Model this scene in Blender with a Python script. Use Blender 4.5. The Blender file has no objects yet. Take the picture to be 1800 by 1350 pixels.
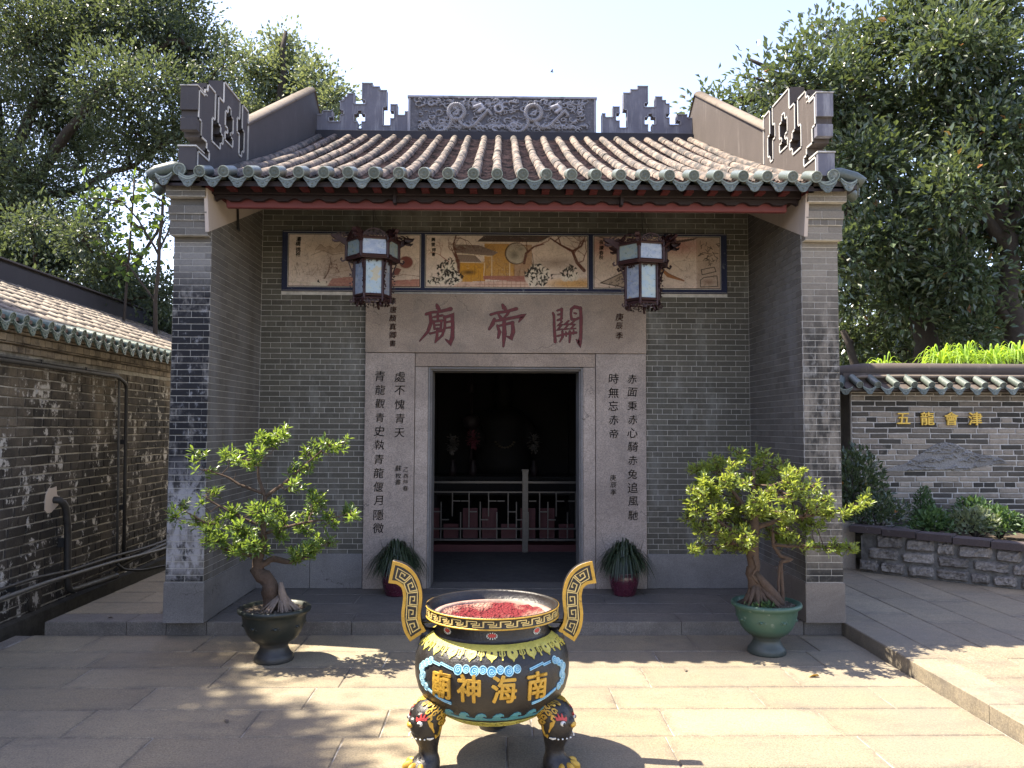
import bpy, math, random
import numpy as np
from mathutils import Matrix, Vector

# ------------------------------------------------------------------ camera, sky, sun, exposure
scene = bpy.context.scene
COL = scene.collection
R = math.radians

cam_data = bpy.data.cameras.new("camera")
cam = bpy.data.objects.new("camera", cam_data)
COL.objects.link(cam)
scene.camera = cam
cam_data.sensor_fit = 'HORIZONTAL'
cam_data.sensor_width = 36.0
cam_data.lens = 28.0                       # 1400 px of an 1800 px wide frame
cam_data.clip_end = 3000
_yaw, _pitch, _roll = R(0.98), math.atan(75 / 1400), R(0.22)
_f = Vector((math.sin(_yaw) * math.cos(_pitch), math.cos(_yaw) * math.cos(_pitch), math.sin(_pitch)))
_r0 = Vector((math.cos(_yaw), -math.sin(_yaw), 0)); _u0 = _r0.cross(_f)
_r = _r0 * math.cos(_roll) + _u0 * math.sin(_roll); _u = _r.cross(_f)
_m = Matrix((( _r.x, _u.x, -_f.x), (_r.y, _u.y, -_f.y), (_r.z, _u.z, -_f.z))).to_4x4()
cam.matrix_world = Matrix.Translation((-0.075, -6.48, 1.68)) @ _m

SUN_EL = R(60.7); SUN_ROT = math.atan2(-0.55, 0.11)
world = bpy.data.worlds.new("World"); scene.world = world; world.use_nodes = True
wn = world.node_tree; bg = wn.nodes['Background']
sky = wn.nodes.new('ShaderNodeTexSky'); sky.sky_type = 'NISHITA'; sky.sun_disc = False
sky.sun_elevation = SUN_EL; sky.sun_rotation = SUN_ROT
sky.air_density = 1.0; sky.dust_density = 0.9; sky.ozone_density = 2.0; sky.altitude = 20
tint = wn.nodes.new('ShaderNodeMix'); tint.data_type = 'RGBA'; tint.blend_type = 'MULTIPLY'; tint.inputs[0].default_value = 1.0
tint.inputs[7].default_value = (1.18, 0.97, 0.93, 1); wn.links.new(sky.outputs[0], tint.inputs[6]); wn.links.new(tint.outputs[2], bg.inputs[0]); bg.inputs[1].default_value = 0.14

sun_data = bpy.data.lights.new("sun", 'SUN'); sun = bpy.data.objects.new("sun", sun_data); COL.objects.link(sun)
sun_data.energy = 5.0; sun_data.angle = R(0.53); sun_data.color = (1.0, 0.90, 0.73)
sun.rotation_euler = Vector((0.55, -0.11, -1.0)).to_track_quat('-Z', 'Y').to_euler()
sun.location = (-6, 1, 12)

scene.view_settings.view_transform = 'Standard'; scene.view_settings.look = 'None'
scene.view_settings.exposure = 1.95; scene.view_settings.gamma = 1.0
scene.view_settings.use_curve_mapping = False
scene.cycles.max_bounces = 8; scene.cycles.transparent_max_bounces = 6

# ------------------------------------------------------------------ objects and meshes
W = {}
def obj(name, mesh, mat=None, parent=None, M=None):
    o = bpy.data.objects.new(name, mesh); COL.objects.link(o)
    M = M or Matrix()
    if mat is not None and mesh is not None and len(mesh.materials) == 0: mesh.materials.append(mat)
    if parent is not None:
        o.parent = parent; o.matrix_parent_inverse = W[parent.name].inverted()
    o.matrix_basis = M
    W[o.name] = M.copy()
    return o
def T(x, y, z): return Matrix.Translation((x, y, z))
def tag(o, label=None, cat=None, group=None, kind=None):
    if label: o['label'] = label
    if cat: o['category'] = cat
    if group: o['group'] = group
    if kind: o['kind'] = kind
    return o
def thing(name, label, cat, loc=(0, 0, 0), group=None):
    e = obj(name, None, M=T(*loc)); e.empty_display_size = 0.2
    return tag(e, label, cat, group)
KIDS = {}
def copy_thing(root, M, label):
    """copy a thing with its parts and sub-parts; M is the copy's place in the world"""
    c = root.copy(); COL.objects.link(c); c.matrix_basis = M; c['label'] = label
    def rec(src, dst):
        for ch in list(src.children):
            k = ch.copy(); COL.objects.link(k); k.parent = dst
            k.matrix_parent_inverse = ch.matrix_parent_inverse.copy()
            rec(ch, k)
    rec(root, c)
    return c

class MB:
    """collects faces for ONE mesh"""
    def __init__(s): s.v = []; s.f = []; s.r = []; s.m = []; s.sm = []
    def face(s, idx, rnd=0.0, mi=0, smooth=False): s.f.append(idx); s.r.append(rnd); s.m.append(mi); s.sm.append(smooth)
    def box(s, x0, x1, y0, y1, z0, z1, rnd=0.0, mi=0, M=None, ch=0.0):
        i = len(s.v)
        P = [(x0, y0, z0), (x1, y0, z0), (x1, y1, z0), (x0, y1, z0), (x0, y0, z1), (x1, y0, z1), (x1, y1, z1), (x0, y1, z1)]
        if M is not None: P = [tuple(M @ Vector(p)) for p in P]
        s.v += P
        for q in ((0, 3, 2, 1), (4, 5, 6, 7), (0, 1, 5, 4), (1, 2, 6, 5), (2, 3, 7, 6), (3, 0, 4, 7)):
            s.face([i + k for k in q], rnd, mi)
    def poly_prism(s, pts, fn, h0, h1, rnd=0.0, mi=0, smooth=False):
        """pts 2-D outline (ccw), fn(x,y,h)->3-D, from depth h0 (back) to h1 (front)"""
        n = len(pts); i = len(s.v)
        s.v += [tuple(fn(a, b, h0)) for a, b in pts] + [tuple(fn(a, b, h1)) for a, b in pts]
        s.face([i + n + k for k in range(n)], rnd, mi); s.face([i + n - 1 - k for k in range(n)], rnd, mi)
        for k in range(n):
            j = (k + 1) % n
            s.face([i + k, i + j, i + n + j, i + n + k], rnd, mi, smooth)
    def tube(s, pts, rad, seg=8, cap=True, rnd=0.0, mi=0, smooth=True, flat=1.0):
        pts = [Vector(p) for p in pts]; n = len(pts)
        if not hasattr(rad, '__len__'): rad = [rad] * n
        rings = []; up = None
        for k in range(n):
            d = (pts[min(k + 1, n - 1)] - pts[max(k - 1, 0)])
            if d.length < 1e-9: d = Vector((0, 0, 1))
            d.normalize()
            if up is None:
                up = Vector((0, 0, 1)) if abs(d.z) < 0.9 else Vector((0, 1, 0))
            a = d.cross(up)
            if a.length < 1e-6: a = d.cross(Vector((1, 0, 0)))
            a.normalize(); b = a.cross(d).normalized(); up = b
            i = len(s.v)
            for q in range(seg):
                t = 2 * math.pi * q / seg
                s.v.append(tuple(pts[k] + (a * math.cos(t) + b * math.sin(t) * flat) * rad[k]))
            rings.append(i)
        for k in range(n - 1):
            for q in range(seg):
                q2 = (q + 1) % seg
                s.face([rings[k] + q, rings[k + 1] + q, rings[k + 1] + q2, rings[k] + q2], rnd, mi, smooth)
        if cap:
            s.face([rings[0] + q for q in range(seg)], rnd, mi)
            s.face([rings[-1] + seg - 1 - q for q in range(seg)], rnd, mi)
    def lathe(s, prof, seg=32, c=(0, 0, 0), rnd=0.0, mi=0, smooth=True, a0=0.0, a1=2 * math.pi, wob=0.0, close=False):
        full = abs(a1 - a0 - 2 * math.pi) < 1e-6
        ns = seg if full else seg + 1
        i0 = len(s.v)
        for (r, z) in prof:
            for q in range(ns):
                t = a0 + (a1 - a0) * q / seg
                rr = r * (1 + wob * math.sin(3 * t + z * 9))
                s.v.append((c[0] + rr * math.cos(t), c[1] + rr * math.sin(t), c[2] + z))
        for k in range(len(prof) - 1):
            for q in range(seg):
                q2 = (q + 1) % ns if full else q + 1
                s.face([i0 + k * ns + q, i0 + k * ns + q2, i0 + (k + 1) * ns + q2, i0 + (k + 1) * ns + q], rnd, mi, smooth)
    def ellipsoid(s, c, r, M=None, seg=10, rings=6, rnd=0.0, mi=0):
        i = len(s.v)
        for a in range(rings + 1):
            ph = math.pi * a / rings
            for q in range(seg):
                t = 2 * math.pi * q / seg
                p = Vector((r[0] * math.sin(ph) * math.cos(t), r[1] * math.sin(ph) * math.sin(t), r[2] * math.cos(ph)))
                if M is not None: p = M @ p
                s.v.append((c[0] + p.x, c[1] + p.y, c[2] + p.z))
        for a in range(rings):
            for q in range(seg):
                q2 = (q + 1) % seg
                s.face([i + a * seg + q, i + (a + 1) * seg + q, i + (a + 1) * seg + q2, i + a * seg + q2], rnd, mi, True)
    def ribbon(s, pts, w, fn, h0, h1, rnd=0.0, mi=0, closed=False):
        """a strip of width w (number or one per point) along 2-D points, mapped by fn(x,y,h), h0 back, h1 front"""
        n = len(pts); ws = w if hasattr(w, '__len__') else [w] * n
        L = []; Rr = []
        for k in range(n):
            if closed: p0 = pts[(k - 1) % n]; p1 = pts[(k + 1) % n]
            else: p0 = pts[max(k - 1, 0)]; p1 = pts[min(k + 1, n - 1)]
            p = pts[k]
            def unit(a, b):
                dx, dy = b[0] - a[0], b[1] - a[1]; l = math.hypot(dx, dy) or 1; return dx / l, dy / l
            if closed or 0 < k < n - 1:
                a = unit(p0, p); b = unit(p, p1)
                t = (a[0] + b[0], a[1] + b[1]); l = math.hypot(*t)
                if l < 0.2: t = a; l = 1
                t = (t[0] / l, t[1] / l); sc = 1 / max(0.5, a[0] * t[0] + a[1] * t[1])
            else:
                t = unit(p0, p1); sc = 1
            h = ws[k] / 2 * sc
            L.append((p[0] - t[1] * h, p[1] + t[0] * h)); Rr.append((p[0] + t[1] * h, p[1] - t[0] * h))
        i = len(s.v)
        for k in range(n):
            for q in (L[k], Rr[k]):
                s.v.append(tuple(fn(q[0], q[1], h0))); s.v.append(tuple(fn(q[0], q[1], h1)))
        m = n if closed else n - 1
        for k in range(m):
            a = i + 4 * k; b = i + 4 * ((k + 1) % n)
            s.face([a + 1, a + 3, b + 3, b + 1], rnd, mi)
            s.face([a, a + 1, b + 1, b], rnd, mi); s.face([a + 3, a + 2, b + 2, b + 3], rnd, mi)
        if not closed:
            s.face([i, i + 2, i + 3, i + 1], rnd, mi)
            e = i + 4 * (n - 1); s.face([e + 1, e + 3, e + 2, e], rnd, mi)
    def add(s, V, F, rnd=0.0, mi=0, smooth=False):
        i = len(s.v); s.v += [tuple(p) for p in V]
        for q in F: s.face([i + k for k in q], rnd, mi, smooth)
    def mesh(s, name, mats=None):
        me = bpy.data.meshes.new(name); me.from_pydata(s.v, [], s.f)
        me.polygons.foreach_set('material_index', s.m); me.polygons.foreach_set('use_smooth', s.sm)
        if any(s.r):
            a = me.attributes.new('rnd', 'FLOAT', 'FACE'); a.data.foreach_set('value', s.r)
        for m in (mats or []): me.materials.append(m)
        me.validate(clean_customdata=False); me.update(); return me
    def build(s, name, mat, parent=None, M=None):
        mats = mat if isinstance(mat, (list, tuple)) else [mat]
        return obj(name, s.mesh(name, mats), None, parent, M)

def np_mesh(name, V, F, rnd=None, smooth=False):
    me = bpy.data.meshes.new(name); k = F.shape[1]
    me.vertices.add(len(V)); me.vertices.foreach_set('co', V.astype(np.float32).ravel())
    me.loops.add(F.size); me.loops.foreach_set('vertex_index', F.astype(np.int32).ravel())
    me.polygons.add(len(F)); me.polygons.foreach_set('loop_start', np.arange(0, F.size, k, dtype=np.int32))
    me.polygons.foreach_set('use_smooth', np.full(len(F), smooth))
    if rnd is not None:
        a = me.attributes.new('rnd', 'FLOAT', 'FACE'); a.data.foreach_set('value', rnd.astype(np.float32))
    me.update(calc_edges=True); me.validate(clean_customdata=False)
    return me

def text_mesh(body, height=None, offset=0.0, extrude=0.02, shear=0.0, size=1.0):
    """(verts, faces) of one glyph or line, centred on its box, 1 em high unless height is given"""
    c = bpy.data.curves.new('glyph', 'FONT'); c.body = body; c.extrude = extrude; c.shear = shear
    c.resolution_u = 3
    o = bpy.data.objects.new('glyph', c); COL.objects.link(o)
    dg = bpy.context.evaluated_depsgraph_get()
    m = bpy.data.meshes.new_from_object(o.evaluated_get(dg))
    V = np.array([v.co[:] for v in m.vertices]); F = [tuple(p.vertices) for p in m.polygons]
    bpy.data.objects.remove(o); bpy.data.curves.remove(c); bpy.data.meshes.remove(m)
    if len(V) == 0: return [], []
    lo = V.min(0); hi = V.max(0); V[:, 0] -= (lo[0] + hi[0]) / 2; V[:, 1] -= (lo[1] + hi[1]) / 2
    if height: V[:, :2] *= height / max(hi[1] - lo[1], hi[0] - lo[0])
    if offset:                                                  # heavier strokes: the glyph laid over itself, each a hair deeper
        A, G, n = [V], list(F), len(V)
        for k, (dx, dy) in enumerate(((1, 0), (-1, 0), (0, .7), (0, -.7), (.7, .5), (-.7, -.5), (.7, -.5), (-.7, .5))):
            Q = V + np.array([dx * offset, dy * offset, 0]); Q[:, 2] *= 1 - .012 * (k + 1); A.append(Q); G += [tuple(i + n * (k + 1) for i in f) for f in F]
        V, F = np.concatenate(A), G
    return V, F

# ------------------------------------------------------------------ materials
class NT:
    def __init__(s, name):
        s.m = bpy.data.materials.new(name); s.m.use_nodes = True; s.t = s.m.node_tree; s.t.nodes.clear()
        s._pos = None
    def n(s, typ, ins=None, **kw):
        nd = s.t.nodes.new(typ)
        for k, v in kw.items(): setattr(nd, k, v)
        for k, v in (ins or {}).items(): s.put(nd.inputs[k], v)
        return nd
    def put(s, sock, v):
        if v is None: return
        if isinstance(v, bpy.types.NodeSocket): s.t.links.new(v, sock)
        elif isinstance(v, bpy.types.Node): s.t.links.new(v.outputs[0], sock)
        else:
            if sock.type == 'RGBA' and hasattr(v, '__len__') and len(v) == 3: v = (*v, 1)
            sock.default_value = v
    def pos(s):
        if s._pos is None: s._pos = s.n('ShaderNodeNewGeometry').outputs['Position']
        return s._pos
    def scl(s, vec, x, y, z): return s.n('ShaderNodeVectorMath', {0: vec, 1: (x, y, z)}, operation='MULTIPLY').outputs[0]
    def noise(s, scale, detail=4, rough=0.6, vec=None, dist=0.0):
        return s.n('ShaderNodeTexNoise', {'Vector': vec if vec is not None else s.pos(), 'Scale': scale, 'Detail': detail, 'Roughness': rough, 'Distortion': dist}).outputs[0]
    def vor(s, scale, vec=None, feature='F1', out=0):
        return s.n('ShaderNodeTexVoronoi', {'Vector': vec if vec is not None else s.pos(), 'Scale': scale}, feature=feature).outputs[out]
    def ramp(s, fac, stops):
        nd = s.n('ShaderNodeValToRGB', {0: fac}); cr = nd.color_ramp
        while len(cr.elements) < len(stops): cr.elements.new(0.5)
        for e, (p, c) in zip(cr.elements, stops):
            e.position = p; e.color = (c, c, c, 1) if not hasattr(c, '__len__') else (*c, 1)
        return nd.outputs[0]
    def mix(s, fac, a, b, blend='MIX'):
        nd = s.n('ShaderNodeMix', data_type='RGBA', blend_type=blend, clamp_factor=True)
        s.put(nd.inputs[0], fac); s.put(nd.inputs[6], a); s.put(nd.inputs[7], b); return nd.outputs[2]
    def math(s, op, a, b=0.0, c=0.0):
        return s.n('ShaderNodeMath', {0: a, 1: b, 2: c}, operation=op).outputs[0]
    def rng(s, v, a, b, c=0.0, d=1.0):
        return s.n('ShaderNodeMapRange', {0: v, 1: a, 2: b, 3: c, 4: d}).outputs[0]
    def z(s): return s.n('ShaderNodeSeparateXYZ', {0: s.pos()}).outputs[2]
    def rnd(s):
        a = s.n('ShaderNodeAttribute', attribute_name='rnd').outputs['Fac']
        b = s.n('ShaderNodeObjectInfo').outputs['Random']
        return s.math('FRACT', s.math('ADD', a, b))
    def bump(s, h, st=0.5, d=0.01): return s.n('ShaderNodeBump', {'Height': h, 'Strength': st, 'Distance': d}).outputs[0]
    def out(s, col, rough=0.8, normal=None, spec=0.4, metal=0.0, coat=0.0, **kw):
        p = s.n('ShaderNodeBsdfPrincipled', {'Base Color': col, 'Roughness': rough, 'Specular IOR Level': spec, 'Metallic': metal, 'Coat Weight': coat})
        if normal is not None: s.put(p.inputs['Normal'], normal)
        for k, v in kw.items(): s.put(p.inputs[k.replace('_', ' ')], v)
        o = s.n('ShaderNodeOutputMaterial', {0: p}); return s.m

def simple(name, c, rough=0.7, var=0.25, scale=12, bump=0.3, spec=0.4, metal=0.0, coat=0.0, d=0.004):
    t = NT(name); n1 = t.noise(scale, 5, 0.65); n2 = t.noise(scale * 5, 3, 0.6)
    col = t.mix(t.rng(n1, 0.3, 0.7), tuple(x * (1 - var) for x in c), tuple(min(1, x * (1 + var)) for x in c))
    return t.out(col, t.rng(n2, 0.3, 0.7, rough - 0.1, min(1, rough + 0.12)), t.bump(t.math('ADD', n1, t.math('MULTIPLY', n2, 0.5)), bump, d), spec, metal, coat)

def brick_mat(name, dark, light, layers=(), rough=0.85, bump=0.5, grain=70, rmix=0.75):
    """layers: (colour, noise scale vec, lo, hi, z lo-lo, lo-hi, hi-lo, hi-hi, strength) stains fixed in the place"""
    t = NT(name); n1 = t.noise(2.5, 4, 0.6); n2 = t.noise(grain, 4, 0.7)
    f = t.math('ADD', t.math('MULTIPLY', t.rnd(), rmix), t.math('MULTIPLY', n1, 1 - rmix))
    col = t.mix(t.rng(f, 0.12, 0.88) if rmix > .8 else f, dark, light)
    col = t.mix(0.35, col, t.rng(n2, 0.25, 0.75, 0.2, 0.9), 'OVERLAY')
    h = n2
    for (c, sc, lo, hi, z0, z1, z2, z3, st) in layers:
        nn = t.noise(1.0, 6, 0.72, t.scl(t.pos(), *sc))
        m = t.rng(nn, lo, hi)
        zm = t.math('MULTIPLY', t.rng(t.z(), z0, z1), t.rng(t.z(), z2, z3, 1.0, 0.0))
        nz = t.noise(3.0, 3, 0.6)
        m = t.math('MULTIPLY', t.math('MULTIPLY', m, zm), st)
        col = t.mix(m, col, c)
    return t.out(col, rough, t.bump(h, bump, 0.004), 0.3)

def stone_mat(name, a, b, speck=0.35, grain=140, stain=(0.12, 0.11, 0.1), st=0.5, rough=0.8, var=0.25, bump=0.35, streak=True):
    t = NT(name); n1 = t.noise(1.7, 5, 0.65); n2 = t.noise(grain, 2, 0.7); v = t.vor(grain * 1.6)
    r = t.rnd()
    col = t.mix(t.math('ADD', t.math('MULTIPLY', n1, 0.6), t.math('MULTIPLY', r, 0.4)), a, b)
    col = t.mix(speck, col, t.ramp(n2, [(0.3, 0.12), (0.45, 0.42), (0.6, 0.6), (0.75, 0.9)]), 'OVERLAY')
    wm = t.noise(1.0, 5, 0.7, t.scl(t.pos(), 1.1, 1.1, 1.7), 0.6); col = t.mix(t.rng(wm, 0.42, 0.60, 0.0, 0.38), col, tuple(x * 0.5 for x in a))
    ck = t.n('ShaderNodeTexVoronoi', {'Vector': t.n('ShaderNodeVectorMath', {0: t.pos(), 1: t.n('ShaderNodeTexNoise', {'Vector': t.pos(), 'Scale': 3.0, 'Detail': 5}).outputs[1]}, operation='ADD').outputs[0], 'Scale': 1.3}, feature='DISTANCE_TO_EDGE').outputs[0]
    cm = t.noise(1.5, 2, 0.5); col = t.mix(t.math('MULTIPLY', t.rng(ck, 0.007, 0.002), t.rng(cm, 0.52, 0.58, 0, 0.8)), col, (0.06, 0.05, 0.045))
    n3 = t.noise(1.0, 6, 0.75, t.scl(t.pos(), 3.0, 3.0, 0.9 if streak else 3.0))
    col = t.mix(t.math('MULTIPLY', t.rng(n3, 0.5, 0.78), st), col, stain)
    return t.out(col, rough, t.bump(t.math('ADD', n2, t.math('MULTIPLY', v, 0.5)), bump, 0.003), 0.35)

MAT = {}
MAT['brick'] = brick_mat('grey brick', (0.070, 0.066, 0.054), (0.119, 0.112, 0.091),
    [((0.26, 0.26, 0.24), (3.2, 3.2, 1.4), 0.52, 0.72, -1, 0, 9, 10, 0.55),
     ((0.035, 0.035, 0.033), (1.2, 1.2, 0.5), 0.55, 0.75, -1, 0, 9, 10, 0.5)])
MAT['pillar_left'] = brick_mat('weathered pillar brick left', (0.138, 0.130, 0.119), (0.220, 0.208, 0.190),
    [((0.011, 0.011, 0.014), (6, 6, 3.5), 0.34, 0.47, 0.95, 1.25, 2.72, 3.0, 0.96),
     ((0.30, 0.30, 0.31), (15, 15, 12), 0.57, 0.66, 1.2, 1.4, 2.7, 2.95, 0.6),
     ((0.40, 0.39, 0.40), (11, 11, 4.5), 0.40, 0.52, 0.2, 0.5, 1.10, 1.45, 0.92),
     ((0.018, 0.018, 0.018), (10, 10, 8), 0.53, 0.61, 0.3, 0.45, 1.3, 1.6, 0.92),
     ((0.018, 0.018, 0.018), (9, 9, 9), 0.30, 0.52, 0.30, 0.31, 0.47, 0.56, 0.95)])
MAT['pillar_right'] = brick_mat('weathered pillar brick right', (0.132, 0.119, 0.100), (0.218, 0.196, 0.165),
    [((0.016, 0.016, 0.016), (7, 7, 2.5), 0.40, 0.55, 0.4, 1.0, 2.4, 2.95, 0.88),
     ((0.28, 0.275, 0.26), (9, 9, 4.5), 0.54, 0.67, 0.2, 0.6, 2.3, 2.7, 0.75),
     ((0.018, 0.018, 0.018), (9, 9, 9), 0.30, 0.52, 0.30, 0.31, 0.50, 0.62, 0.9)])
MAT['side_brick'] = brick_mat('side wall brick', (0.093, 0.085, 0.073), (0.150, 0.138, 0.120),
    [((0.26, 0.26, 0.265), (2.2, 2.2, 0.4), 0.45, 0.68, -1, 0, 2.6, 3.2, 0.55)])
MAT['mortar'] = simple('pale pointing', (0.50, 0.48, 0.44), 0.9, 0.25, 20)
MAT['mortar_old'] = brick_mat('old lime pointing', (0.28, 0.26, 0.22), (0.52, 0.50, 0.45),
    [((0.04, 0.036, 0.03), (2.5, 2.5, 2.0), 0.42, 0.62, -2, -1, 9, 10, 0.8)])
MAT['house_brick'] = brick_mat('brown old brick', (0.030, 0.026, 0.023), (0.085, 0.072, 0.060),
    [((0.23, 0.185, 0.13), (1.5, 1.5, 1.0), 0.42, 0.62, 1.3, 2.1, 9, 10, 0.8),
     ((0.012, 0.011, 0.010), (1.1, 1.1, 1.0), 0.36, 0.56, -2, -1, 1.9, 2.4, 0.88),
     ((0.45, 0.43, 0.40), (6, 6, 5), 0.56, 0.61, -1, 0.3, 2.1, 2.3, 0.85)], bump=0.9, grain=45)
MAT['garden_brick'] = brick_mat('garden wall brick', (0.039, 0.036, 0.031), (0.280, 0.240, 0.194),
    [((0.05, 0.048, 0.046), (1.6, 1.6, 1.6), 0.52, 0.7, -1, 0, 9, 10, 0.6),
     ((0.32, 0.27, 0.23), (2.0, 2.0, 3.0), 0.60, 0.72, -1, 0, 9, 10, 0.6)], bump=0.8, grain=50, rmix=0.9)
MAT['garden_mortar'] = simple('thick lime pointing', (0.42, 0.40, 0.37), 0.9, 0.3, 18, 0.8)
MAT['granite'] = stone_mat('pinkish granite', (0.289, 0.238, 0.201), (0.410, 0.345, 0.294), speck=0.55, grain=110, st=0.55)
MAT['granite_warm'] = stone_mat('warm weathered granite', (0.28, 0.218, 0.172), (0.42, 0.345, 0.28), speck=0.55, grain=110, st=0.6, streak=False)
MAT['granite_grey'] = stone_mat('grey plinth granite', (0.16, 0.152, 0.145), (0.25, 0.238, 0.228), speck=0.5, st=0.5)
MAT['granite_tan'] = stone_mat('tan pillar base stone', (0.17, 0.145, 0.122), (0.24, 0.21, 0.18), st=0.5)

def paving(name, a, b, c3, gloss=0.66):
    t = NT(name); r = t.rnd(); n1 = t.noise(0.9, 5, 0.65); n2 = t.noise(90, 3, 0.75); n4 = t.noise(9, 5, 0.7)
    col = t.mix(r, a, b)
    col = t.mix(t.rng(n1, 0.42, 0.68), col, c3)
    col = t.mix(0.5, col, t.ramp(n2, [(0.3, 0.1), (0.5, 0.5), (0.7, 0.85)]), 'OVERLAY'); n5 = t.noise(26, 6, 0.8); col = t.mix(t.rng(n5, 0.52, 0.74, 0, 0.5), col, (0.09, 0.08, 0.068))
    n3 = t.noise(1.0, 7, 0.75, t.scl(t.pos(), 1.2, 3.4, 1), 0.4)
    col = t.mix(t.rng(n3, 0.52, 0.72, 0, 0.5), col, (0.10, 0.088, 0.072))
    col = t.mix(t.rng(n4, 0.62, 0.75, 0, 0.4), col, (0.27, 0.25, 0.22))
    v = t.vor(55, out=0); sp = t.noise(6, 2, 0.5)
    col = t.mix(t.math('MULTIPLY', t.rng(v, 0.14, 0.06), t.rng(sp, 0.55, 0.65)), col, (0.05, 0.04, 0.035))
    g = t.n('ShaderNodeTexCoord').outputs['Generated']; sx = t.n('ShaderNodeSeparateXYZ', {0: g})
    ex = t.math('MINIMUM', sx.outputs[0], t.math('SUBTRACT', 1.0, sx.outputs[0])); ey = t.math('MINIMUM', sx.outputs[1], t.math('SUBTRACT', 1.0, sx.outputs[1]))
    ed = t.math('MINIMUM', t.math('MULTIPLY', ex, 2.2), ey); en = t.noise(7, 5, 0.75)
    col = t.mix(t.math('MULTIPLY', t.rng(ed, 0.14, 0.0), t.math('MULTIPLY', t.rng(en, 0.40, 0.68), 0.7)), col, (0.07, 0.06, 0.052))
    pit = t.noise(150, 3, 0.8); col = t.mix(t.rng(pit, 0.56, 0.66, 0, 0.6), col, (0.06, 0.052, 0.045)); lit = t.noise(120, 3, 0.8, t.scl(t.pos(), 1.0, 0.9, 1)); col = t.mix(t.rng(lit, 0.60, 0.68, 0, 0.5), col, (0.46, 0.42, 0.35))
    big = t.noise(0.55, 4, 0.6); col = t.mix(t.rng(big, 0.48, 0.66, 0, 0.4), col, (0.145, 0.13, 0.112))
    h = t.math('ADD', t.math('MULTIPLY', n2, 0.5), n4)
    return t.out(col, t.rng(n4, 0.3, 0.7, gloss - 0.08, gloss + 0.15), t.bump(h, 0.5, 0.006), 0.4)
MAT['slab'] = paving('sandstone paving', (0.205, 0.167, 0.108), (0.285, 0.238, 0.160), (0.185, 0.157, 0.114))
MAT['slab_grey'] = paving('grey step stone', (0.138, 0.120, 0.101), (0.187, 0.163, 0.138), (0.11, 0.105, 0.10))
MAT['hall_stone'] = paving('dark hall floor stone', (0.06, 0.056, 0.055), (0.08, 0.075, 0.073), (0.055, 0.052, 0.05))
MAT['joint'] = brick_mat('paving joints', (0.10, 0.085, 0.07), (0.14, 0.12, 0.1), [((0.32, 0.31, 0.29), (3.2, 3.2, 3.2), 0.46, 0.56, -9, -8, 9, 10, 0.85)])
MAT['earth'] = simple('dark soil', (0.06, 0.045, 0.032), 0.95, 0.5, 30, 1.0)
MAT['ground'] = simple('earth and moss', (0.07, 0.068, 0.04), 0.95, 0.5, 2, 0.8)
MAT['ditch'] = simple('mossy black ditch', (0.03, 0.028, 0.024), 0.8, 0.5, 8, 0.8)

def tile_mat(name, a, b, grime, gl, gh, rough=0.8, spec=0.3):
    t = NT(name); r = t.rnd(); n1 = t.noise(5, 6, 0.7); n2 = t.noise(60, 3, 0.7)
    col = t.mix(t.math('ADD', t.math('MULTIPLY', r, 0.65), t.math('MULTIPLY', n1, 0.35)), a, b)
    n3 = t.noise(1.0, 6, 0.75, t.scl(t.pos(), 14, 5, 9))
    col = t.mix(t.rng(n3, gl, gh), col, grime)
    col = t.mix(0.3, col, t.rng(n2, 0.3, 0.7, 0.2, 0.8), 'OVERLAY')
    return t.out(col, rough, t.bump(t.math('ADD', n1, n2), 0.5, 0.004), spec)
MAT['terra'] = tile_mat('terracotta barrel tile', (0.155, 0.118, 0.094), (0.235, 0.185, 0.148), (0.042, 0.039, 0.036), 0.41, 0.56)
MAT['terra_dark'] = tile_mat('dark pan tile', (0.10, 0.07, 0.06), (0.19, 0.13, 0.11), (0.03, 0.028, 0.026), 0.45, 0.62)
MAT['green'] = tile_mat('green glazed tile', (0.062, 0.078, 0.070), (0.11, 0.13, 0.116), (0.24, 0.25, 0.22), 0.56, 0.72, 0.42, 0.5)
MAT['green_pale'] = tile_mat('pale worn glaze edge', (0.15, 0.185, 0.16), (0.235, 0.265, 0.23), (0.08, 0.10, 0.09), 0.55, 0.7, 0.5, 0.4)
MAT['green_dark'] = tile_mat('worn green glazed tile', (0.045, 0.072, 0.06), (0.09, 0.125, 0.10), (0.04, 0.05, 0.045), 0.5, 0.7, 0.42, 0.5)
def plaster(name, a, b, streak, s0, s1, st):
    t = NT(name); n1 = t.noise(3, 6, 0.7); n2 = t.noise(80, 3, 0.6)
    col = t.mix(n1, a, b)
    n3 = t.noise(1.0, 6, 0.75, t.scl(t.pos(), 9, 9, 1.1))
    col = t.mix(t.rng(n3, s0, s1, 0, st), col, streak)
    return t.out(col, 0.88, t.bump(t.math('ADD', n1, n2), 0.4, 0.004), 0.25)
MAT['plaster_dark'] = plaster('dark weathered plaster', (0.045, 0.042, 0.045), (0.085, 0.078, 0.08), (0.16, 0.15, 0.15), 0.58, 0.75, 0.6)
MAT['plaster_brown'] = plaster('brown weathered plaster', (0.055, 0.046, 0.042), (0.095, 0.079, 0.070), (0.17, 0.148, 0.135), 0.55, 0.72, 0.6)
MAT['plaster_cream'] = plaster('cream plaster', (0.42, 0.35, 0.30), (0.52, 0.45, 0.39), (0.22, 0.19, 0.17), 0.56, 0.75, 0.5)
MAT['plaster_ridge'] = plaster('grey blue carved plaster', (0.075, 0.075, 0.095), (0.19, 0.19, 0.225), (0.30, 0.30, 0.32), 0.50, 0.66, 0.7)
MAT['ridge_band'] = plaster('black ridge render', (0.022, 0.022, 0.028), (0.045, 0.045, 0.052), (0.08, 0.08, 0.08), 0.6, 0.75, 0.4)
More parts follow.
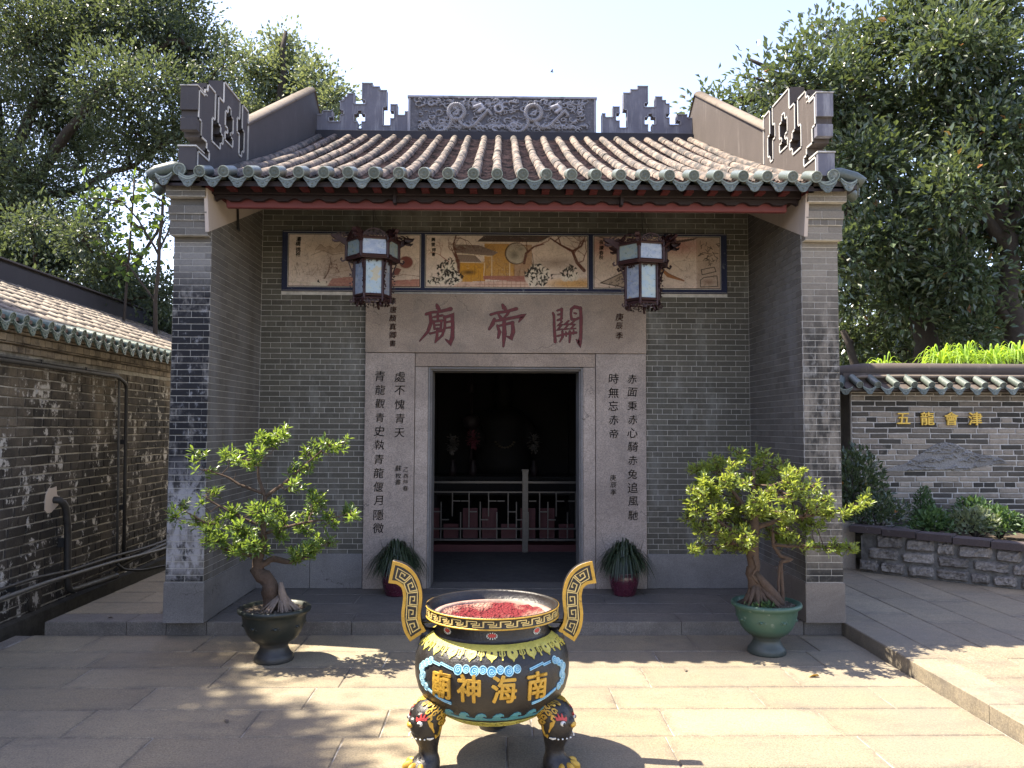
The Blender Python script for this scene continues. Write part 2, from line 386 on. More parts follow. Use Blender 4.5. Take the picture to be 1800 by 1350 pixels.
t = NT('light painted carved relief'); _h = t.n('ShaderNodeAttribute', attribute_name='rnd').outputs['Fac']; _n = t.noise(26, 5, .7)
MAT['relief'] = t.out(t.mix(t.math('ADD', t.rng(_h, .05, .8), t.rng(_n, .3, .7, -.25, .25)), (0.095, 0.095, 0.11), (0.34, 0.34, 0.37)), .85, t.bump(_n, .4, .004), .25)  # raised faces mixed paler by height, standing in for light on the carving
MAT['relief_stone'] = stone_mat('grey relief stone', (.11, .105, .10), (.34, .33, .32), speck=.7, grain=70, st=.6, streak=False)
MAT['plaster_edge'] = plaster('pale grey fret edge', (0.20, 0.20, 0.23), (0.30, 0.30, 0.33), (0.08, 0.08, 0.09), 0.5, 0.65, 0.7)
MAT['trim'] = plaster('pale trim', (0.42, 0.41, 0.38), (0.58, 0.56, 0.52), (0.15, 0.14, 0.13), 0.5, 0.65, 0.7)
MAT['coping'] = plaster('ochre coping', (0.12, 0.10, 0.08), (0.18, 0.148, 0.118), (0.05, 0.044, 0.038), 0.5, 0.68, 0.7)
def wood(name, c, rough=0.6, var=0.3):
    t = NT(name); n1 = t.noise(1.0, 5, 0.6, t.scl(t.pos(), 3, 30, 30)); n2 = t.noise(40, 3, 0.6)
    col = t.mix(n1, tuple(x * (1 - var) for x in c), tuple(x * (1 + var) for x in c))
    return t.out(col, rough, t.bump(n1, 0.3, 0.003), 0.4)
MAT['beam'] = wood('dark purple brown beam', (0.016, 0.009, 0.011))
MAT['hall_dark'] = simple('near black hall wood', (0.006, 0.005, 0.005), 0.8, .3, 20)  # gloom of the hall put into one even near-black colour
MAT['red'] = wood('faded red paint', (0.15, 0.040, 0.043))
MAT['red_dark'] = wood('dark red board', (0.09, 0.017, 0.018))
MAT['lantern_wood'] = wood('carved rosewood', (0.034, 0.013, 0.014), 0.5)
MAT['iron'] = simple('black iron', (0.02, 0.02, 0.02), 0.5, 0.3, 30)
MAT['pipe_grey'] = simple('grey conduit', (0.085, 0.082, 0.076), 0.5, 0.3, 14)
MAT['pipe_dark'] = simple('dark old pipe', (0.028, 0.026, 0.024), 0.55, 0.4, 14)
MAT['ink'] = simple('black ink in cut letters', (0.022, 0.018, 0.018), 0.7, 0.3, 60)
MAT['ink_faint'] = simple('faded cut letters', (0.17, 0.155, 0.15), 0.8, 0.3, 60)
MAT['crimson'] = simple('dark crimson paint', (0.10, 0.012, 0.014), 0.55, 0.35, 30)
MAT['crimson_edge'] = simple('black outline paint', (0.02, 0.012, 0.012), 0.6, 0.3, 30)
MAT['blue_frame'] = brick_mat('worn blue frame paint', (0.020, 0.026, 0.06), (0.03, 0.036, 0.075), [((0.20, 0.21, 0.25), (14, 14, 10), 0.6, 0.68, -1, 0, 9, 10, 0.6)], grain=60)
MAT['white_line'] = simple('thin pale line', (0.45, 0.43, 0.40), 0.8, 0.2, 20)
MAT['gold_letter'] = simple('gilded letter', (0.70, 0.46, 0.07), 0.45, 0.2, 25, 0.3, 0.5, 0.1)

# ------------------------------------------------------------------ setting: ground, courtyard, steps, terrace
rng = random.Random(7)
def sheet(name, x0, x1, y0, y1, z, mat, th=0.02):
    m = MB(); m.box(x0, x1, y0, y1, z - th, z); return tag(m.build(name, mat), kind='structure')
sheet('ground', -400, 400, -60, 900, -0.30, MAT['ground'], 0.1)
sheet('back_garden_ground', 2.9, 30, 3.7, 30, 0.10, MAT['ground'], 0.3)
sheet('side_yard_ground', -30, -2.9, 7.9, 30, 0.0, MAT['ground'], 0.3)

def slab_mesh(w, d, th, seed, c=0.006):
    r = random.Random(seed); m = MB()
    def j(): return r.uniform(-0.0025, 0.0025)
    x, y = w / 2, d / 2
    base = [(-x, -y), (x, -y), (x, y), (-x, y)]
    lo = [(a + j(), b + j(), -th) for a, b in base]
    mid = [(a, b, -c) for a, b, _ in lo]
    zz = [r.uniform(-0.0015, 0.0015) for _ in range(4)]
    top = [(a * (1 - c / x), b * (1 - c / y), zz[k]) for k, (a, b, _) in enumerate(lo)]
    m.v = lo + mid + top
    for k in range(4):
        q = (k + 1) % 4
        m.face([k, q, 4 + q, 4 + k]); m.face([4 + k, 4 + q, 8 + q, 8 + k])
    m.face([8, 9, 10, 11]); return m
SLABS = {}
def slab(parent, x0, x1, y0, y1, z, th, mat, gap=0.0055, name='paving_slab'):
    w, d = round(x1 - x0 - gap, 3), round(y1 - y0 - gap, 3)
    if w < 0.03 or d < 0.03: return
    key = (w, d, th, mat.name, rng.randrange(2))
    if key not in SLABS: SLABS[key] = slab_mesh(w, d, th, hash(key[:3]) % 999 + key[4]).mesh('paving_slab', [mat])
    return obj(name, SLABS[key], None, parent, T((x0 + x1) / 2, (y0 + y1) / 2, z) @ Matrix.Rotation(rng.uniform(-0.0012, 0.0012), 4, 'X') @ Matrix.Rotation(rng.uniform(-0.0012, 0.0012), 4, 'Y'))

court = sheet('courtyard', -3.80, 2.732, -9.0, 0.055, -0.006, MAT['joint'], 0.08)
ys = [0.055, -0.42, -0.81, -1.24, -1.64, -2.06, -2.47, -2.88, -3.30, -3.72, -4.15, -4.58, -5.0, -5.45, -5.9, -6.4, -6.9, -7.4, -8.0]
for i in range(len(ys) - 1):
    x = -3.78 - rng.uniform(0, 0.7)
    if i == 1: x = -3.9
    while x < 2.72:
        L = rng.uniform(0.72, 1.16); a, b = max(x, -3.78), min(x + L, 2.728)
        if 2.728 - b < 0.28: b = 2.728; L = 9
        slab(court, a, b, ys[i + 1], ys[i], 0.0, 0.05, MAT['slab'])
        x += L
edge = sheet('gutter_kerb', -3.93, -3.80, -9.0, 0.055, -0.012, MAT['joint'], 0.08)
y = -8.9
while y < 0.05:
    L = rng.uniform(0.8, 1.2); slab(edge, -3.93, -3.80, y, min(y + L, 0.055), -0.004, 0.05, MAT['slab_grey'], name='kerb_stone'); y += L
sheet('drain_channel', -4.6, -3.62, -9.0, 9.0, -0.22, MAT['ditch'], 0.06)

STEP = 0.105
plat = sheet('temple_platform', -3.69, 2.725, 0.075, 3.0, STEP - 0.006, MAT['joint'], 0.30)
# kerb stones along the front edge, then rows behind them
ks = [-3.70, -3.05, -2.735, -2.415, -1.25, 0.30, 1.42, 2.42, 2.735]
for a, b in zip(ks[:-1], ks[1:]): slab(plat, a, b, 0.055, 0.33, STEP, 0.115, MAT['slab_grey'], 0.006, 'kerb_stone')
for (y0, y1, xs) in ((0.33, 0.72, [-2.42, -1.75, -0.62, 0.55, 1.75, 2.42]), (0.72, 1.10, [-2.42, -1.35, -0.15, 0.9, 2.0, 2.42]), (1.10, 1.385, [-2.42, -1.9, -0.9, 0.2, 1.3, 2.42])):
    for a, b in zip(xs[:-1], xs[1:]): slab(plat, a, b, y0, y1, STEP, 0.05, MAT['slab_grey'])
for (y0, y1, xs) in ((0.33, 0.75, [-3.70, -2.9, -2.735]), (0.75, 1.2, [-3.70, -3.3, -2.735]), (1.2, 1.7, [-3.70, -2.735]), (1.7, 2.2, [-3.70, -3.1, -2.735]), (2.2, 3.0, [-3.70, -2.735])):
    for a, b in zip(xs[:-1], xs[1:]): slab(plat, a, b, y0, y1, STEP, 0.05, MAT['slab'])
sheet('terrace_sub_base', 2.74, 9.5, -9.0, 3.32, STEP - 0.02, MAT['ditch'], 0.25)
terr = sheet('terrace', 2.742, 9.4, -8.9, 3.25, STEP - 0.006, MAT['joint'], 0.012)
y = 0.055 + 3.2; ycuts = [3.25, 2.35, 1.25, 0.06]
while ycuts[-1] > -8.8: ycuts.append(ycuts[-1] - rng.uniform(0.55, 1.1))
for a, b in zip(ycuts[1:], ycuts[:-1]): slab(terr, 2.735, 3.02, a, b, STEP, 0.125, MAT['slab'], 0.006, 'kerb_stone')
xs = [3.02, 3.42, 3.84, 4.25, 4.7, 5.15, 5.6, 6.1, 6.6, 7.2, 8.0, 9.3]
for i, (a, b) in enumerate(zip(xs[:-1], xs[1:])):
    y = 3.24 - rng.uniform(0.0, 0.6)
    prev = 3.25
    while prev > -8.5:
        nx = prev - rng.uniform(0.75, 1.25) if prev < 3.24 else y
        if prev - nx > 0.1: slab(terr, a, b, nx, prev, STEP, 0.05, MAT['slab'])
        prev = nx

# ------------------------------------------------------------------ bricks
def brick_rects(u0, u1, z0, z1, course, length, joint, header=0, hphase=0, excl=(), r=rng, jig=0.0, hstart=0.0):
    out = []; k = 0; z = z0
    while z < z1 - course * 0.5:
        hdr = header and (k + hphase) % header == 0
        L = length / 2 if hdr else length
        off = (length / 4 if hdr else (0.0 if k % 2 else length / 2)) + hstart
        u = u0 - (L - off % L if off % L else 0)
        za, zb = z + joint / 2, min(z + course, z1) - joint / 2
        while u < u1 - 1e-4:
            ll = L * (1 + (r.uniform(-jig, jig)))
            segs = [(max(u, u0), min(u + ll, u1))]
            for (ea, eb, ec, ed) in excl:
                if zb > ec + 0.002 and za < ed - 0.002:
                    ns = []
                    for a, b in segs:
                        if b <= ea or a >= eb: ns.append((a, b)); continue
                        if a < ea: ns.append((a, ea))
                        if b > eb: ns.append((eb, b))
                    segs = ns
            for a, b in segs:
                if b - a > joint * 2.5: out.append((a + joint / 2, b - joint / 2, za, zb))
            u += ll
        z += course; k += 1
    return out
def brick_shape(m, w, h, proud, depth, M=None, rough=0.0, rnd=0.0, r=rng, ch=0.0, cu=0, cz=0):
    """front at y=-proud; chamfered, uneven when rough"""
    def j(s=1): return r.uniform(-rough, rough) * s
    x, zz = w / 2, h / 2
    c = ch
    back = [(-x, depth, -zz), (x, depth, -zz), (x, depth, zz), (-x, depth, zz)]
    if c:
        mid = [(-x + j(), -proud + c, -zz + j()), (x + j(), -proud + c, -zz + j()), (x + j(), -proud + c, zz + j()), (-x + j(), -proud + c, zz + j())]
        fr = [(a * (1 - c / x) , -proud + j(0.6), b * (1 - c / zz)) for a, _, b in mid]
        P = back + mid + fr
        Q = []
        for k in range(4):
            q = (k + 1) % 4
            Q += [(k, 4 + k, 4 + q, q), (4 + k, 8 + k, 8 + q, 4 + q)]
        Q.append((8, 9, 10, 11))
    else:
        fr = [(a, -proud, b) for a, _, b in back]; P = back + fr
        Q = [(0, 4, 5, 1), (1, 5, 6, 2), (2, 6, 7, 3), (3, 7, 4, 0), (4, 5, 6, 7)]
    P = [(p[0] + cu, p[1], p[2] + cz) for p in P]
    if M is not None: P = [tuple(M @ Vector(p)) for p in P]
    m.add(P, Q, rnd)
BM = {}
def place_bricks(parent, A, rects, mat, single, proud=0.004, depth=0.02, rough=0.0, ch=0.0, part='brick_courses'):
    """rects (u0,u1,z0,z1) on plane A; the ones in the set 'single' become objects of their own"""
    m = MB(); n = 0
    for k, (a, b, c, d) in enumerate(rects):
        w, h, cu, cz = b - a, d - c, (a + b) / 2, (c + d) / 2
        if k in single:
            key = (round(w, 2), round(h, 3), mat.name, n % 5 if rough else 0)
            if key not in BM:
                q = MB(); brick_shape(q, key[0] if rough else w, h, proud, depth, None, rough, 0, rng, ch); BM[key] = q.mesh('brick', [mat])
            sx = w / (key[0] if rough else key[0])
            M = A @ T(cu, 0, cz)
            if not rough:
                M = M @ Matrix.Scale(1.0, 4)
            obj('brick', BM[key], None, parent, M); n += 1
        else: brick_shape(m, w, h, proud, depth, A, rough, rng.random() * 0.98 + 0.01, rng, ch, cu, cz)
    if m.f: tag(m.build(part, mat, parent), kind='stuff')
FRONT = Matrix()                                                # x right, y into the wall, z up
def plane(x, y, deg): return T(x, y, 0) @ Matrix.Rotation(R(deg), 4, 'Z')

# ------------------------------------------------------------------ temple
YB = 1.38                                                       # face of the recessed front wall
temple = thing('temple', 'small grey brick temple with tiled roof, stone doorway and dark open door', 'temple', (0, 0, STEP))
EAVE_Y, RIDGE_Y = -0.25, 3.83
def zr(y):
    t = (y - EAVE_Y) / (RIDGE_Y - EAVE_Y)
    return 3.625 + 1.84 * t - 0.05 * math.sin(math.pi * min(max(t, 0), 1))
SLOPE = math.atan2(1.84, 4.08)
course = 0.0531
COUNT = [0]
# side walls with the pillar ends
for s in (-1, 1):
    xi, xo = 2.425 * s, 2.725 * s; x0, x1 = min(xi, xo), max(xi, xo)
    m = MB()
    prof = [(0.004, 0.43), (7.6, 0.43), (7.6, 3.6), (3.83, 5.40), (0.3, 3.76), (0.004, 3.6)]
    m.poly_prism(prof, lambda a, b, h: (h, a, b), x0, x1)
    sw = m.build('side_wall', MAT['mortar'], temple)
    # pillar: the end face towards the court
    pm = MAT['pillar_left'] if s < 0 else MAT['pillar_right']
    m = MB(); m.box(x0 + 0.001, x1 - 0.001, -0.001, 0.03, 0.43, 3.17)
    pil = m.build('pillar', MAT['mortar'], temple)
    rc = brick_rects(x0, x1, 0.432, 3.17, course, 0.205, 0.0055, hstart=0.05 if s < 0 else 0.0)
    place_bricks(pil, plane(0, 0, 0), rc, pm, set(range(len(rc))), 0.005, 0.03); COUNT[0] += len(rc)
    # inner face of the porch
    A = plane(xi, 0, 90) if s < 0 else plane(xi, 0, -90)
    rc = brick_rects(0, YB, 0.432, 3.83, course, 0.196, 0.005, 8, 2) if s < 0 else brick_rects(-YB, 0, 0.432, 3.83, course, 0.196, 0.005, 8, 2)
    rc = [q for q in rc if (q[2] + q[3]) / 2 < 3.40 + 0.42 * (q[0] + q[1]) / 2 * (1 if s < 0 else -1)]
    place_bricks(sw, A, rc, MAT['side_brick'], set(), 0.004, 0.01)
    # outer face
    A = plane(xo, 0, -90) if s < 0 else plane(xo, 0, 90)
    rc = brick_rects(-4.0, 0, 0.432, 3.5, course, 0.196, 0.005, 8, 2) if s < 0 else brick_rects(0, 4.0, 0.432, 3.5, course, 0.196, 0.005, 8, 2)
    place_bricks(sw, A, rc, MAT['brick'], set(), 0.004, 0.01)
    # cream plaster triangle under the roof
    m = MB(); m.poly_prism([(-0.09, 3.24), (YB, 3.83), (YB, 4.1), (-0.15, 3.62)], lambda a, b, h: (xi - s * h, a, b), -0.02, 0.009)
    m.build('plaster_strip', MAT['plaster_cream'], temple)
    # granite base of the wall end and along the porch
    m = MB(); e = 0.012
    m.box(x0 - e, x1 + e, -e, 0.30, STEP + 0.002, 0.430); m.box(x0 - e + .004, x1 + e - .004, 0.304, 7.6, STEP + 0.002, 0.428)
    pb = m.build('base_stone', MAT['granite_grey'] if s < 0 else MAT['granite_tan'], temple)
    for o in (pb,):
        md = o.modifiers.new('b', 'BEVEL'); md.width = 0.006; md.segments = 2; md.limit_method = 'ANGLE'
    # corbelled top of the pillar (z levels from the photograph)
    lv = [(3.170, 3.214, -0.012, 0), (3.216, 3.330, -0.085, 2), (3.334, 3.382, -0.10, 3), (3.385, 3.448, -0.115, 2), (3.452, 3.510, -0.085, 0), (3.513, 3.60, -0.16, 2), (3.603, 3.655, -0.175, 1)]
    cb = MB(); cb.box(x0 + .003, x1 - .003, -0.001, 0.02, 3.17, 3.62)
    core = cb.build('corbel', MAT['mortar'], temple)
    for (z0, z1, yf, n) in lv:
        grow = 0.012 * (-yf / 0.1)
        a, b = (x0 - grow, x1 - .001) if s < 0 else (x0 + .001, x1 + grow)
        c2 = MB(); c2.box(a + .003, b - .003, yf + 0.004, 0.28, z0 - .002, z1 - .001); c2.build('mortar_bed', MAT['mortar'], core)
        rows = max(1, round((z1 - z0) / course))
        for r_ in range(rows):
            za, zb = z0 + (z1 - z0) * r_ / rows, z0 + (z1 - z0) * (r_ + 1) / rows
            cuts = [a, b] if n == 0 else ([a, a + (b - a) * (0.62 if r_ % 2 else 0.42), b] if n <= 2 else [a + (b - a) * q / 5 for q in range(6)])
            for p, q in zip(cuts[:-1], cuts[1:]):
                bm_ = MB(); bm_.box(p + 0.0025, q - 0.0025, yf, 0.285, za + 0.0025, zb - 0.0025)
                ob = bm_.build('brick', MAT['side_brick'] if n == 3 else pm if s > 0 else MAT['side_brick'], core); COUNT[0] += 1
# front wall
m = MB(); m.box(-2.43, -1.38, YB, YB + 0.30, 0.43, 4.15); m.box(1.38, 2.43, YB, YB + 0.30, 0.43, 4.15); m.box(-1.38, 1.38, YB, YB + 0.30, 2.985, 4.15)
fw = m.build('front_wall', MAT['mortar'], temple)
excl = [(-1.385, 1.385, 0, 2.99), (-2.225, 2.205, 3.005, 3.618)]
z_h = 2.26 - course / 2; z0 = z_h - course * round((z_h - 0.432) / course)
rc = brick_rects(-2.42, 2.42, z0, 3.98, course, 0.196, 0.005, 8, (8 - round((z_h - z0) / course) % 8) % 8, excl)
score = sorted(range(len(rc)), key=lambda k: (abs((rc[k][2] + rc[k][3]) / 2 - 2.1) + (1.0 if rc[k][1] - rc[k][0] < 0.12 else 0)))
place_bricks(fw, plane(0, YB, 0), rc, MAT['brick'], set(score[:max(0, 298 - COUNT[0])]), 0.004, 0.012)
def part_box(name, mat, boxes, parent=temple, bev=0.004):
    m = MB()
    for b in boxes: m.box(*b)
    o = m.build(name, mat, parent)
    if bev:
        md = o.modifiers.new('b', 'BEVEL'); md.width = bev; md.segments = 2; md.limit_method = 'ANGLE'
    return o
part_box('wall_plinth', MAT['granite_grey'], [(-2.428, -1.90, YB - 0.014, YB + 0.02, STEP + .002, 0.44)])
part_box('wall_plinth', MAT['granite_grey'], [(-1.896, -1.39, YB - 0.014, YB + 0.02, STEP + .002, 0.44)])
part_box('wall_plinth', MAT['granite_grey'], [(1.39, 2.428, YB - 0.014, YB + 0.02, STEP + .002, 0.44)])
# stone portal
portal = part_box('portal_lintel', MAT['granite_warm'], [(-1.385, 1.385, YB - 0.045, YB + 0.3, 2.405, 2.988)])
part_box('portal_panel', MAT['granite'], [(-1.383, -0.897, YB - 0.038, YB + 0.3, STEP + .002, 2.400)])
part_box('portal_panel', MAT['granite'], [(0.885, 1.383, YB - 0.038, YB + 0.3, STEP + .002, 2.400)])
part_box('door_head', MAT['granite_warm'], [(-0.892, 0.880, YB - 0.030, YB + 0.32, 2.27, 2.399)])
part_box('door_jamb', MAT['granite'], [(-0.892, -0.765, YB - 0.030, YB + 0.32, STEP + .002, 2.266)])
part_box('door_jamb', MAT['granite'], [(0.762, 0.880, YB - 0.030, YB + 0.32, STEP + .002, 2.266)])
# moulded inner frame: two stepped fillets
for k, (o1, yy) in enumerate(((0.0, 0.012), (0.016, 0.045))):
    part_box('door_moulding', MAT['granite_grey'], [(-0.763 + o1, -0.749 + o1 + 0.006, YB - 0.04 + yy, YB + 0.33, STEP + .004, 2.262 - o1)], bev=0.003)
    part_box('door_moulding', MAT['granite_grey'], [(0.740 - o1, 0.760 - o1, YB - 0.04 + yy, YB + 0.33, STEP + .004, 2.262 - o1)], bev=0.003)
    part_box('door_moulding', MAT['granite_grey'], [(-0.742 + o1, 0.739 - o1, YB - 0.04 + yy, YB + 0.33, 2.246 - o1, 2.264 - o1)], bev=0.003)

# murals: three painted panels in one blue frame
def s2l(c): return tuple((x / 255 / 12.92 if x / 255 <= 0.04045 else ((x / 255 + 0.055) / 1.055) ** 2.4) for x in c)
class Canvas:
    """colours per vertex of a fine grid; units are pixels of the drawing, y down"""
    def __init__(s, w, h, bgc, seed=1):
        s.w, s.h = w, h; s.a = np.ones((h, w, 3)) * np.array(s2l(bgc)); s.r = np.random.default_rng(seed)
        s.X, s.Y = np.meshgrid(np.arange(w) + .0, np.arange(h) + .0)
        n = s.cloud(7) * .5 + s.cloud(23) * .5; s.a *= (0.86 + 0.28 * n)[..., None]
    def cloud(s, k):
        g = s.r.random((s.h // k + 3, s.w // k + 3)); yy = s.Y / k; xx = s.X / k
        y0 = yy.astype(int); x0 = xx.astype(int); fy = yy - y0; fx = xx - x0
        return (g[y0, x0] * (1 - fx) + g[y0, x0 + 1] * fx) * (1 - fy) + (g[y0 + 1, x0] * (1 - fx) + g[y0 + 1, x0 + 1] * fx) * fy
    def _put(s, m, c, al): s.a = s.a * (1 - m * al)[..., None] + np.array(s2l(c)) * (m * al)[..., None]
    def stroke(s, pts, w, c, al=1.0, soft=0.7):
        d = np.full((s.h, s.w), 1e9); n = len(pts)
        for k in range(n - 1):
            (x0, y0), (x1, y1) = pts[k], pts[k + 1]; dx, dy = x1 - x0, y1 - y0; l = dx * dx + dy * dy or 1
            t = np.clip(((s.X - x0) * dx + (s.Y - y0) * dy) / l, 0, 1)
            w0 = w if not hasattr(w, '__len__') else w[k] + (w[k + 1] - w[k]) * t
            d = np.minimum(d, np.hypot(s.X - x0 - t * dx, s.Y - y0 - t * dy) - w0 / 2)
        s._put(np.clip(0.5 - d / soft, 0, 1), c, al)
    def poly(s, pts, c, al=1.0):
        ins = np.zeros((s.h, s.w), bool); n = len(pts)
        for k in range(n):
            (x0, y0), (x1, y1) = pts[k], pts[(k + 1) % n]
            if y0 == y1: continue
            ins ^= ((s.Y < y0) != (s.Y < y1)) & (s.X < (x1 - x0) * (s.Y - y0) / (y1 - y0) + x0)
        s._put(ins.astype(float), c, al)
    def blob(s, x, y, rx, ry, c, al=1.0, soft=0.3):
        d = np.hypot((s.X - x) / rx, (s.Y - y) / ry); s._put(np.clip((1 - d) / soft, 0, 1), c, al)
    def tree(s, x, y, ang, L, w, depth, c, al=0.9):
        pts = [(x, y)]; a = ang
        for k in range(3):
            a += s.r.normal(0, 0.35); x += math.cos(a) * L / 3; y -= math.sin(a) * L / 3; pts.append((x, y))
        s.stroke(pts, [w, w * .85, w * .75, w * .6], c, al)
        if depth:
            for q in range(2 if depth > 2 else 3): s.tree(*pts[s.r.integers(2, 4)], a + s.r.uniform(-1.0, 1.0), L * s.r.uniform(.55, .8), w * .55, depth - 1, c, al)
    def rock(s, x, y, w, h):
        for k in range(9): s.blob(x + s.r.uniform(-.32, .32) * w, y + s.r.uniform(-.3, .35) * h, w * s.r.uniform(.14, .26), h * s.r.uniform(.18, .34), (214, 204, 188), .85, .35)
        for k in range(int(w * h / 42)):
            px, py = x + s.r.uniform(-.45, .45) * w, y + s.r.uniform(-.45, .45) * h
            if abs(px - x) / w + abs(py - y) / h * .7 > .5: continue
            a = s.r.uniform(0.6, 2.5); l = s.r.uniform(5, 13); b = a + s.r.uniform(.5, 1.3) * s.r.choice([-1, 1])
            s.stroke([(px, py), (px + math.cos(a) * l * .5, py - math.sin(a) * l * .5), (px + math.cos(a) * l * .5 + math.cos(b) * l * .5, py - math.sin(a) * l * .5 - math.sin(b) * l * .5)], [1.0, s.r.uniform(2.5, 5.0), .6], (26, 28, 27), .95)
    def build(s, name, parent, x0, x1, z0, z1, y):
        xs = np.linspace(x0, x1, s.w); zs = np.linspace(z1, z0, s.h)
        V = np.stack([np.repeat(xs[None], s.h, 0).ravel(), np.full(s.w * s.h, y), np.repeat(zs[:, None], s.w, 1).ravel()], 1)
        i = np.arange((s.h - 1) * (s.w - 1)); r_, c_ = i // (s.w - 1), i % (s.w - 1); b = r_ * s.w + c_
        F = np.stack([b, b + s.w, b + s.w + 1, b + 1], 1)
        me = np_mesh(name, V, F); at = me.color_attributes.new('paint', 'FLOAT_COLOR', 'POINT')
        at.data.foreach_set('color', np.concatenate([np.clip(s.a, 0, 1).reshape(-1, 3), np.ones((s.w * s.h, 1))], 1).astype(np.float32).ravel())
        return obj(name, me, MAT['mural'], parent)
t = NT('mural paint'); t.m.name = 'mural paint'
ca = t.n('ShaderNodeVertexColor', layer_name='paint').outputs[0]
nz = t.noise(1.0, 6, .75, t.scl(t.pos(), 5, 5, 9)); nf = t.noise(90, 3, .7)
cc = t.mix(t.rng(nz, .45, .75, 0, .3), ca, (0.22, 0.17, 0.145)); cc = t.mix(.3, cc, t.rng(nf, .3, .7, .3, .75), 'OVERLAY')
ws = t.noise(1.0, 6, .8, t.scl(t.pos(), 22, 22, 16), 1.2); cc = t.mix(t.rng(ws, .54, .66, 0, .5), cc, (0.13, 0.09, 0.07)); ws2 = t.noise(1.0, 6, .8, t.scl(t.pos(), 10, 10, 30), .8); cc = t.mix(t.rng(ws2, .56, .70, 0, .45), cc, (0.62, 0.54, 0.45))
vk = t.n('ShaderNodeTexVoronoi', {'Vector': t.pos(), 'Scale': 9.0, 'Randomness': 1.0}, feature='DISTANCE_TO_EDGE').outputs[0]; cc = t.mix(t.math('MULTIPLY', t.rng(vk, .012, .004), .35), cc, (0.06, 0.045, 0.035))
MAT['mural'] = t.out(cc, .85, t.bump(nf, .3, .002), .25)
mural = part_box('mural_frame', MAT['blue_frame'], [(-2.222, 2.202, YB - 0.020, YB + 0.02, 3.010, 3.614)], bev=0.003)
PX = [(-2.152, -0.862), (-0.797, 0.803), (0.874, 2.128)]
Z0, Z1 = 3.062, 3.574
BG = (212, 195, 182)
INK = (46, 38, 34); BRN = (92, 56, 46)
c1 = Canvas(300, 118, BG, 3)
c1.blob(150, 75, 170, 40, (160, 132, 112), .5, 1); c1.blob(90, 25, 90, 25, (196, 172, 148), .7, 1)
for pts in ([(60, 35), (72, 22), (82, 30), (92, 26), (104, 33), (118, 20), (134, 36)], [(50, 48), (78, 36), (100, 46), (140, 40)]): c1.stroke(pts, 1.4, (105, 90, 78), .7)
c1.poly([(62, 35), (72, 23), (84, 31), (93, 27), (104, 34), (118, 21), (132, 38), (100, 44)], (150, 128, 110), .5)
for k in range(46):
    x, y = c1.r.uniform(0, 185), c1.r.uniform(62, 96); c1.stroke([(x, y), (x + c1.r.uniform(4, 16), y - c1.r.uniform(-2, 3))], 1.0, (120, 92, 76), .45)
for k in range(90): c1.stroke([(x := c1.r.uniform(4, 120), y := c1.r.uniform(70, 96)), (x + c1.r.uniform(-2, 2), y - c1.r.uniform(3, 8))], 0.9, (88, 70, 58), .5)
c1.tree(82, 100, 1.0, 26, 3, 3, (88, 56, 46)); c1.tree(115, 86, 2.2, 14, 2, 2, (96, 60, 50))
c1.poly([(88, 118), (100, 100), (200, 92), (232, 104), (300, 100), (300, 118)], (168, 104, 90), .75)
for r_ in range(5):
    for k in range(16): c1.stroke([(94 + k * 9 + (r_ % 2) * 4, 97 + r_ * 4.4), (101 + k * 9 + (r_ % 2) * 4, 97 + r_ * 4.4)], 1.1, (84, 46, 42), .75)
c1.stroke([(0, 108), (60, 112), (90, 114)], 3, (200, 186, 165), .8); c1.rock(70, 112, 40, 12)
c1.blob(268, 62, 17, 15, (120, 62, 58), .95, .15); c1.blob(258, 60, 7, 4, BG, .9, .4); c1.poly([(232, 92), (246, 74), (258, 78), (250, 92)], (120, 62, 58), .9)
c1.stroke([(236, 96), (262, 90), (300, 94)], 1.4, (110, 78, 66), .7); c1.stroke([(240, 106), (300, 102)], 1.2, (120, 70, 60), .7); c1.blob(262, 108, 40, 5, (172, 118, 106), .7, .6)
c2 = Canvas(360, 118, BG, 8)
c2.blob(230, 70, 150, 36, (150, 128, 110), .5, 1); c2.blob(330, 108, 90, 16, (196, 148, 74), .85, .7); c2.blob(290, 60, 60, 18, (116, 98, 84), .6, 1)
c2.poly([(130, 18), (198, 18), (198, 100), (130, 100)], (178, 134, 66), .95)
c2.poly([(75, 60), (132, 60), (132, 104), (75, 106)], (186, 136, 52), 1); c2.blob(95, 84, 22, 8, (60, 46, 34), .8, .8)
c2.poly([(196, 20), (236, 20), (236, 100), (196, 100)], (152, 118, 86), .8)
for k in range(44): c2.stroke([(x := c2.r.uniform(76, 235), y := c2.r.uniform(66, 90)), (x + c2.r.uniform(-1, 1), y + c2.r.uniform(6, 22))], 0.9, (96, 66, 34), .6)
c2.poly([(128, 0), (278, 0), (250, 14), (112, 14)], (82, 70, 66), 1)
for k in range(34): c2.stroke([(116 + k * 4.2, 13), (130 + k * 4.4, 0)], 1, (42, 36, 38), .8)
c2.poly([(62, 20), (118, 22), (160, 38), (148, 46), (66, 40)], (124, 108, 100), 1); c2.poly([(66, 44), (108, 44), (126, 62), (64, 60)], (140, 122, 110), 1)
for k in range(26): c2.stroke([(66 + k * 3.6, 38), (72 + k * 3.0, 22)], .8, (60, 50, 48), .7)
for k in range(14): c2.stroke([(66 + k * 4.2, 59), (69 + k * 3.0, 45)], .8, (70, 58, 54), .7)
for L in ([(112, 15), (240, 15)], [(62, 41), (146, 47)], [(64, 61), (128, 62)], [(130, 62), (128, 100)], [(146, 46), (146, 104)], [(186, 16), (186, 100)]): c2.stroke(L, 1.8, (208, 190, 165), .9)
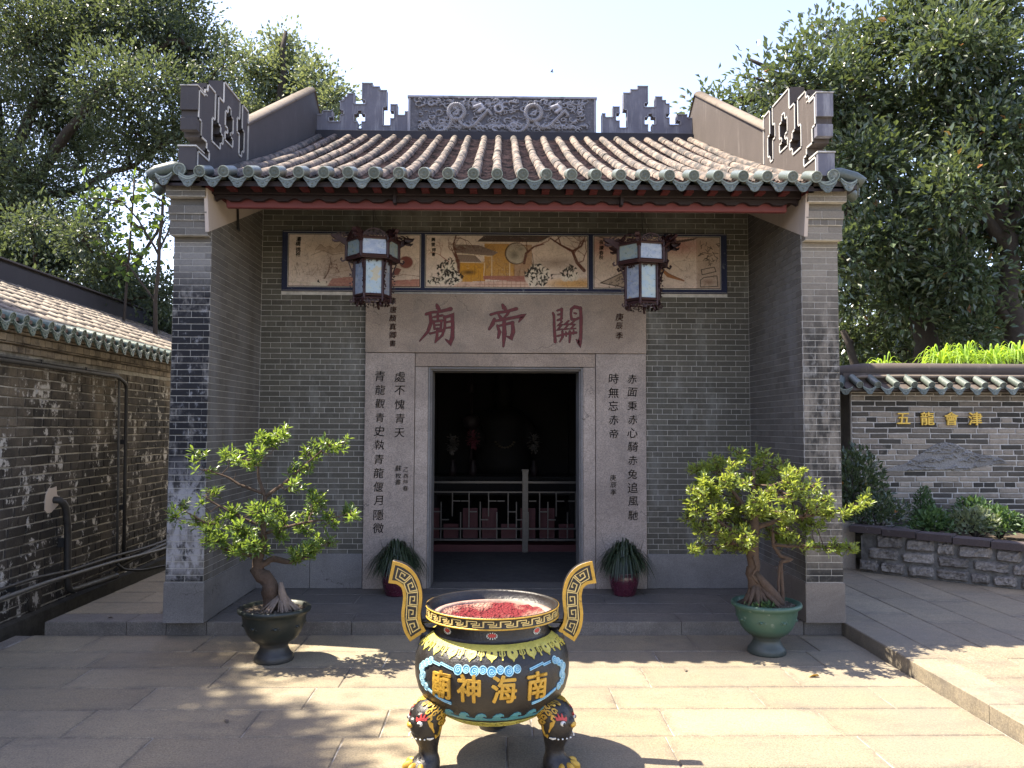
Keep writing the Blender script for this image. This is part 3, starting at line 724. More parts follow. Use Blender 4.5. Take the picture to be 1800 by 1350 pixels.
c2.blob(200, 40, 26, 26, (66, 50, 42), .9, .05); c2.blob(201, 40, 24, 24, (168, 158, 142), 1, .08); c2.blob(196, 44, 14, 13, (92, 88, 80), .8, .9); c2.blob(210, 30, 10, 7, (120, 114, 104), .7, .9)
c2.poly([(128, 92), (230, 92), (232, 106), (128, 100)], (150, 96, 86), .9); c2.poly([(70, 106), (240, 104), (240, 118), (60, 118)], (196, 162, 144), .8)
for k in range(12): c2.stroke([(120 + k * 10, 102), (120 + k * 10, 117)], 1, (140, 92, 76), .7)
for L in ([(110, 104), (236, 104)], [(110, 111), (236, 111)]): c2.stroke(L, 1, (140, 92, 76), .7)
c2.tree(72, 80, 1.7, 34, 6, 4, BRN); c2.stroke([(72, 84), (68, 50), (60, 22), (66, 0)], [6, 5, 4, 3], BRN); c2.tree(66, 6, .2, 28, 2.5, 3, BRN); c2.tree(50, 60, 2.4, 24, 2.4, 3, (130, 72, 58))
c2.rock(48, 84, 56, 62); c2.rock(56, 100, 60, 30); c2.blob(20, 104, 26, 12, (208, 196, 176), .7, .5); c2.rock(20, 106, 40, 16)
c2.stroke([(218, 62), (222, 40), (240, 24), (262, 18)], [6, 5, 4, 2], BRN); c2.tree(244, 22, .3, 30, 2.6, 4, (120, 66, 54)); c2.tree(226, 34, 1.8, 20, 2.2, 3, BRN)
c2.rock(240, 92, 46, 56); c2.rock(262, 96, 38, 44); c2.stroke([(236, 40), (240, 70)], 2, INK, .6)
c2.stroke([(352, 78), (336, 60), (326, 34), (300, 20), (276, 4)], [8, 7, 6, 4, 3], BRN); c2.stroke([(326, 34), (346, 22), (352, 6)], [5, 4, 2.5], BRN)
for q in ((300, 20), (330, 38), (346, 22), (286, 12), (340, 60)): c2.tree(*q, c2.r.uniform(0, 3.1), 34, 3, 4, (100, 60, 50))
c2.rock(320, 86, 44, 34); c2.stroke([(278, 88), (300, 86)], 2, INK, .7)
c3 = Canvas(290, 118, (210, 192, 178), 12)
c3.blob(20, 20, 80, 40, (168, 104, 94), .7, 1); c3.blob(200, 20, 90, 34, (160, 96, 90), .8, 1); c3.blob(120, 70, 90, 36, (196, 170, 142), .6, 1)
c3.poly([(10, 0), (70, 12), (90, 8), (150, 14), (240, 0), (230, 6), (150, 22), (96, 18), (60, 20)], (58, 42, 44), .9); c3.poly([(60, 0), (170, 0), (120, 8)], (206, 184, 158), .9)
c3.stroke([(12, 1), (74, 14), (96, 12)], 2, (70, 50, 50), .9)
c3.poly([(14, 106), (70, 80), (118, 96), (74, 118)], (120, 104, 84), .6); c3.stroke([(14, 106), (70, 80), (118, 96)], 2, INK); c3.stroke([(14, 106), (74, 117)], 2, INK)
for k in range(34): c3.stroke([(x := c3.r.uniform(32, 96), y := 84 + abs(x - 70) * .45 + c3.r.uniform(2, 22)), (x + c3.r.uniform(-5, 5), y + c3.r.uniform(-3, 3))], 1.6, INK, .85)
c3.stroke([(146, 66), (170, 88), (206, 100)], [3, 9, 3], (150, 98, 58), .95); c3.stroke([(146, 64), (172, 84), (206, 99)], 1.2, (78, 44, 34), .8); c3.blob(150, 78, 7, 9, (84, 82, 62), .8, .6)
c3.stroke([(236, 0), (236, 118)], 1.5, (130, 94, 76), .8); c3.poly([(238, 0), (290, 0), (290, 118), (238, 118)], (150, 128, 110), .6)
for k in range(34):
    x, y = c3.r.uniform(242, 284), c3.r.uniform(6, 60); a = c3.r.uniform(0, 3.1)
    c3.stroke([(x, y), (x + 11 * math.cos(a), y + 9 * math.sin(a))], 1.5, (48, 42, 38), .9)
for P in ([(246, 74), (276, 68), (280, 78), (248, 86), (246, 74)], [(244, 98), (252, 92), (282, 88), (284, 112), (244, 114), (244, 98)]): c3.stroke(P, 2, (44, 38, 34), .95)
c3.blob(264, 102, 18, 9, (128, 100, 84), .7, .7)
for c, (a, b) in zip((c1, c2, c3), PX):
    e = 0.012; part_box('pale_border', MAT['white_line'], [(a - e, b + e, YB - 0.0235, YB - 0.019, Z0 - e, Z1 + e)], mural, 0)
    part_box('dark_border', MAT['crimson_edge'], [(a - e / 2, b + e / 2, YB - 0.0255, YB - 0.023, Z0 - e / 2, Z1 + e / 2)], mural, 0)
    c.build('painted_panel', mural, a, b, Z0, Z1, YB - 0.0275)
part_box('pale_border', MAT['white_line'], [(-2.214, 2.194, YB - 0.0215, YB - 0.019, 3.604, 3.607)], mural, 0)
part_box('pale_border', MAT['white_line'], [(-2.214, 2.194, YB - 0.0215, YB - 0.019, 3.017, 3.020)], mural, 0)

# writing
def column(name, chars, x, z_top, pitch, size, y, mat, parent, offset=0.003, shear=0.08, seed=0, aspect=1.0, proud=0.003):
    r = random.Random(seed); m = MB()
    for k, ch in enumerate(chars):
        V, F = text_mesh(ch, None, offset, 0.05, shear)
        if len(V) == 0: continue
        a = R(r.uniform(-5, 3)); ca_, sa_ = math.cos(a), math.sin(a); s_ = size * r.uniform(0.92, 1.08)
        zc = z_top - pitch * k + r.uniform(-.004, .004); xc = x + r.uniform(-.004, .004)
        P = [(xc + (p[0] * ca_ - p[1] * sa_) * s_ * aspect, y - proud * (1 if p[2] > 0 else -1), zc + (p[0] * sa_ * .6 + p[1] * ca_) * s_) for p in V]
        m.add(P, F)
    return m.build(name, mat, parent)
column('couplet_inscription', '青龍觀青史執青龍偃月隱微', -1.234, 2.168, 0.1346, 0.104, YB - 0.038, MAT['ink'], temple, seed=1)
column('couplet_inscription', '處不愧青天', -1.040, 2.168, 0.138, 0.104, YB - 0.038, MAT['ink'], temple, seed=2)
column('signature_inscription', '蘇枚書', -1.050, 1.27, 0.068, 0.062, YB - 0.038, MAT['ink'], temple, seed=3)
column('faded_inscription', '乙酉仲春', -0.975, 1.26, 0.062, 0.055, YB - 0.038, MAT['ink_faint'], temple, seed=3)
column('couplet_inscription', '赤面秉赤心騎赤兔追風馳', 1.245, 2.155, 0.1335, 0.104, YB - 0.038, MAT['ink'], temple, seed=4)
column('couplet_inscription', '時無忘赤帝', 1.058, 2.155, 0.135, 0.104, YB - 0.038, MAT['ink'], temple, seed=5)
column('signature_inscription', '庚辰季', 1.053, 1.185, 0.07, 0.06, YB - 0.038, MAT['ink'], temple, seed=6)
column('lintel_side_inscription', '集唐顏真卿書', -1.115, 2.915, 0.085, 0.07, YB - 0.045, MAT['crimson'], temple, 0.014, .05, 7)
column('lintel_side_inscription', '庚辰季', 1.118, 2.77, 0.094, 0.075, YB - 0.045, MAT['crimson'], temple, 0.014, .05, 8)
column('panel_caption', '灞橋挑袍', -2.06, 3.53, 0.052, 0.05, YB - 0.0275, MAT['ink'], mural, 0.014, .05, 9)
column('panel_caption', '飄雪得書', -0.725, 3.53, 0.05, 0.042, YB - 0.0275, MAT['ink'], mural, 0.014, .05, 10)
column('panel_caption', '夜讀春秋', 0.945, 3.515, 0.05, 0.045, YB - 0.0275, MAT['ink'], mural, 0.014, .05, 11)
G_MIAO = [([(105, 2), (112, 20), (126, 38)], [14, 24, 12]), ([(40, 62), (70, 50), (120, 46), (192, 28)], [17, 13, 14, 24]), ([(64, 58), (72, 110), (52, 170), (2, 228)], [17, 22, 18, 6]),
    ([(84, 80), (142, 68)], [10, 13]), ([(112, 60), (113, 104)], [12, 13]), ([(88, 104), (93, 154)], [11, 11]), ([(86, 108), (140, 100)], [10, 13]), ([(136, 100), (131, 154)], [13, 12]), ([(92, 130), (132, 126)], [8, 8]), ([(90, 153), (134, 149)], [9, 10]),
    ([(64, 182), (148, 160)], [11, 14]), ([(110, 150), (108, 205), (98, 236)], [13, 15, 9]), ([(156, 74), (156, 140), (142, 190), (98, 236)], [13, 15, 13, 5]), ([(150, 82), (202, 66), (205, 130), (203, 205), (190, 240), (160, 216)], [14, 20, 20, 23, 22, 5]),
    ([(158, 112), (198, 104)], [9, 11]), ([(156, 148), (198, 141)], [9, 11])]
G_DI = [([(86, 0), (94, 16), (110, 34)], [14, 26, 12]), ([(12, 62), (50, 50), (110, 42), (172, 24)], [14, 14, 14, 22]), ([(60, 58), (78, 86)], [10, 20]), ([(124, 42), (114, 62), (90, 84)], [18, 14, 5]), ([(36, 88), (26, 118), (4, 152)], [14, 22, 13]),
    ([(24, 104), (90, 92), (160, 78), (214, 68), (186, 106)], [10, 16, 16, 22, 6]), ([(54, 128), (68, 170), (60, 204)], [12, 20, 14]), ([(54, 134), (100, 122), (150, 110)], [10, 14, 18]), ([(148, 110), (152, 170), (140, 206), (112, 196)], [18, 22, 22, 6]), ([(96, 90), (98, 180), (92, 258)], [18, 26, 12])]
G_GUAN = [([(8, 42), (14, 60), (16, 130), (22, 222)], [12, 14, 15, 17]), ([(34, 28), (64, 18)], [10, 13]), ([(62, 16), (62, 60), (56, 88)], [14, 12, 12]), ([(38, 54), (62, 48)], [9, 10]), ([(36, 88), (64, 76)], [10, 11]),
    ([(122, 22), (118, 50), (124, 82)], [15, 11, 15]), ([(118, 20), (142, 4), (178, 12)], [12, 18, 16]), ([(138, 42), (152, 46)], [8, 9]), ([(122, 82), (150, 82), (174, 70)], [13, 14, 10]), ([(178, 10), (182, 70), (180, 190), (172, 232), (152, 206)], [18, 18, 19, 24, 5]),
    ([(64, 96), (40, 120), (64, 116), (36, 148), (70, 142)], [9, 10, 8, 10, 5]), ([(106, 90), (80, 114), (106, 112), (78, 144), (108, 140)], [9, 10, 8, 10, 5]), ([(140, 92), (116, 112), (142, 114), (118, 140), (150, 138)], [9, 10, 8, 10, 5]),
    ([(36, 186), (90, 172), (152, 164)], [10, 12, 14]), ([(66, 156), (68, 190), (50, 222)], [12, 14, 6]), ([(112, 156), (114, 180), (110, 224)], [13, 14, 11]), ([(88, 160), (90, 186)], [8, 9]), ([(136, 150), (134, 172)], [8, 10])]
def brush(name, strokes, x0, z0, k, y, seed):
    """strokes cut in the stone: crimson fill with a dark outline"""
    r = random.Random(seed); fill, edge_ = MB(), MB()
    for n, (pts, ws) in enumerate(strokes):
        P = []; Wd = []
        for i in range(len(pts) - 1):
            st = 4
            for q in range(st):
                t_ = q / st; P.append((pts[i][0] * (1 - t_) + pts[i + 1][0] * t_, pts[i][1] * (1 - t_) + pts[i + 1][1] * t_)); Wd.append(ws[i] * (1 - t_) + ws[i + 1] * t_)
        P.append(pts[-1]); Wd.append(ws[-1])
        P = [(x0 + a * k, z0 - b * k) for a, b in P]; Wd = [w * k * r.uniform(.92, 1.1) for w in Wd]
        for tgt, ext, pr in ((edge_, 0.006, 0.0015 + n * 0.00002), (fill, 0.0, 0.0032 + n * 0.00003)):
            tgt.ribbon(P, [w + ext for w in Wd], lambda a, b, h: (a, y - h, b), -0.002, pr)
            for e_, w_ in ((0, Wd[0]), (-1, Wd[-1])):
                cpt = P[e_]; rr = (w_ + ext) / 2 * 0.96
                tgt.poly_prism([(cpt[0] + rr * math.cos(q * math.pi / 4 + .2), cpt[1] + rr * math.sin(q * math.pi / 4 + .2)) for q in range(8)], lambda a, b, h: (a, y - h, b), -0.002, pr - 0.0003)
    o = fill.build(name, MAT['crimson'], temple); e2 = edge_.build('stroke_outline', MAT['crimson_edge'], o)
    return o
kk = 0.00160
brush('carved_character', G_MIAO, -0.855, 2.882, kk, YB - 0.045, 1)
brush('carved_character', G_DI, -0.175, 2.882, kk, YB - 0.045, 2)
brush('carved_character', G_GUAN, 0.448, 2.872, kk, YB - 0.045, 3)

# eaves: beam, scalloped board, red board, deck, rafter ends
part_box('eave_beam', MAT['beam'], [(-2.436, 2.436, -0.05, 0.07, 3.565, 3.665)], bev=0.006)
m = MB(); n = 24; p_ = 0.1948; pts = [(-2.40, 3.59), (-2.40, 3.519)]
for k in range(n + 1):
    xc = -2.34 + p_ * k
    if xc > 2.38: break
    for q in range(7):
        t_ = q / 6; pts.append((xc - 0.058 + 0.116 * t_, 3.519 + 0.024 * math.sin(math.pi * t_)))
pts += [(2.40, 3.519), (2.40, 3.59)]
top = [(x, 3.60) for x, z in pts]
i = 0; m.v = [(x, -0.012, z) for x, z in pts] + [(x, -0.012, zz) for x, zz in top] + [(x, 0.03, z) for x, z in pts] + [(x, 0.03, zz) for x, zz in top]
N = len(pts)
for k in range(N - 1):
    m.face([k, k + 1, N + k + 1, N + k]); m.face([2 * N + k + 1, 2 * N + k, 3 * N + k, 3 * N + k + 1]); m.face([k + 1, k, 2 * N + k, 2 * N + k + 1])
m.build('scalloped_board', MAT['beam'], temple)
part_box('red_board', MAT['red'], [(-2.33, 2.33, 0.045, 0.10, 3.478, 3.60)], bev=0.01)
for s in (-1, 1): part_box('eave_strut', MAT['beam'], [(s * 0.93 + (-.012 if s > 0 else -.012), s * 0.93 + .012, -0.062, 0.02, 3.50, 3.66)], bev=0)
m = MB(); prof = [(EAVE_Y + 0.03, zr(EAVE_Y + .03) - 0.02)] + [(y, zr(y) - 0.02) for y in np.linspace(0.2, 3.83, 10)] + [(7.9, 3.6), (7.9, 3.5), (3.83, zr(3.83) - .12)] + [(y, zr(y) - 0.11) for y in np.linspace(3.4, 0.2, 8)] + [(EAVE_Y + .03, zr(EAVE_Y + .03) - .06)]
m.poly_prism(prof, lambda a, b, h: (h, a, b), -2.70, 2.70)
roof = m.build('roof_deck', MAT['beam'], temple)
for k in range(26):
    x = -2.427 + 0.1948 * k
    part_box('rafter_end', MAT['red_dark'], [(x - 0.03, x + 0.03, EAVE_Y + 0.09, 0.4, zr(EAVE_Y) - 0.045, zr(EAVE_Y) - 0.022)], bev=0)

# barrel tiles: one object each; pan tiles between them as stepped rows
def barrel(L, r0, r1, seg=8, lip=True):
    m = MB(); st = [(0, r0), (L, r1)]
    if lip: st = [(0, r0), (0.02, r0 * 1.0), (0.03, r0 * .97), (L, r1)]
    for y, r_ in st:
        for q in range(seg + 1):
            t_ = math.pi * q / seg; m.v.append((r_ * math.cos(t_), y, r_ * math.sin(t_) * 1.05))
    for k in range(len(st) - 1):
        for q in range(seg):
            a = k * (seg + 1) + q; m.face([a, a + seg + 1, a + seg + 2, a + 1], 0, 0, True)
    m.face(list(range(seg + 1)))
    return m
def cap_tile(L, r_, seg=16):
    """green end tile with a moulded disc"""
    m = MB()
    for y in (-0.004, L):
        for q in range(seg): t_ = 2 * math.pi * q / seg; m.v.append((r_ * math.cos(t_), y, r_ * math.sin(t_)))
    for q in range(seg): m.face([q, (q + 1) % seg, seg + (q + 1) % seg, seg + q], 0, 0, True)
    prof = [(r_, -.004), (r_ * .98, -.008), (r_ * .84, -.008), (r_ * .80, -.003), (r_ * .55, -.004), (r_ * .5, -.007), (r_ * .28, -.007), (r_ * .2, -.003), (0.0005, -.003)]
    i = len(m.v)
    for rr, yy in prof:
        for q in range(seg): t_ = 2 * math.pi * q / seg; m.v.append((rr * math.cos(t_), yy, rr * math.sin(t_)))
    for k in range(len(prof) - 1):
        for q in range(seg): m.face([i + k * seg + q, i + (k + 1) * seg + q, i + (k + 1) * seg + (q + 1) % seg, i + k * seg + (q + 1) % seg], 0, 1 if k < 2 else 0)
    return m
def drip_tile(w=0.150, drop=0.070, dep=0.12):
    """curved eave pan with a hanging pointed face"""
    m = MB(); n = 10; top = []; bot = []
    for q in range(n + 1):
        t_ = q / n; x = (t_ - .5) * w; z = -0.034 * math.sin(math.pi * t_)
        e = 1 - abs(2 * t_ - 1); low = z - drop * (e ** 0.75) * 0.82 - 0.012 - 0.006 * math.cos(t_ * 6 * math.pi)
        top.append((x, z)); bot.append((x * 1.0, low))
    for (yy) in (-0.012, 0.0):
        for P in (top, bot): m.v += [(x, yy, z) for x, z in P]
    k1 = n + 1
    for q in range(n):
        m.face([k1 + q, k1 + q + 1, q + 1, q]); m.face([2 * k1 + q, 2 * k1 + q + 1, 3 * k1 + q + 1, 3 * k1 + q]); m.face([k1 + q + 1, k1 + q, 3 * k1 + q, 3 * k1 + q + 1])
    i = len(m.v)
    for yy, lift in ((-0.016, 0.006), (dep, 0.004)):
        for (x, z) in top: m.v.append((x, yy, z + lift))
        for (x, z) in top: m.v.append((x, yy, z - 0.006))
    for q in range(n):
        a = i + q; m.face([a, a + 1, a + 2 * k1 + 1, a + 2 * k1], 0, 1, True); m.face([a + k1 + 1, a + k1, a, a + 1][::1], 0, 1)
    for (cx, cz, rr) in ((0, -.062, .012), (-.032, -.05, .009), (.032, -.05, .009), (0, -.085, .007), (-.052, -.03, .006), (.052, -.03, .006)):
        m.ellipsoid((cx, -0.013, cz), (rr, .004, rr * .8), None, 7, 4)
    return m
bt = [barrel(0.45, 0.0450 + d_, 0.0437 + d_).mesh('barrel_tile', [MAT['terra']]) for d_ in (0, .002, -.0015, .001)]
gt = cap_tile(0.21, 0.0455).mesh('eave_tile', [MAT['green'], MAT['green_pale']]); dt = drip_tile().mesh('drip_tile', [MAT['green'], MAT['green_pale']])
rt = random.Random(5)
for k in range(26):
    x = -2.427 + 0.1948 * k
    dx = rt.uniform(-.006, .006)
    obj('eave_tile', gt, None, temple, T(x + dx, EAVE_Y - 0.045, zr(EAVE_Y) + 0.046) @ Matrix.Rotation(SLOPE * .75, 4, 'X') @ Matrix.Rotation(rt.uniform(0, 6), 4, 'Y'))
    y = EAVE_Y + 0.13; ph = rt.uniform(0, 6)
    while y < 3.72:
        L = min(rt.uniform(0.24, 0.5), 3.80 - y)
        sl = math.atan2(zr(y + .3) - zr(y), .3)
        o = obj('barrel_tile', bt[rt.randrange(4)], None, temple, T(x + dx + 0.006 * math.sin(y * 1.7 + ph), y, zr(y) + 0.006 + rt.uniform(-.002, .003)) @ Matrix.Rotation(sl, 4, 'X') @ Matrix.Rotation(rt.uniform(-.012, .012), 4, 'Z') @ Matrix.Scale((L + .02) / 0.45, 4, (0, 1, 0)))
        y += L * math.cos(sl)
for k in range(27):
    x = -2.427 + 0.1948 * (k - .5)
    obj('drip_tile', dt, None, temple, T(x, EAVE_Y - 0.012, zr(EAVE_Y) + 0.026 + rt.uniform(-.003, .003)) @ Matrix.Rotation(rt.uniform(-.03, .03), 4, 'Z'))
m = MB()
for k in range(27):
    x = -2.427 + 0.1948 * (k - .5); y = EAVE_Y + 0.01
    while y < 3.78:
        sl = SLOPE - 0.10; w = 0.078; jz = rt.uniform(-.003, .003); jx = rt.uniform(-.003, .003); i = len(m.v)
        for (yy, zz) in ((y, zr(y) + 0.022), (y + 0.12, zr(y + .12) - 0.004)):
            for q in range(5):
                t_ = q / 4; m.v.append((x + jx + (t_ - .5) * 2 * w, yy, zz + jz - 0.026 * math.sin(math.pi * t_)))
        for q in range(5):
            t_ = q / 4; m.v.append((x + jx + (t_ - .5) * 2 * w, y + .001, zr(y) + 0.012 + jz - 0.026 * math.sin(math.pi * t_)))
        rd = rt.random() * .98 + .01
        for q in range(4): m.face([i + q, i + q + 1, i + 6 + q, i + 5 + q], rd); m.face([i + 10 + q, i + 11 + q, i + 1 + q, i + q], rd)
        y += 0.082
tag(m.build('pan_tiles', MAT['terra_dark'], temple), kind='stuff')
m = MB()
for k in range(26):                                              # the slope behind the ridge
    x = -2.427 + 0.1948 * k
    m.tube([(x, 3.9, 5.46), (x, 5.9, 4.50), (x, 7.9, 3.62)], 0.045, 6)
tag(m.build('rear_barrel_tiles', MAT['terra'], temple), kind='stuff')
# corner tiles over the wall ends
for s in (-1, 1):
    for (x, y, a) in ((2.60, -0.245, 0), ):
        obj('eave_tile', cap_tile(0.20, 0.05).mesh('eave_tile', [MAT['green'], MAT['green_pale']]), None, temple, T(s * x, y, 3.70) @ Matrix.Rotation(R(10), 4, 'X'))
    m = MB(); m.tube([(s * 2.60, -0.16, 3.735), (s * 2.68, -.17, 3.735), (s * 2.80, -.18, 3.70), (s * 2.865, -.19, 3.655)], [0.05, 0.052, 0.05, 0.046], 12)
    m.build('corner_tile', MAT['green'], temple)
    m = MB(); m.tube([(s * 2.66, -0.02, 3.70), (s * 2.84, .02, 3.64), (s * 2.90, .03, 3.60)], [0.05, 0.05, 0.045], 12); m.build('corner_tile', MAT['green'], temple)
    for xx, a in ((2.60 - .0974 + .02, 0), (2.72, 12)):
        obj('drip_tile', dt, None, temple, T(s * xx, EAVE_Y - (0.008 if a == 0 else -.01), 3.668) @ Matrix.Rotation(R(s * a), 4, 'Z'))
    obj('drip_tile', dt, None, temple, T(s * 2.83, EAVE_Y + 0.09, 3.648) @ Matrix.Rotation(R(s * 62), 4, 'Z'))
    part_box('corner_bed', MAT['plaster_dark'], [(min(s * 2.45, s * 2.80), max(s * 2.45, s * 2.80), -0.22, 0.25, 3.60, 3.66)], bev=0)

# gable parapets with their coping and the fretwork blocks at their feet
def cells(m, rows, cs, fn, h0, h1, mi=0):
    """rows of # and . as solid cells; faces only where a cell borders air"""
    H = len(rows); Wd = max(len(r_) for r_ in rows)
    g = lambda c, r_: 0 <= r_ < H and 0 <= c < len(rows[r_]) and rows[r_][c] == '#'
    edges = []
    for r_ in range(H):
        for c in range(Wd):
            if not g(c, r_): continue
            x0, x1, y0, y1 = c * cs, (c + 1) * cs, -(r_ + 1) * cs, -r_ * cs
            m.add([fn(x0, y0, h1), fn(x1, y0, h1), fn(x1, y1, h1), fn(x0, y1, h1)], [(0, 1, 2, 3)], 0, mi)
            m.add([fn(x0, y0, h0), fn(x1, y0, h0), fn(x1, y1, h0), fn(x0, y1, h0)], [(3, 2, 1, 0)], 0, mi)
            for dc, dr, a, b in ((0, 1, (x0, y0), (x1, y0)), (1, 0, (x1, y0), (x1, y1)), (0, -1, (x1, y1), (x0, y1)), (-1, 0, (x0, y1), (x0, y0))):
                if not g(c + dc, r_ + dr):
                    m.add([fn(*a, h0), fn(*b, h0), fn(*b, h1), fn(*a, h1)], [(0, 1, 2, 3)], 0, mi); edges.append((a, b, (dc, -dr)))
    return edges
ORN = ["....................", "###.#######.........", "###.#######.........", "###.#######.........", "###..###.####.###...", "##...##...###.####..", "##..###...###.######", "##..####.####.######", "###.###...##...#####",
       "###########....#####", "############...####.", "###################.", "#################...", "################....", "####################", "####################", "####################", "####################"]
for s in (-1, 1):
    xa, xb = sorted((s * 2.49, s * 2.61))
    face = MAT['plaster_dark'] if s < 0 else MAT['plaster_brown']
    m = MB(); m.poly_prism([(1.02, 3.9), (3.72, 5.2), (6.6, 3.9), (6.6, 4.40), (3.72, 6.05), (1.02, 4.55)], lambda a, b, h: (h, a, b), xa, xb)
    m.build('gable_parapet', face, temple)
    m = MB()                                                     # rounded coping
    for y0, z0_, y1, z1_ in ((1.02, 4.55, 3.72, 6.05), (3.72, 6.05, 6.6, 4.40)):
        nsec = 7; i = len(m.v)
        for t_ in (0, 1):
            y, z = y0 + (y1 - y0) * t_, z0_ + (z1_ - z0_) * t_
            for q in range(nsec + 1):
                a = math.pi * q / nsec; m.v.append(((xa + xb) / 2 + 0.078 * math.cos(a), y, z - .012 + 0.055 * math.sin(a)))
        for q in range(nsec): m.face([i + q, i + nsec + 1 + q, i + nsec + 2 + q, i + q + 1], 0, 0, True)
        m.face([i + q for q in range(nsec + 1)][::-1]); m.face([i, i + nsec, i + 2 * nsec + 1, i + nsec + 1]); m.face([i + nsec + 1 + q for q in range(nsec + 1)])
    m.build('coping', MAT['coping'], temple)
    # fret block; the face towards the roof carries pale lines
    fx = (lambda a, b, h: (2.49 - (-h), 1.05 - a, 4.75 + b)) if s > 0 else (lambda a, b, h: (-2.49 + (-h), 1.05 - a, 4.75 + b))
    fin = lambda a, b, h, s=s: (s * (2.49 - h), 1.05 - a, 4.75 + b)      # h towards the roof
    m = MB(); ed = cells(m, ORN, 0.0625, fin, -0.125, 0.004)
    o = m.build('fret_block', face, temple)
    part_box('fret_backing', MAT['ridge_band'], [(min(s * 2.545, s * 2.555), max(s * 2.545, s * 2.555), 0.37, 0.95, 4.05, 4.62)], o, 0); part_box('fret_backing', MAT['ridge_band'], [(min(s * 2.545, s * 2.555), max(s * 2.545, s * 2.555), 0.10, 0.369, 4.05, 4.36)], o, 0)
    tr = MB()
    for (a, b, nrm) in ed:
        if nrm[1] < 0 and a[1] < -1.0 and nrm != (1, 0): continue
        if nrm == (0, 1) or True:
            w = 0.014; ax, ay = a; bx, by = b
            P = [(ax + nrm[0] * 0, ay + nrm[1] * 0), (bx, by), (bx - nrm[0] * w, by - nrm[1] * w), (ax - nrm[0] * w, ay - nrm[1] * w)]
            tr.poly_prism(P if s < 0 else P, fin, 0.0, 0.012)
    tag(tr.build('pale_outline', MAT['trim'], o), kind='stuff')
    part_box('joint_line', MAT['trim'], [(min(s * 2.478, s * 2.49), max(s * 2.478, s * 2.49), 1.045, 1.06, 4.10, 4.60)], o, 0)
    for (z0_, z1_, y0, w) in ((4.19, 4.382, -0.225, .068), (4.03, 4.13, -0.218, .066), (3.70, 3.885, -0.235, .068)):   # moulded blocks on the front edge
        part_box('fret_front', MAT['plaster_dark'] if s < 0 else MAT['plaster_ridge'], [(s * 2.55 - w, s * 2.55 + w, y0, y0 + .06, z0_, z1_)], o, .003)
    part_box('pale_ledge', MAT['trim'], [(s * 2.55 - .074, s * 2.55 + .074, -0.242, -0.06, 3.888, 3.90)], o, 0); part_box('pale_ledge', MAT['trim'], [(s * 2.55 - .072, s * 2.55 + .072, -0.232, -0.02, 4.384, 4.392)], o, 0)

# ridge: band, carved panel, fretwork either side
part_box('ridge_band', MAT['ridge_band'], [(-2.485, 2.485, 3.80, 4.02, 5.42, 5.555)], bev=0.004)
FRET = ["...........%s" % "..###.........."[:15],
        ".............#####........", ".............#######......", ".........##..#######......", "........###..#######......", ".......####...######......", ".......#############.##...", ".......############..##...",
        "..###...####.######...#..#", "#####...###...#####...####", "####....###...#####...####", "#########.#...#####..#####", "##########..............##", "##########################"]
FRET[0] = ".............###.........."
FRET[8] = "..###...####.######...#..#"; FRET[9] = "#####..####...#####...####"; FRET[10] = "####...####...#####..#####"; FRET[11] = "############.######..#####"; FRET[12] = "############.#############"
for s in (-1, 1):
    x_out = 2.52
    f_ = lambda a, b, h, s=s: (s * (x_out - a * 1.0), 3.885 - h, 6.225 + b)
    m = MB(); ed = cells(m, FRET, 0.0475, f_, -0.10, 0.0)
    o = m.build('ridge_fret', MAT['plaster_ridge'], temple)
    tr = MB()
    for (a, b, nrm) in ed:
        w = 0.012; P = [a, b, (b[0] - nrm[0] * w, b[1] - nrm[1] * w), (a[0] - nrm[0] * w, a[1] - nrm[1] * w)]
        tr.poly_prism(P, f_, -0.001, 0.011)
    tag(tr.build('raised_edge', MAT['plaster_edge'], o), kind='stuff')
# carved panel as a height field: two coiled dragons over clouds and waves
gw, gh = 430, 82
Xg, Yg = np.meshgrid(np.arange(gw) / (gw - 1) * 2.46, np.arange(gh) / (gh - 1) * 0.46)
Hh = np.zeros((gh, gw)); rr = np.random.default_rng(4)
def carve(pts, w, h, wave=0.0):
    global Hh
    for k in range(len(pts) - 1):
        (x0, y0), (x1, y1) = pts[k], pts[k + 1]; dx, dy = x1 - x0, y1 - y0; l = dx * dx + dy * dy or 1e-9
        w0 = w[k] if hasattr(w, '__len__') else w
        sx = slice(max(0, int((min(x0, x1) - w0) / 2.46 * gw) - 1), int((max(x0, x1) + w0) / 2.46 * gw) + 3); sy = slice(max(0, int((min(y0, y1) - w0) / .46 * gh) - 1), int((max(y0, y1) + w0) / .46 * gh) + 3)
        if sx.start >= gw or sy.start >= gh: continue
        t_ = np.clip(((Xg[sy, sx] - x0) * dx + (Yg[sy, sx] - y0) * dy) / l, 0, 1); d = np.hypot(Xg[sy, sx] - x0 - t_ * dx, Yg[sy, sx] - y0 - t_ * dy) / w0
        Hh[sy, sx] = np.maximum(Hh[sy, sx], h * np.sqrt(np.clip(1 - d * d, 0, 1)) * (1 + wave * np.sin(Xg[sy, sx] * 240 + Yg[sy, sx] * 190)))
def arc(cx, cy, r_, a0, a1, n=14, k=1.0): return [(cx + r_ * math.cos(R(a0 + (a1 - a0) * q / n)), cy + r_ * k * math.sin(R(a0 + (a1 - a0) * q / n))) for q in range(n + 1)]
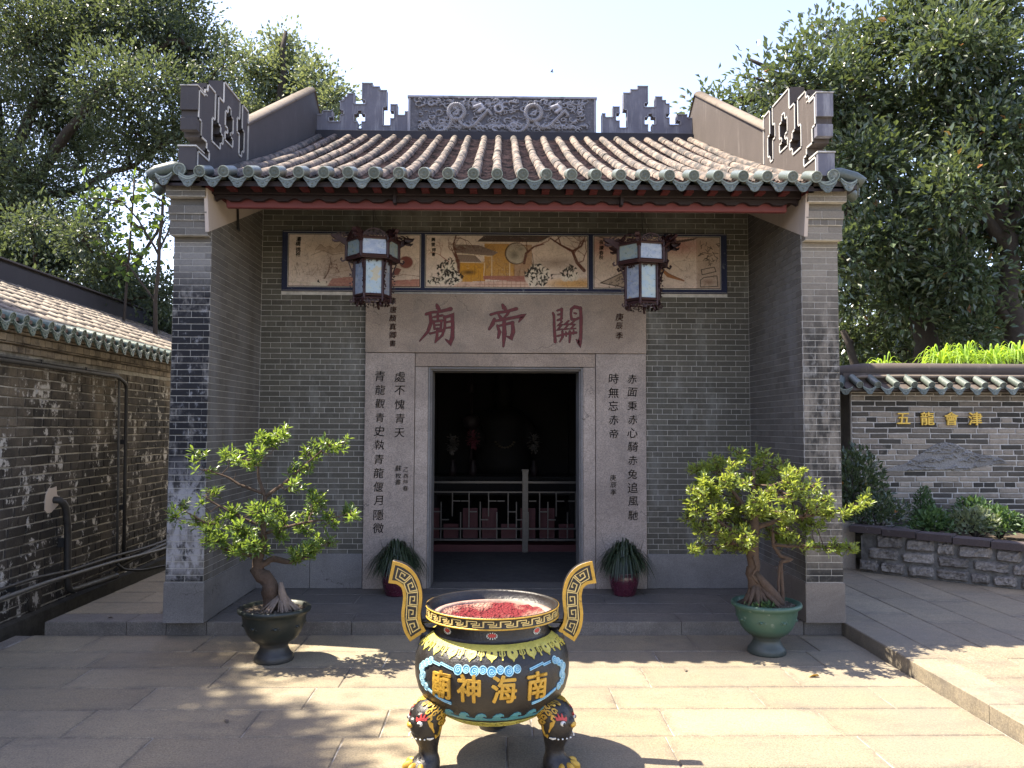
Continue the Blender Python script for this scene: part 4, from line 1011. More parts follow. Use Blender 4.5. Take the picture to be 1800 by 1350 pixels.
for s_ in (0, 1):
    cx = 0.62 if s_ == 0 else 1.42 + .22
    mx = (lambda P: P)
    carve(arc(cx, .27, .105, 20, 380, 26), .030, .034, .25)
    carve(arc(cx + (.16 if s_ == 0 else .14), .20, .13, 200, 330, 12) + [(cx + .42, .30), (cx + .46, .24)], .026, .030, .25)
    carve(arc(cx - .22, .16, .15, 20, -150, 14), .024, .028, .25)
    carve([(cx - .02, .27), (cx + .04, .30), (cx + .02, .24), (cx - .04, .25)], .018, .022)
    carve([(cx + .24, .34), (cx + .32, .37), (cx + .36, .32), (cx + .30, .28)], .030, .034)
    for q in range(7): a = rr.uniform(0, 6.3); carve([(cx + .3, .33), (cx + .3 + .1 * math.cos(a), .33 + .08 * math.sin(a))], .010, .02)
carve(arc(1.18, .32, .05, 0, 360, 14), .02, .03)
for k in range(330):
    x, y = rr.uniform(.10, 2.36), rr.choice([rr.uniform(.03, .13), rr.uniform(.36, .44), rr.uniform(.1, .4)]); a = rr.uniform(-25, 25) if y < .14 else rr.uniform(0, 360)
    carve(arc(x, y, rr.uniform(.02, .05), a, a + rr.uniform(120, 300), 7, .7), rr.uniform(.007, .014), rr.uniform(.010, .026))
for k in range(60):
    x = rr.uniform(.3, 2.2); carve([(x, .05 + rr.uniform(0, .06)), (x + .06, .07 + rr.uniform(0, .05)), (x + .13, .05 + rr.uniform(0, .05))], .010, .016)
for k in range(40): x, y = rr.uniform(.05, 2.4), rr.uniform(.08, .4); carve([(x, y), (x + rr.uniform(-.05, .05), y + rr.uniform(-.08, .08))], .007, .009)
Hh += rr.random(Hh.shape) * .0025
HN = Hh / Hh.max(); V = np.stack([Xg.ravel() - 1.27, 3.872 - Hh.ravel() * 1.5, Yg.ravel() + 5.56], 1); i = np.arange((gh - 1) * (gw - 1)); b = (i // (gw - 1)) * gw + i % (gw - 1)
rp = part_box('ridge_panel', MAT['plaster_ridge'], [(-1.285, 1.205, 3.88, 4.0, 5.553, 6.035)], bev=0)
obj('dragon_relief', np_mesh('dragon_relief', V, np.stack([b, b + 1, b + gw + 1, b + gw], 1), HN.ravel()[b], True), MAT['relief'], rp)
part_box('panel_border', MAT['plaster_edge'], [(-1.285, -1.255, 3.855, 3.885, 5.555, 6.03), (1.175, 1.205, 3.855, 3.885, 5.555, 6.03), (-1.295, 1.215, 3.845, 4.01, 6.022, 6.052)], rp, .004)
part_box('pale_bed', MAT['trim'], [(-2.47, 2.47, 3.86, 3.99, 5.553, 5.566)], bev=0)

# dark hall behind the door
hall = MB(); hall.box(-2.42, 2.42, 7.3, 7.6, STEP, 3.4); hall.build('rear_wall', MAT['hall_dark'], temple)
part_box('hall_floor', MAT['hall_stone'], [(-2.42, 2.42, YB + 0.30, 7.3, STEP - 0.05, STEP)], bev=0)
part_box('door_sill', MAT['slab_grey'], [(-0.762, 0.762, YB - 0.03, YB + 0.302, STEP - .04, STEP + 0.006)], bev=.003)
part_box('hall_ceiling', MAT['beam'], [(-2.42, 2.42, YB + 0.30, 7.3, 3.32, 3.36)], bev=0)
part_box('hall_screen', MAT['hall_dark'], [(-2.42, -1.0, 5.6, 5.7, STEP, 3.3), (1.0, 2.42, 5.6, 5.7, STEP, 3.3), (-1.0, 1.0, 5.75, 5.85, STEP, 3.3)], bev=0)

# ------------------------------------------------------------------ foliage tools
def leaf_mat(name, c1, c2, trans=0.35, rough=0.45, spec=0.5, tcol=None, yellow=None, yt=.955):
    t = NT(name); r = t.rnd(); n1 = t.noise(0.8, 2, .5)
    f = t.math('ADD', t.math('MULTIPLY', r, .7), t.math('MULTIPLY', n1, .3))
    col = t.mix(f, c1, c2)
    if yellow: col = t.mix(t.rng(r, yt, yt + .003), col, yellow)
    p = t.n('ShaderNodeBsdfPrincipled', {'Base Color': col, 'Roughness': rough, 'Specular IOR Level': spec})
    tc = t.mix(.6, col, tcol or tuple(min(1, x * k) for x, k in zip(c2, (2.2, 2.0, .8))), 'MIX')
    tr = t.n('ShaderNodeBsdfTranslucent', {0: tc})
    mx = t.n('ShaderNodeMixShader', {0: trans, 1: p, 2: tr}); t.n('ShaderNodeOutputMaterial', {0: mx}); return t.m
MAT['leaf_dark'] = leaf_mat('small dark tree leaf', (0.027, 0.045, 0.031), (0.080, 0.110, 0.066), .32, .42, .5)
MAT['leaf_pale'] = leaf_mat('pale olive tree leaf', (0.085, 0.112, 0.07), (0.16, 0.20, 0.125), .28, .5, .4)
MAT['leaf_gloss'] = leaf_mat('glossy broad leaf', (0.028, 0.047, 0.029), (0.090, 0.126, 0.068), .25, .27, .7, None, (.30, .13, .04), .994)
MAT['leaf_bright'] = leaf_mat('young yellow green leaf', (0.04, 0.085, 0.024), (0.11, 0.17, 0.045), .36, .5, .4)
MAT['leaf_bonsai_l'] = leaf_mat('bonsai leaf left', (0.022, 0.050, 0.017), (0.16, 0.24, 0.06), .38, .33, .6, (.42, .58, .06))
MAT['leaf_bonsai_r'] = leaf_mat('bonsai leaf right', (0.035, 0.070, 0.02), (0.25, 0.32, 0.07), .42, .33, .6, (.60, .68, .08))
MAT['blade'] = leaf_mat('dark strap leaf', (0.012, 0.022, 0.013), (0.055, 0.08, 0.04), .15, .4, .5)
MAT['blade_bright'] = leaf_mat('bright palm leaf', (0.13, 0.24, 0.03), (0.28, 0.42, 0.06), .45, .5, .4)
MAT['leaf_under'] = leaf_mat('planter leaf', (0.02, 0.05, 0.02), (0.09, 0.16, 0.06), .25, .5, .4)
def bark(name, a, b, sc=18):
    t = NT(name); n1 = t.noise(sc, 6, .75); n2 = t.noise(1.0, 5, .7, t.scl(t.pos(), 30, 30, 8))
    return t.out(t.mix(n1, a, b), .9, t.bump(t.math('ADD', n1, n2), .8, .01), .2)
MAT['bark'] = bark('dark bark', (0.022, 0.018, 0.015), (0.07, 0.058, 0.048))
MAT['bark_bonsai'] = bark('bonsai bark', (0.028, 0.02, 0.015), (0.15, 0.105, 0.078), 45)
MAT['root_pale'] = bark('pale bare root', (0.10, 0.075, 0.058), (0.33, 0.26, 0.21), 40)

def unit(a): return a / np.maximum(np.linalg.norm(a, axis=-1, keepdims=True), 1e-9)
def leaf_mesh(name, P, D, L, Wd, seed=0, fold=.12, droop=.1, up=.5, nseg=1):
    """folded leaves: base P, direction D, length L, width Wd"""
    r = np.random.default_rng(seed); n = len(P); L = np.asarray(L).reshape(-1, 1) * np.ones((n, 1)); Wd = np.asarray(Wd).reshape(-1, 1) * np.ones((n, 1))
    Nn = unit(np.array([0, 0, up]) + r.normal(0, .5, (n, 3))); S = unit(np.cross(D, Nn)); Nn = np.cross(S, D)
    if nseg == 1:
        a = P; b = P + D * L * .48 + S * Wd / 2 + Nn * L * fold; c = P + D * L - Nn * L * droop; d = P + D * L * .48 - S * Wd / 2 + Nn * L * fold
        V = np.stack([a, b, c, d], 1).reshape(-1, 3); F = np.arange(4 * n).reshape(-1, 4)
        return np_mesh(name, V, F, r.random(n))
    # six outline points and two on the midrib
    m1 = P + D * L * .38; m2 = P + D * L * .72 - Nn * L * droop * .4; tip = P + D * L - Nn * L * droop
    e = [m1 + S * Wd * .42 + Nn * L * fold, m2 + S * Wd * .5 + Nn * L * fold, m1 - S * Wd * .42 + Nn * L * fold, m2 - S * Wd * .5 + Nn * L * fold]
    V = np.stack([P, e[0], e[1], tip, e[3], e[2], m1, m2], 1).reshape(-1, 3)
    b = np.arange(n)[:, None] * 8
    F = np.concatenate([b + np.array([q]) for q in ((0, 1, 6, 6), )], 0)
    Q = [np.array(q) for q in ((0, 1, 6), (0, 6, 5), (1, 2, 7), (1, 7, 6), (6, 7, 4), (6, 4, 5), (2, 3, 7), (7, 3, 4))]
    F = np.concatenate([b + q for q in Q], 0)
    return np_mesh(name, V, F, np.tile(r.random(n), len(Q)), True)

def make_tree(name, label, base, limbs, lobes, L, Wd, per, dens, mat, seed, sigma=.22, bark='bark', group=None, twig=.02, cat='tree', flat=.85, limb_to=True, upbias=.5):
    r = np.random.default_rng(seed); root = thing(name, label, cat, base, group)
    m = MB(); nodes = []
    for pts, r0, r1 in limbs:
        P = []
        for k in range(len(pts) - 1):
            for q in range(4):
                t_ = q / 4; P.append(Vector(pts[k]).lerp(Vector(pts[k + 1]), t_) + Vector(r.normal(0, r0 * .18, 3)) * (1 if k + q else 0))
        P.append(Vector(pts[-1])); n = len(P); m.tube(P, [r0 + (r1 - r0) * k / (n - 1) for k in range(n)], 9); nodes += [np.array(p) for p in P]
    nodes = np.array(nodes); C = []
    for (x, y, z, rad) in lobes:
        c = np.array([x, y, z]); k = int(np.argmin(np.linalg.norm(nodes - c, axis=1) + np.maximum(0, nodes[:, 2] - z) * 2))
        p0 = nodes[k]
        if limb_to:
            mid = (p0 + c) / 2 + r.normal(0, rad * .15, 3); m.tube([p0, mid, c], [twig * 2.4, twig * 1.7, twig], 6)
        n = max(4, int(dens * rad ** 2)); d = unit(r.normal(0, 1, (n, 3))); q = c + d * (rad * r.random((n, 1)) ** .42) * np.array([1, 1, flat])
        for j in range(0, n, 3): m.tube([c + r.normal(0, .05, 3), (c + q[j]) / 2 + r.normal(0, .06, 3), q[j]], [twig * .7, twig * .5, twig * .25], 3, False)
        C.append(np.concatenate([q, d], 1))
    C = np.concatenate(C, 0); n = len(C)
    m.build('trunk', MAT[bark], root)
    ctr = np.repeat(C[:, :3], per, 0); od = np.repeat(C[:, 3:], per, 0)
    off = r.normal(0, 1, (n * per, 3)) * sigma * np.repeat(r.uniform(.6, 1.3, (n, 1)), per, 0); P = ctr + off
    D = unit(unit(off) * .9 + od * .5 + np.array([0, 0, .15]) + r.normal(0, .5, (n * per, 3)))
    me = leaf_mesh('crown', P, D, L * r.uniform(.7, 1.25, n * per), Wd * r.uniform(.7, 1.2, n * per), seed, up=upbias)
    obj('crown', me, MAT[mat], root)
    return root

# ------------------------------------------------------------------ neighbour house on the left (turned by 1.8 degrees)
HA = R(1.8); HX = -4.09
def hp(a, n, z): return (HX + n * math.cos(HA) - a * math.sin(HA), a * math.cos(HA) + n * math.sin(HA), z)   # a along the wall, n out of it
HM = T(HX, 0, 0) @ Matrix.Rotation(HA, 4, 'Z')
house = thing('brick_house', 'low dark brown brick house with green eave tiles and pale sloping roof beside the temple', 'house', (-6.3, 3.5, 0))
m = MB(); m.poly_prism([(-4.4, -.3), (0, -.3), (0, 2.34), (0, 2.42), (-2.2, 3.34), (-4.4, 2.42)], lambda a, b, h: hp(h, a, b), -9.0, 11.0)
hw = m.build('wall', MAT['mortar_old'], house)
AH = HM @ Matrix.Rotation(R(90), 4, 'Z')                       # u along +a, y into the wall
rb = random.Random(31)
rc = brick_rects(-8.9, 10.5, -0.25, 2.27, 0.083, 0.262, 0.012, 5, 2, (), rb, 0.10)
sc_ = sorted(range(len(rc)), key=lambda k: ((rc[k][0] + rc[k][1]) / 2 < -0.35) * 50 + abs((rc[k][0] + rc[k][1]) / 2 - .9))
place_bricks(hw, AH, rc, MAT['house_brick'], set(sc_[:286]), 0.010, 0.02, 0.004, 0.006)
m = MB()                                                        # corbel courses of headers under the eaves
for row, (z0, z1, pr) in enumerate(((2.275, 2.335, .03), (2.338, 2.352, .07), (2.355, 2.42, .065), (2.424, 2.445, .10), (2.448, 2.50, .12))):
    a = -8.9; w = 0.115 if row in (0, 2) else (0.26 if row in (1, 3) else .13)
    while a < 10.5:
        g = rb.uniform(.004, .010); brick_shape(m, w - g, z1 - z0 - .004, pr, .03, AH, .003, rb.random(), rb, .004, a + w / 2, (z0 + z1) / 2); a += w
tag(m.build('corbel_bricks', brick_mat('pale corbel brick', (0.17, 0.14, 0.105), (0.30, 0.25, 0.19), [((0.05, 0.04, 0.035), (4, 4, 5), .5, .65, -1, 0, 9, 10, .8)]), house), kind='stuff')
m = MB(); m.poly_prism([(0.20, 2.50), (0.20, 2.53), (-2.2, 3.50), (-4.6, 2.53), (-4.6, 2.47), (-2.2, 3.40)], lambda a, b, h: hp(h, a, b), -9.1, 11.0)
hr = m.build('roof', MAT['terra_dark'], house)
HT = tile_mat('pale house tile', (0.16, 0.135, 0.11), (0.24, 0.205, 0.165), (0.05, 0.044, 0.038), .46, .62)
m = MB(); a = -9.01; hsl = math.atan2(.97, 2.4)
eav = cap_tile(.16, .046).mesh('eave_tile', [MAT['green_dark'], MAT['green_pale']]); drp = drip_tile(.15, .075, .10).mesh('drip_tile', [MAT['green_dark'], MAT['green_pale']]); n = 0
while a < 10.8:
    dz = rb.uniform(-.004, .004)
    L_ = 0
    for q in range(8):
        f0, f1 = q / 8, (q + 1.04) / 8
        p0 = hp(a, .06 - 2.26 * f0, 2.56 + .93 * f0 + dz); p1 = hp(a, .06 - 2.26 * f1, 2.56 + .93 * f1 + dz)
        m.tube([p0, p1], [.046, .042], 8, True, rb.random())
    if a > -3.5:
        M = T(*hp(a, .225, 2.515 + dz)) @ Matrix.Rotation(HA + R(90), 4, 'Z') @ Matrix.Rotation(R(14), 4, 'X')
        obj('eave_tile', eav, None, house, M)
        obj('drip_tile', drp, None, house, T(*hp(a + .095, .215, 2.50)) @ Matrix.Rotation(HA + R(90), 4, 'Z') @ Matrix.Rotation(R(-6), 4, 'X'))
    a += 0.19
tag(m.build('barrel_tiles', HT, house), kind='stuff')
m = MB(); a = -8.91
while a < 10.7:
    for q in range(22):
        f0 = q / 22; rd = rb.random(); i = len(m.v)
        for f, lift in ((f0, .022), (f0 + .06, .002)):
            for u_ in (-.05, -.02, .02, .05): m.v.append(hp(a + u_, .18 - 2.38 * f, 2.515 + .965 * f + lift - (.010 if abs(u_) < .03 else 0)))
        for u_ in range(3): m.face([i + u_, i + u_ + 1, i + 5 + u_, i + 4 + u_], rd)
        m.v += [hp(a - .05, .181 - 2.38 * f0, 2.515 + .965 * f0), hp(a + .05, .181 - 2.38 * f0, 2.515 + .965 * f0)]; m.face([i, i + 8, i + 9, i + 3], rd)
    a += .19
tag(m.build('pan_tiles', MAT['terra_dark'], house), kind='stuff')
m = MB(); m.poly_prism([(-2.08, 3.40), (-2.08, 3.70), (-2.12, 3.74), (-2.28, 3.74), (-2.32, 3.70), (-2.32, 3.40)], lambda a, b, h: hp(h, a, b), -9.1, 11.0)
m.build('ridge', MAT['ridge_band'], house)
m = MB(); m.poly_prism([(-2.05, 3.742), (-2.05, 3.762), (-2.35, 3.762), (-2.35, 3.742)], lambda a, b, h: hp(h, a, b), -9.1, 11.0); m.build('ridge_cap', MAT['plaster_dark'], house)
# pipes and cables on its wall
def pipe(name, label, pts, r_, mat, group=None, seg=10, clips=()):
    e = thing(name, label, 'pipe' if 'pipe' in name else 'cable', hp(*pts[0]), group)
    P = []
    for k, p in enumerate(pts):
        if 0 < k < len(pts) - 1:
            a, b, c = Vector(pts[k - 1]), Vector(p), Vector(pts[k + 1]); d = min(.06, (a - b).length * .4, (c - b).length * .4)
            for t_ in (0, .5, 1): P.append((b + (a - b).normalized() * d).lerp(b, t_).lerp(b.lerp(b + (c - b).normalized() * d, t_), t_))
        else: P.append(Vector(p))
    r_ *= .8; m = MB(); m.tube([hp(*p) for p in P], r_, seg); m.build('tube', MAT[mat], e)
    for (a, z) in clips:
        m = MB(); m.box(a - .012, a + .012, -.02 - r_ * 2 - .02, .0, z - r_ * 1.3, z + r_ * 1.3, 0, 0, AH); m.build('clamp', MAT['iron'], e)
    return e
pipe('conduit_pipe', 'grey conduit running under the house eaves and turning down the wall', [(-8.8, .045, 2.255), (.7, .045, 2.228), (2.0, .045, 2.218), (2.05, .045, 2.18), (2.10, .045, 1.2), (2.13, .045, .26)], .016, 'pipe_grey', clips=((-.3, 2.24), (.5, 2.232), (1.3, 2.222)))
pipe('drain_pipe', 'dark vertical pipe beside the grey conduit on the brown wall', [(-8.8, .10, 2.215), (1.9, .10, 2.185), (2.14, .085, 2.12), (2.17, .085, 1.2), (2.20, .085, .24)], .024, 'pipe_dark', clips=((2.16, 1.5), (2.18, .8)))
pipe('thin_cable', 'thin black cable hanging beside the pipes and curling low on the wall', [(2.24, .05, 2.2), (2.235, .06, 1.5), (2.26, .05, .9), (2.22, .08, .45), (2.30, .06, .24)], .008, 'iron', seg=6)
pipe('drain_pipe', 'short stained drain pipe coming out of a plaster patch in the brown wall', [(.86, -.03, 1.0), (.87, .07, 1.0), (.93, .09, .93), (.98, .09, .72), (1.0, .09, .26), (1.02, .10, .15), (1.9, .14, .13)], .040, 'pipe_dark', clips=((.985, .60),))
pipe('low_pipe', 'pale grey pipe running low along the foot of the brown wall', [(-8.8, .15, .36), (.5, .15, .325), (1.7, .15, .288), (3.0, .15, .222), (6, .15, .20)], .022, 'pipe_grey', clips=((.2, .33), (1.2, .30)))
pipe('low_pipe', 'dark pipe running just above the pale low pipe along the brown wall', [(-8.8, .11, .43), (.4, .11, .385), (1.0, .11, .34), (1.9, .12, .33), (2.6, .12, .30), (6, .12, .27)], .018, 'pipe_dark')
pipe('bent_pipe', 'black hose sagging from the wall pipes towards the temple corner', [(1.86, .16, .26), (1.95, .19, .18), (2.25, .26, .12), (2.7, .45, .115), (3.1, .95, .13)], .017, 'iron', clips=())
pipe('low_pipe', 'thick dark pipe sloping up behind the sagging black hose', [(1.9, .13, .19), (2.5, .13, .24), (3.4, .12, .26), (6.0, .12, .26)], .028, 'pipe_dark')
pt = MB(); pr_ = random.Random(2)
pt.poly_prism([(.83 + .13 * math.cos(q * .52) * pr_.uniform(.7, 1.15), 1.0 + .13 * math.sin(q * .52) * pr_.uniform(.7, 1.2)) for q in range(12)], lambda a, b, h: hp(a, h, b), 0.0, .016)
pt.build('plaster_patch', MAT['plaster_cream'], house)
pt = MB(); pt.poly_prism([(.62 + .12 * math.cos(q * .63) * pr_.uniform(.7, 1.15), .16 + .10 * math.sin(q * .63) * pr_.uniform(.7, 1.2)) for q in range(10)], lambda a, b, h: hp(a, h, b), 0.0, .014)
pt.build('plaster_patch', MAT['house_brick'], house)
m = MB(); m.poly_prism([(.0, -.25), (.06, -.25), (.06, .05), (.0, .07)], lambda a, b, h: hp(h, a, b), -8.9, 8); m.build('wall_foot', MAT['ditch'], house)

# ------------------------------------------------------------------ garden wall on the right
gwall = thing('garden_wall', 'grey brick garden wall with green tiled cap and four gold characters', 'wall', (6.8, 3.5, STEP))
GY = 3.30
m = MB(); m.box(4.29, 9.6, GY, GY + .30, 0.0, 2.13); m.box(3.95, 4.285, GY + .45, GY + .75, 0.0, 2.13); m.box(2.75, 3.945, GY + .47, GY + .77, 0.0, 2.13); m.box(4.29, 4.55, GY + .302, GY + .75, 0, 2.12)
core = m.build('wall_core', MAT['garden_mortar'], gwall)
rg = random.Random(77)
rc = brick_rects(4.29, 9.0, 0.42, 2.12, 0.0665, 0.262, 0.013, 6, 4, (), rg, 0.16)
sc_ = sorted(range(len(rc)), key=lambda k: (rc[k][1] > 6.75) * 9 + abs((rc[k][2] + rc[k][3]) / 2 - 1.5))
place_bricks(core, plane(0, GY, 0), rc, MAT['garden_brick'], set(sc_[:290]), 0.010, 0.02, 0.0035, 0.007)
rc = brick_rects(2.75, 4.285, 0.1, 2.12, 0.0665, 0.262, 0.012, 6, 4, (), rg, 0.1); place_bricks(core, plane(0, GY + .45, 0), rc, MAT['garden_brick'], set(), 0.006, 0.03, 0.003, 0.004)
m = MB(); m.box(4.272, 4.289, GY - .002, GY + .5, 0.1, 2.12); m.build('wall_end', MAT['garden_brick'], gwall)
# cap: tiles, trim and rounded ridge
m = MB(); m.poly_prism([(GY - .20, 2.135), (GY - .20, 2.16), (GY + .10, 2.30), (GY + .50, 2.14), (GY + .50, 2.10)], lambda a, b, h: (h, a, b), 4.15, 9.6); m.build('cap_bed', MAT['plaster_brown'], gwall)
gcap = cap_tile(.24, .043).mesh('eave_tile', [MAT['green'], MAT['green_pale']]); gdrp = drip_tile(.16, .07, .12).mesh('drip_tile', [MAT['green'], MAT['green_pale']])
x = 4.30
while x < 9.4:
    obj('eave_tile', gcap, None, gwall, T(x + rg.uniform(-.006, .006), GY - .235, 2.205 + rg.uniform(-.004, .004)) @ Matrix.Rotation(R(24), 4, 'X') @ Matrix.Rotation(rg.uniform(0, 6), 4, 'Y'))
    obj('drip_tile', gdrp, None, gwall, T(x + .109, GY - .235, 2.178 + rg.uniform(-.003, .003)) @ Matrix.Rotation(R(-8), 4, 'X')); x += .218
for k in range(4):                                              # cap turning back at the left end
    obj('eave_tile', gcap, None, gwall, T(4.07 - k * .06 + (0 if k else .03), GY - .13 + k * .16, 2.205) @ Matrix.Rotation(R(-30 - 18 * k), 4, 'Z') @ Matrix.Rotation(R(24), 4, 'X'))
    obj('drip_tile', gdrp, None, gwall, T(4.14 - k * .06, GY - .20 + k * .16, 2.178) @ Matrix.Rotation(R(-25 - 18 * k), 4, 'Z'))
m = MB(); m.tube([(9.6, GY + .1, 2.40), (4.9, GY + .1, 2.41), (4.5, GY + .11, 2.405), (4.15, GY + .25, 2.37), (3.95, GY + .5, 2.33), (3.3, GY + .62, 2.32), (2.75, GY + .62, 2.32)], [.085] * 7, 12); m.build('cap_ridge', MAT['plaster_brown'], gwall)
m = MB(); m.tube([(9.6, GY - .04, 2.318), (4.9, GY - .04, 2.318), (4.45, GY - .03, 2.312), (4.1, GY + .14, 2.29), (3.9, GY + .4, 2.26)], .022, 8); m.build('cap_trim', MAT['coping'], gwall)
m = MB(); m.box(2.75, 4.3, GY + .30, GY + .95, 2.13, 2.26); m.box(4.2, 9.6, GY + .0, GY + .20, 2.22, 2.36); m.build('cap_core', MAT['plaster_brown'], gwall)
for k, ch in enumerate('五龍會津'):
    V, F = text_mesh(ch, None, .016, .05, 0); m = MB(); xc = 4.92 + k * .298
    m.add([(xc + p[0] * .178, GY - .032 - p[2] * .25, 1.80 + p[1] * .172) for p in V], F); m.build('gold_character', MAT['gold_letter'], gwall)
# shallow carved mountain relief
gw2, gh2 = 230, 60; Xq, Yq = np.meshgrid(np.linspace(0, 1.9, gw2), np.linspace(0, .42, gh2))
Xg, Yg = Xq, Yq; rr = np.random.default_rng(9)
ridge = .10 + .24 * np.exp(-((Xq - 1.05) / .42) ** 2) + .10 * np.exp(-((Xq - .62) / .25) ** 2) + .04 * np.sin(Xq * 9); low = .02 + .10 * np.clip((Xq - .5) / 1.2, 0, 1) * np.abs(np.sin(Xq * 3)); edge_ = np.clip(np.minimum(Xq / .5, (1.9 - Xq) / .3), 0, 1)
mask = np.clip((ridge * edge_ - Yq) / .02, 0, 1) * np.clip((Yq - low) / .02, 0, 1)
Hh = np.zeros(Xq.shape)
for k in range(130):
    x, y = rr.uniform(.1, 1.8), rr.uniform(.03, .36); a = rr.uniform(-60, 60); dx, dy = .10 * math.cos(R(a)) * rr.uniform(.5, 1.4), .03 * math.sin(R(a))
    P = [(x, y), (x + dx * .5, y + dy + .012), (x + dx, y)]
    for q in range(2):
        (x0, y0), (x1, y1) = P[q], P[q + 1]; ddx, ddy = x1 - x0, y1 - y0; l = ddx * ddx + ddy * ddy
        t_ = np.clip(((Xq - x0) * ddx + (Yq - y0) * ddy) / l, 0, 1); d = np.hypot(Xq - x0 - t_ * ddx, Yq - y0 - t_ * ddy) / .008; Hh = np.maximum(Hh, .024 * np.sqrt(np.clip(1 - d * d, 0, 1)))
Hh = np.where(mask > .02, .013 + Hh * mask, -.01)
V = np.stack([Xq.ravel() + 4.55, GY - Hh.ravel() - .002, Yq.ravel() + 1.13], 1); i = np.arange((gh2 - 1) * (gw2 - 1)); b = (i // (gw2 - 1)) * gw2 + i % (gw2 - 1); keep = (mask.ravel()[b] > .02)
b = b[keep]; obj('mountain_relief', np_mesh('mountain_relief', V, np.stack([b, b + 1, b + gw2 + 1, b + gw2], 1), np.clip((Hh.ravel()[b] - .013) / .012, 0, 1), True), MAT['relief_stone'], gwall)

# ------------------------------------------------------------------ raised bed with its rough stone wall
bed = thing('stone_planter', 'rough stone retaining wall with dark brick coping in front of the garden wall', 'planter', (5.4, 1.8, STEP))
p0, p1 = Vector((3.93, 2.28, 0)), Vector((6.6, -0.08, 0)); du = (p1 - p0).normalized(); ang = math.atan2(du.y, du.x)
AB = T(p0.x, p0.y, 0) @ Matrix.Rotation(ang, 4, 'Z'); Ltot = (p1 - p0).length
def bh(u): return .60 - .035 * u
m = MB(); m.poly_prism([(0, .1), (Ltot, .1), (Ltot, bh(Ltot) - .07), (0, bh(0) - .07)], lambda a, b, h: AB @ Vector((a, h, b)), .02, .30); m.box(-.02, .25, .02, 1.2, .1, .50, 0, 0, AB)
bedcore = m
stn = stone_mat('rubble stone', (.11, .10, .09), (.33, .30, .265), .6, 45, (.05, .045, .04), .8, .9, bump=1.0, streak=False)
MAT['bed_mortar'] = simple('dirty rubble mortar', (.13, .125, .115), .95, .5, 14, 1.0)
bedcore.build('wall_core', MAT['bed_mortar'], bed)
def rubble(w, h, seed):
    r = random.Random(seed); m = MB(); nx, nz = 8, 5; fx = [r.uniform(-.10, .10) for _ in range(4)]
    for b_ in range(nz + 1):
        for a_ in range(nx + 1):
            u_, v_ = a_ / nx, b_ / nz; inner = 0 < a_ < nx and 0 < b_ < nz
            x = (u_ - .5) * w * (1 + fx[0] * (v_ - .5)); zz = (v_ - .5) * h * (1 + fx[1] * (u_ - .5) * 2)
            m.v.append((x + r.uniform(-.007, .007), (-.012 - r.uniform(0, .022)) if inner else .035, zz + r.uniform(-.006, .006)))
    for b_ in range(nz):
        for a_ in range(nx): i = b_ * (nx + 1) + a_; m.face([i, i + 1, i + nx + 2, i + nx + 1])
    return m
for row in range(3):
    u_ = -.05 + row * .09
    while u_ < Ltot:
        w = rb.uniform(.16, .36); h_ = (bh(u_) - .075 - .105) / 3 * (1.0 + (0.12 if row == 2 else -.06)); zc = .108 + (bh(u_) - .075 - .105) * (row + .5) / 3
        q = rubble(w - .012, h_ - .006, rb.random()); q.build('stone', stn, bed, AB @ T(u_ + w / 2, 0, zc) @ Matrix.Rotation(rb.uniform(-.05, .05), 4, 'Y')); u_ += w
u_ = -.12
while u_ < Ltot:
    w = .34; q = MB(); q.box(0, w - .012, -.05, .17, bh(u_) - .068, bh(u_) + rb.uniform(-.003, .004)); o = q.build('coping_stone', brick_mat('dark coping', (.045, .035, .035), (.085, .068, .065), [((.25, .23, .22), (7, 7, 7), .6, .7, -1, 0, 9, 10, .7)]) if u_ < 0 else o.data.materials[0], bed, AB @ T(u_, 0, 0))
    u_ += w
m = MB(); m.v = [(3.95, 2.5, .50), (6.7, .1, .42), (9.4, .1, .42), (9.4, 3.3, .46), (4.29, 3.3, .46), (4.0, 3.3, .46)]; m.face([0, 1, 2, 3, 4, 5]); m.build('bed_soil', MAT['earth'], bed)
m = MB(); m.box(3.55, 3.95, 2.5, 2.62, .1, .62); m.box(3.50, 3.93, 2.62, 3.7, .1, .30); o = m.build('low_brick_stub', MAT['garden_brick'], bed)

def shrub(name, label, c, rad, n, L, Wd, mat, seed, hz=1.0, stems=6, cat='shrub', dirup=.3, group=None):
    r = np.random.default_rng(seed); root = thing(name, label, cat, c, group); m = MB()
    d = unit(r.normal(0, 1, (n, 3))); d[:, 2] = np.abs(d[:, 2]) * 1.0; P = np.array(c) + np.array([0, 0, rad[2] * .25]) + d * np.array(rad) * (r.random((n, 1)) ** .35)
    for k in range(stems): q = P[r.integers(n)]; m.tube([np.array(c) + r.normal(0, .02, 3) * np.array([1, 1, 0]), (np.array(c) + q) / 2 + r.normal(0, .02, 3), q], [.012, .009, .004], 5)
    m.build('stems', MAT['bark'], root)
    D = unit(d + np.array([0, 0, dirup]) + r.normal(0, .45, (n, 3)))
    obj('foliage', leaf_mesh('foliage', P, D, L * r.uniform(.6, 1.2, n), Wd * r.uniform(.7, 1.2, n), seed, up=.8), MAT[mat], root); return root
shrub('dark_bush', 'dark glossy bush in the shadowed corner between temple pillar and garden wall', (4.15, 2.95, .48), (.42, .35, .80), 1500, .085, .040, 'leaf_gloss', 1)
shrub('dark_bush', 'low dark bush spilling over the left end of the planter coping', (4.25, 2.55, .50), (.42, .25, .34), 700, .07, .035, 'leaf_gloss', 2)
shrub('conical_shrub', 'small upright cone shaped shrub with fine green foliage against the brick wall', (4.98, 2.95, .50), (.13, .12, .40), 900, .04, .016, 'leaf_under', 3, dirup=.9)
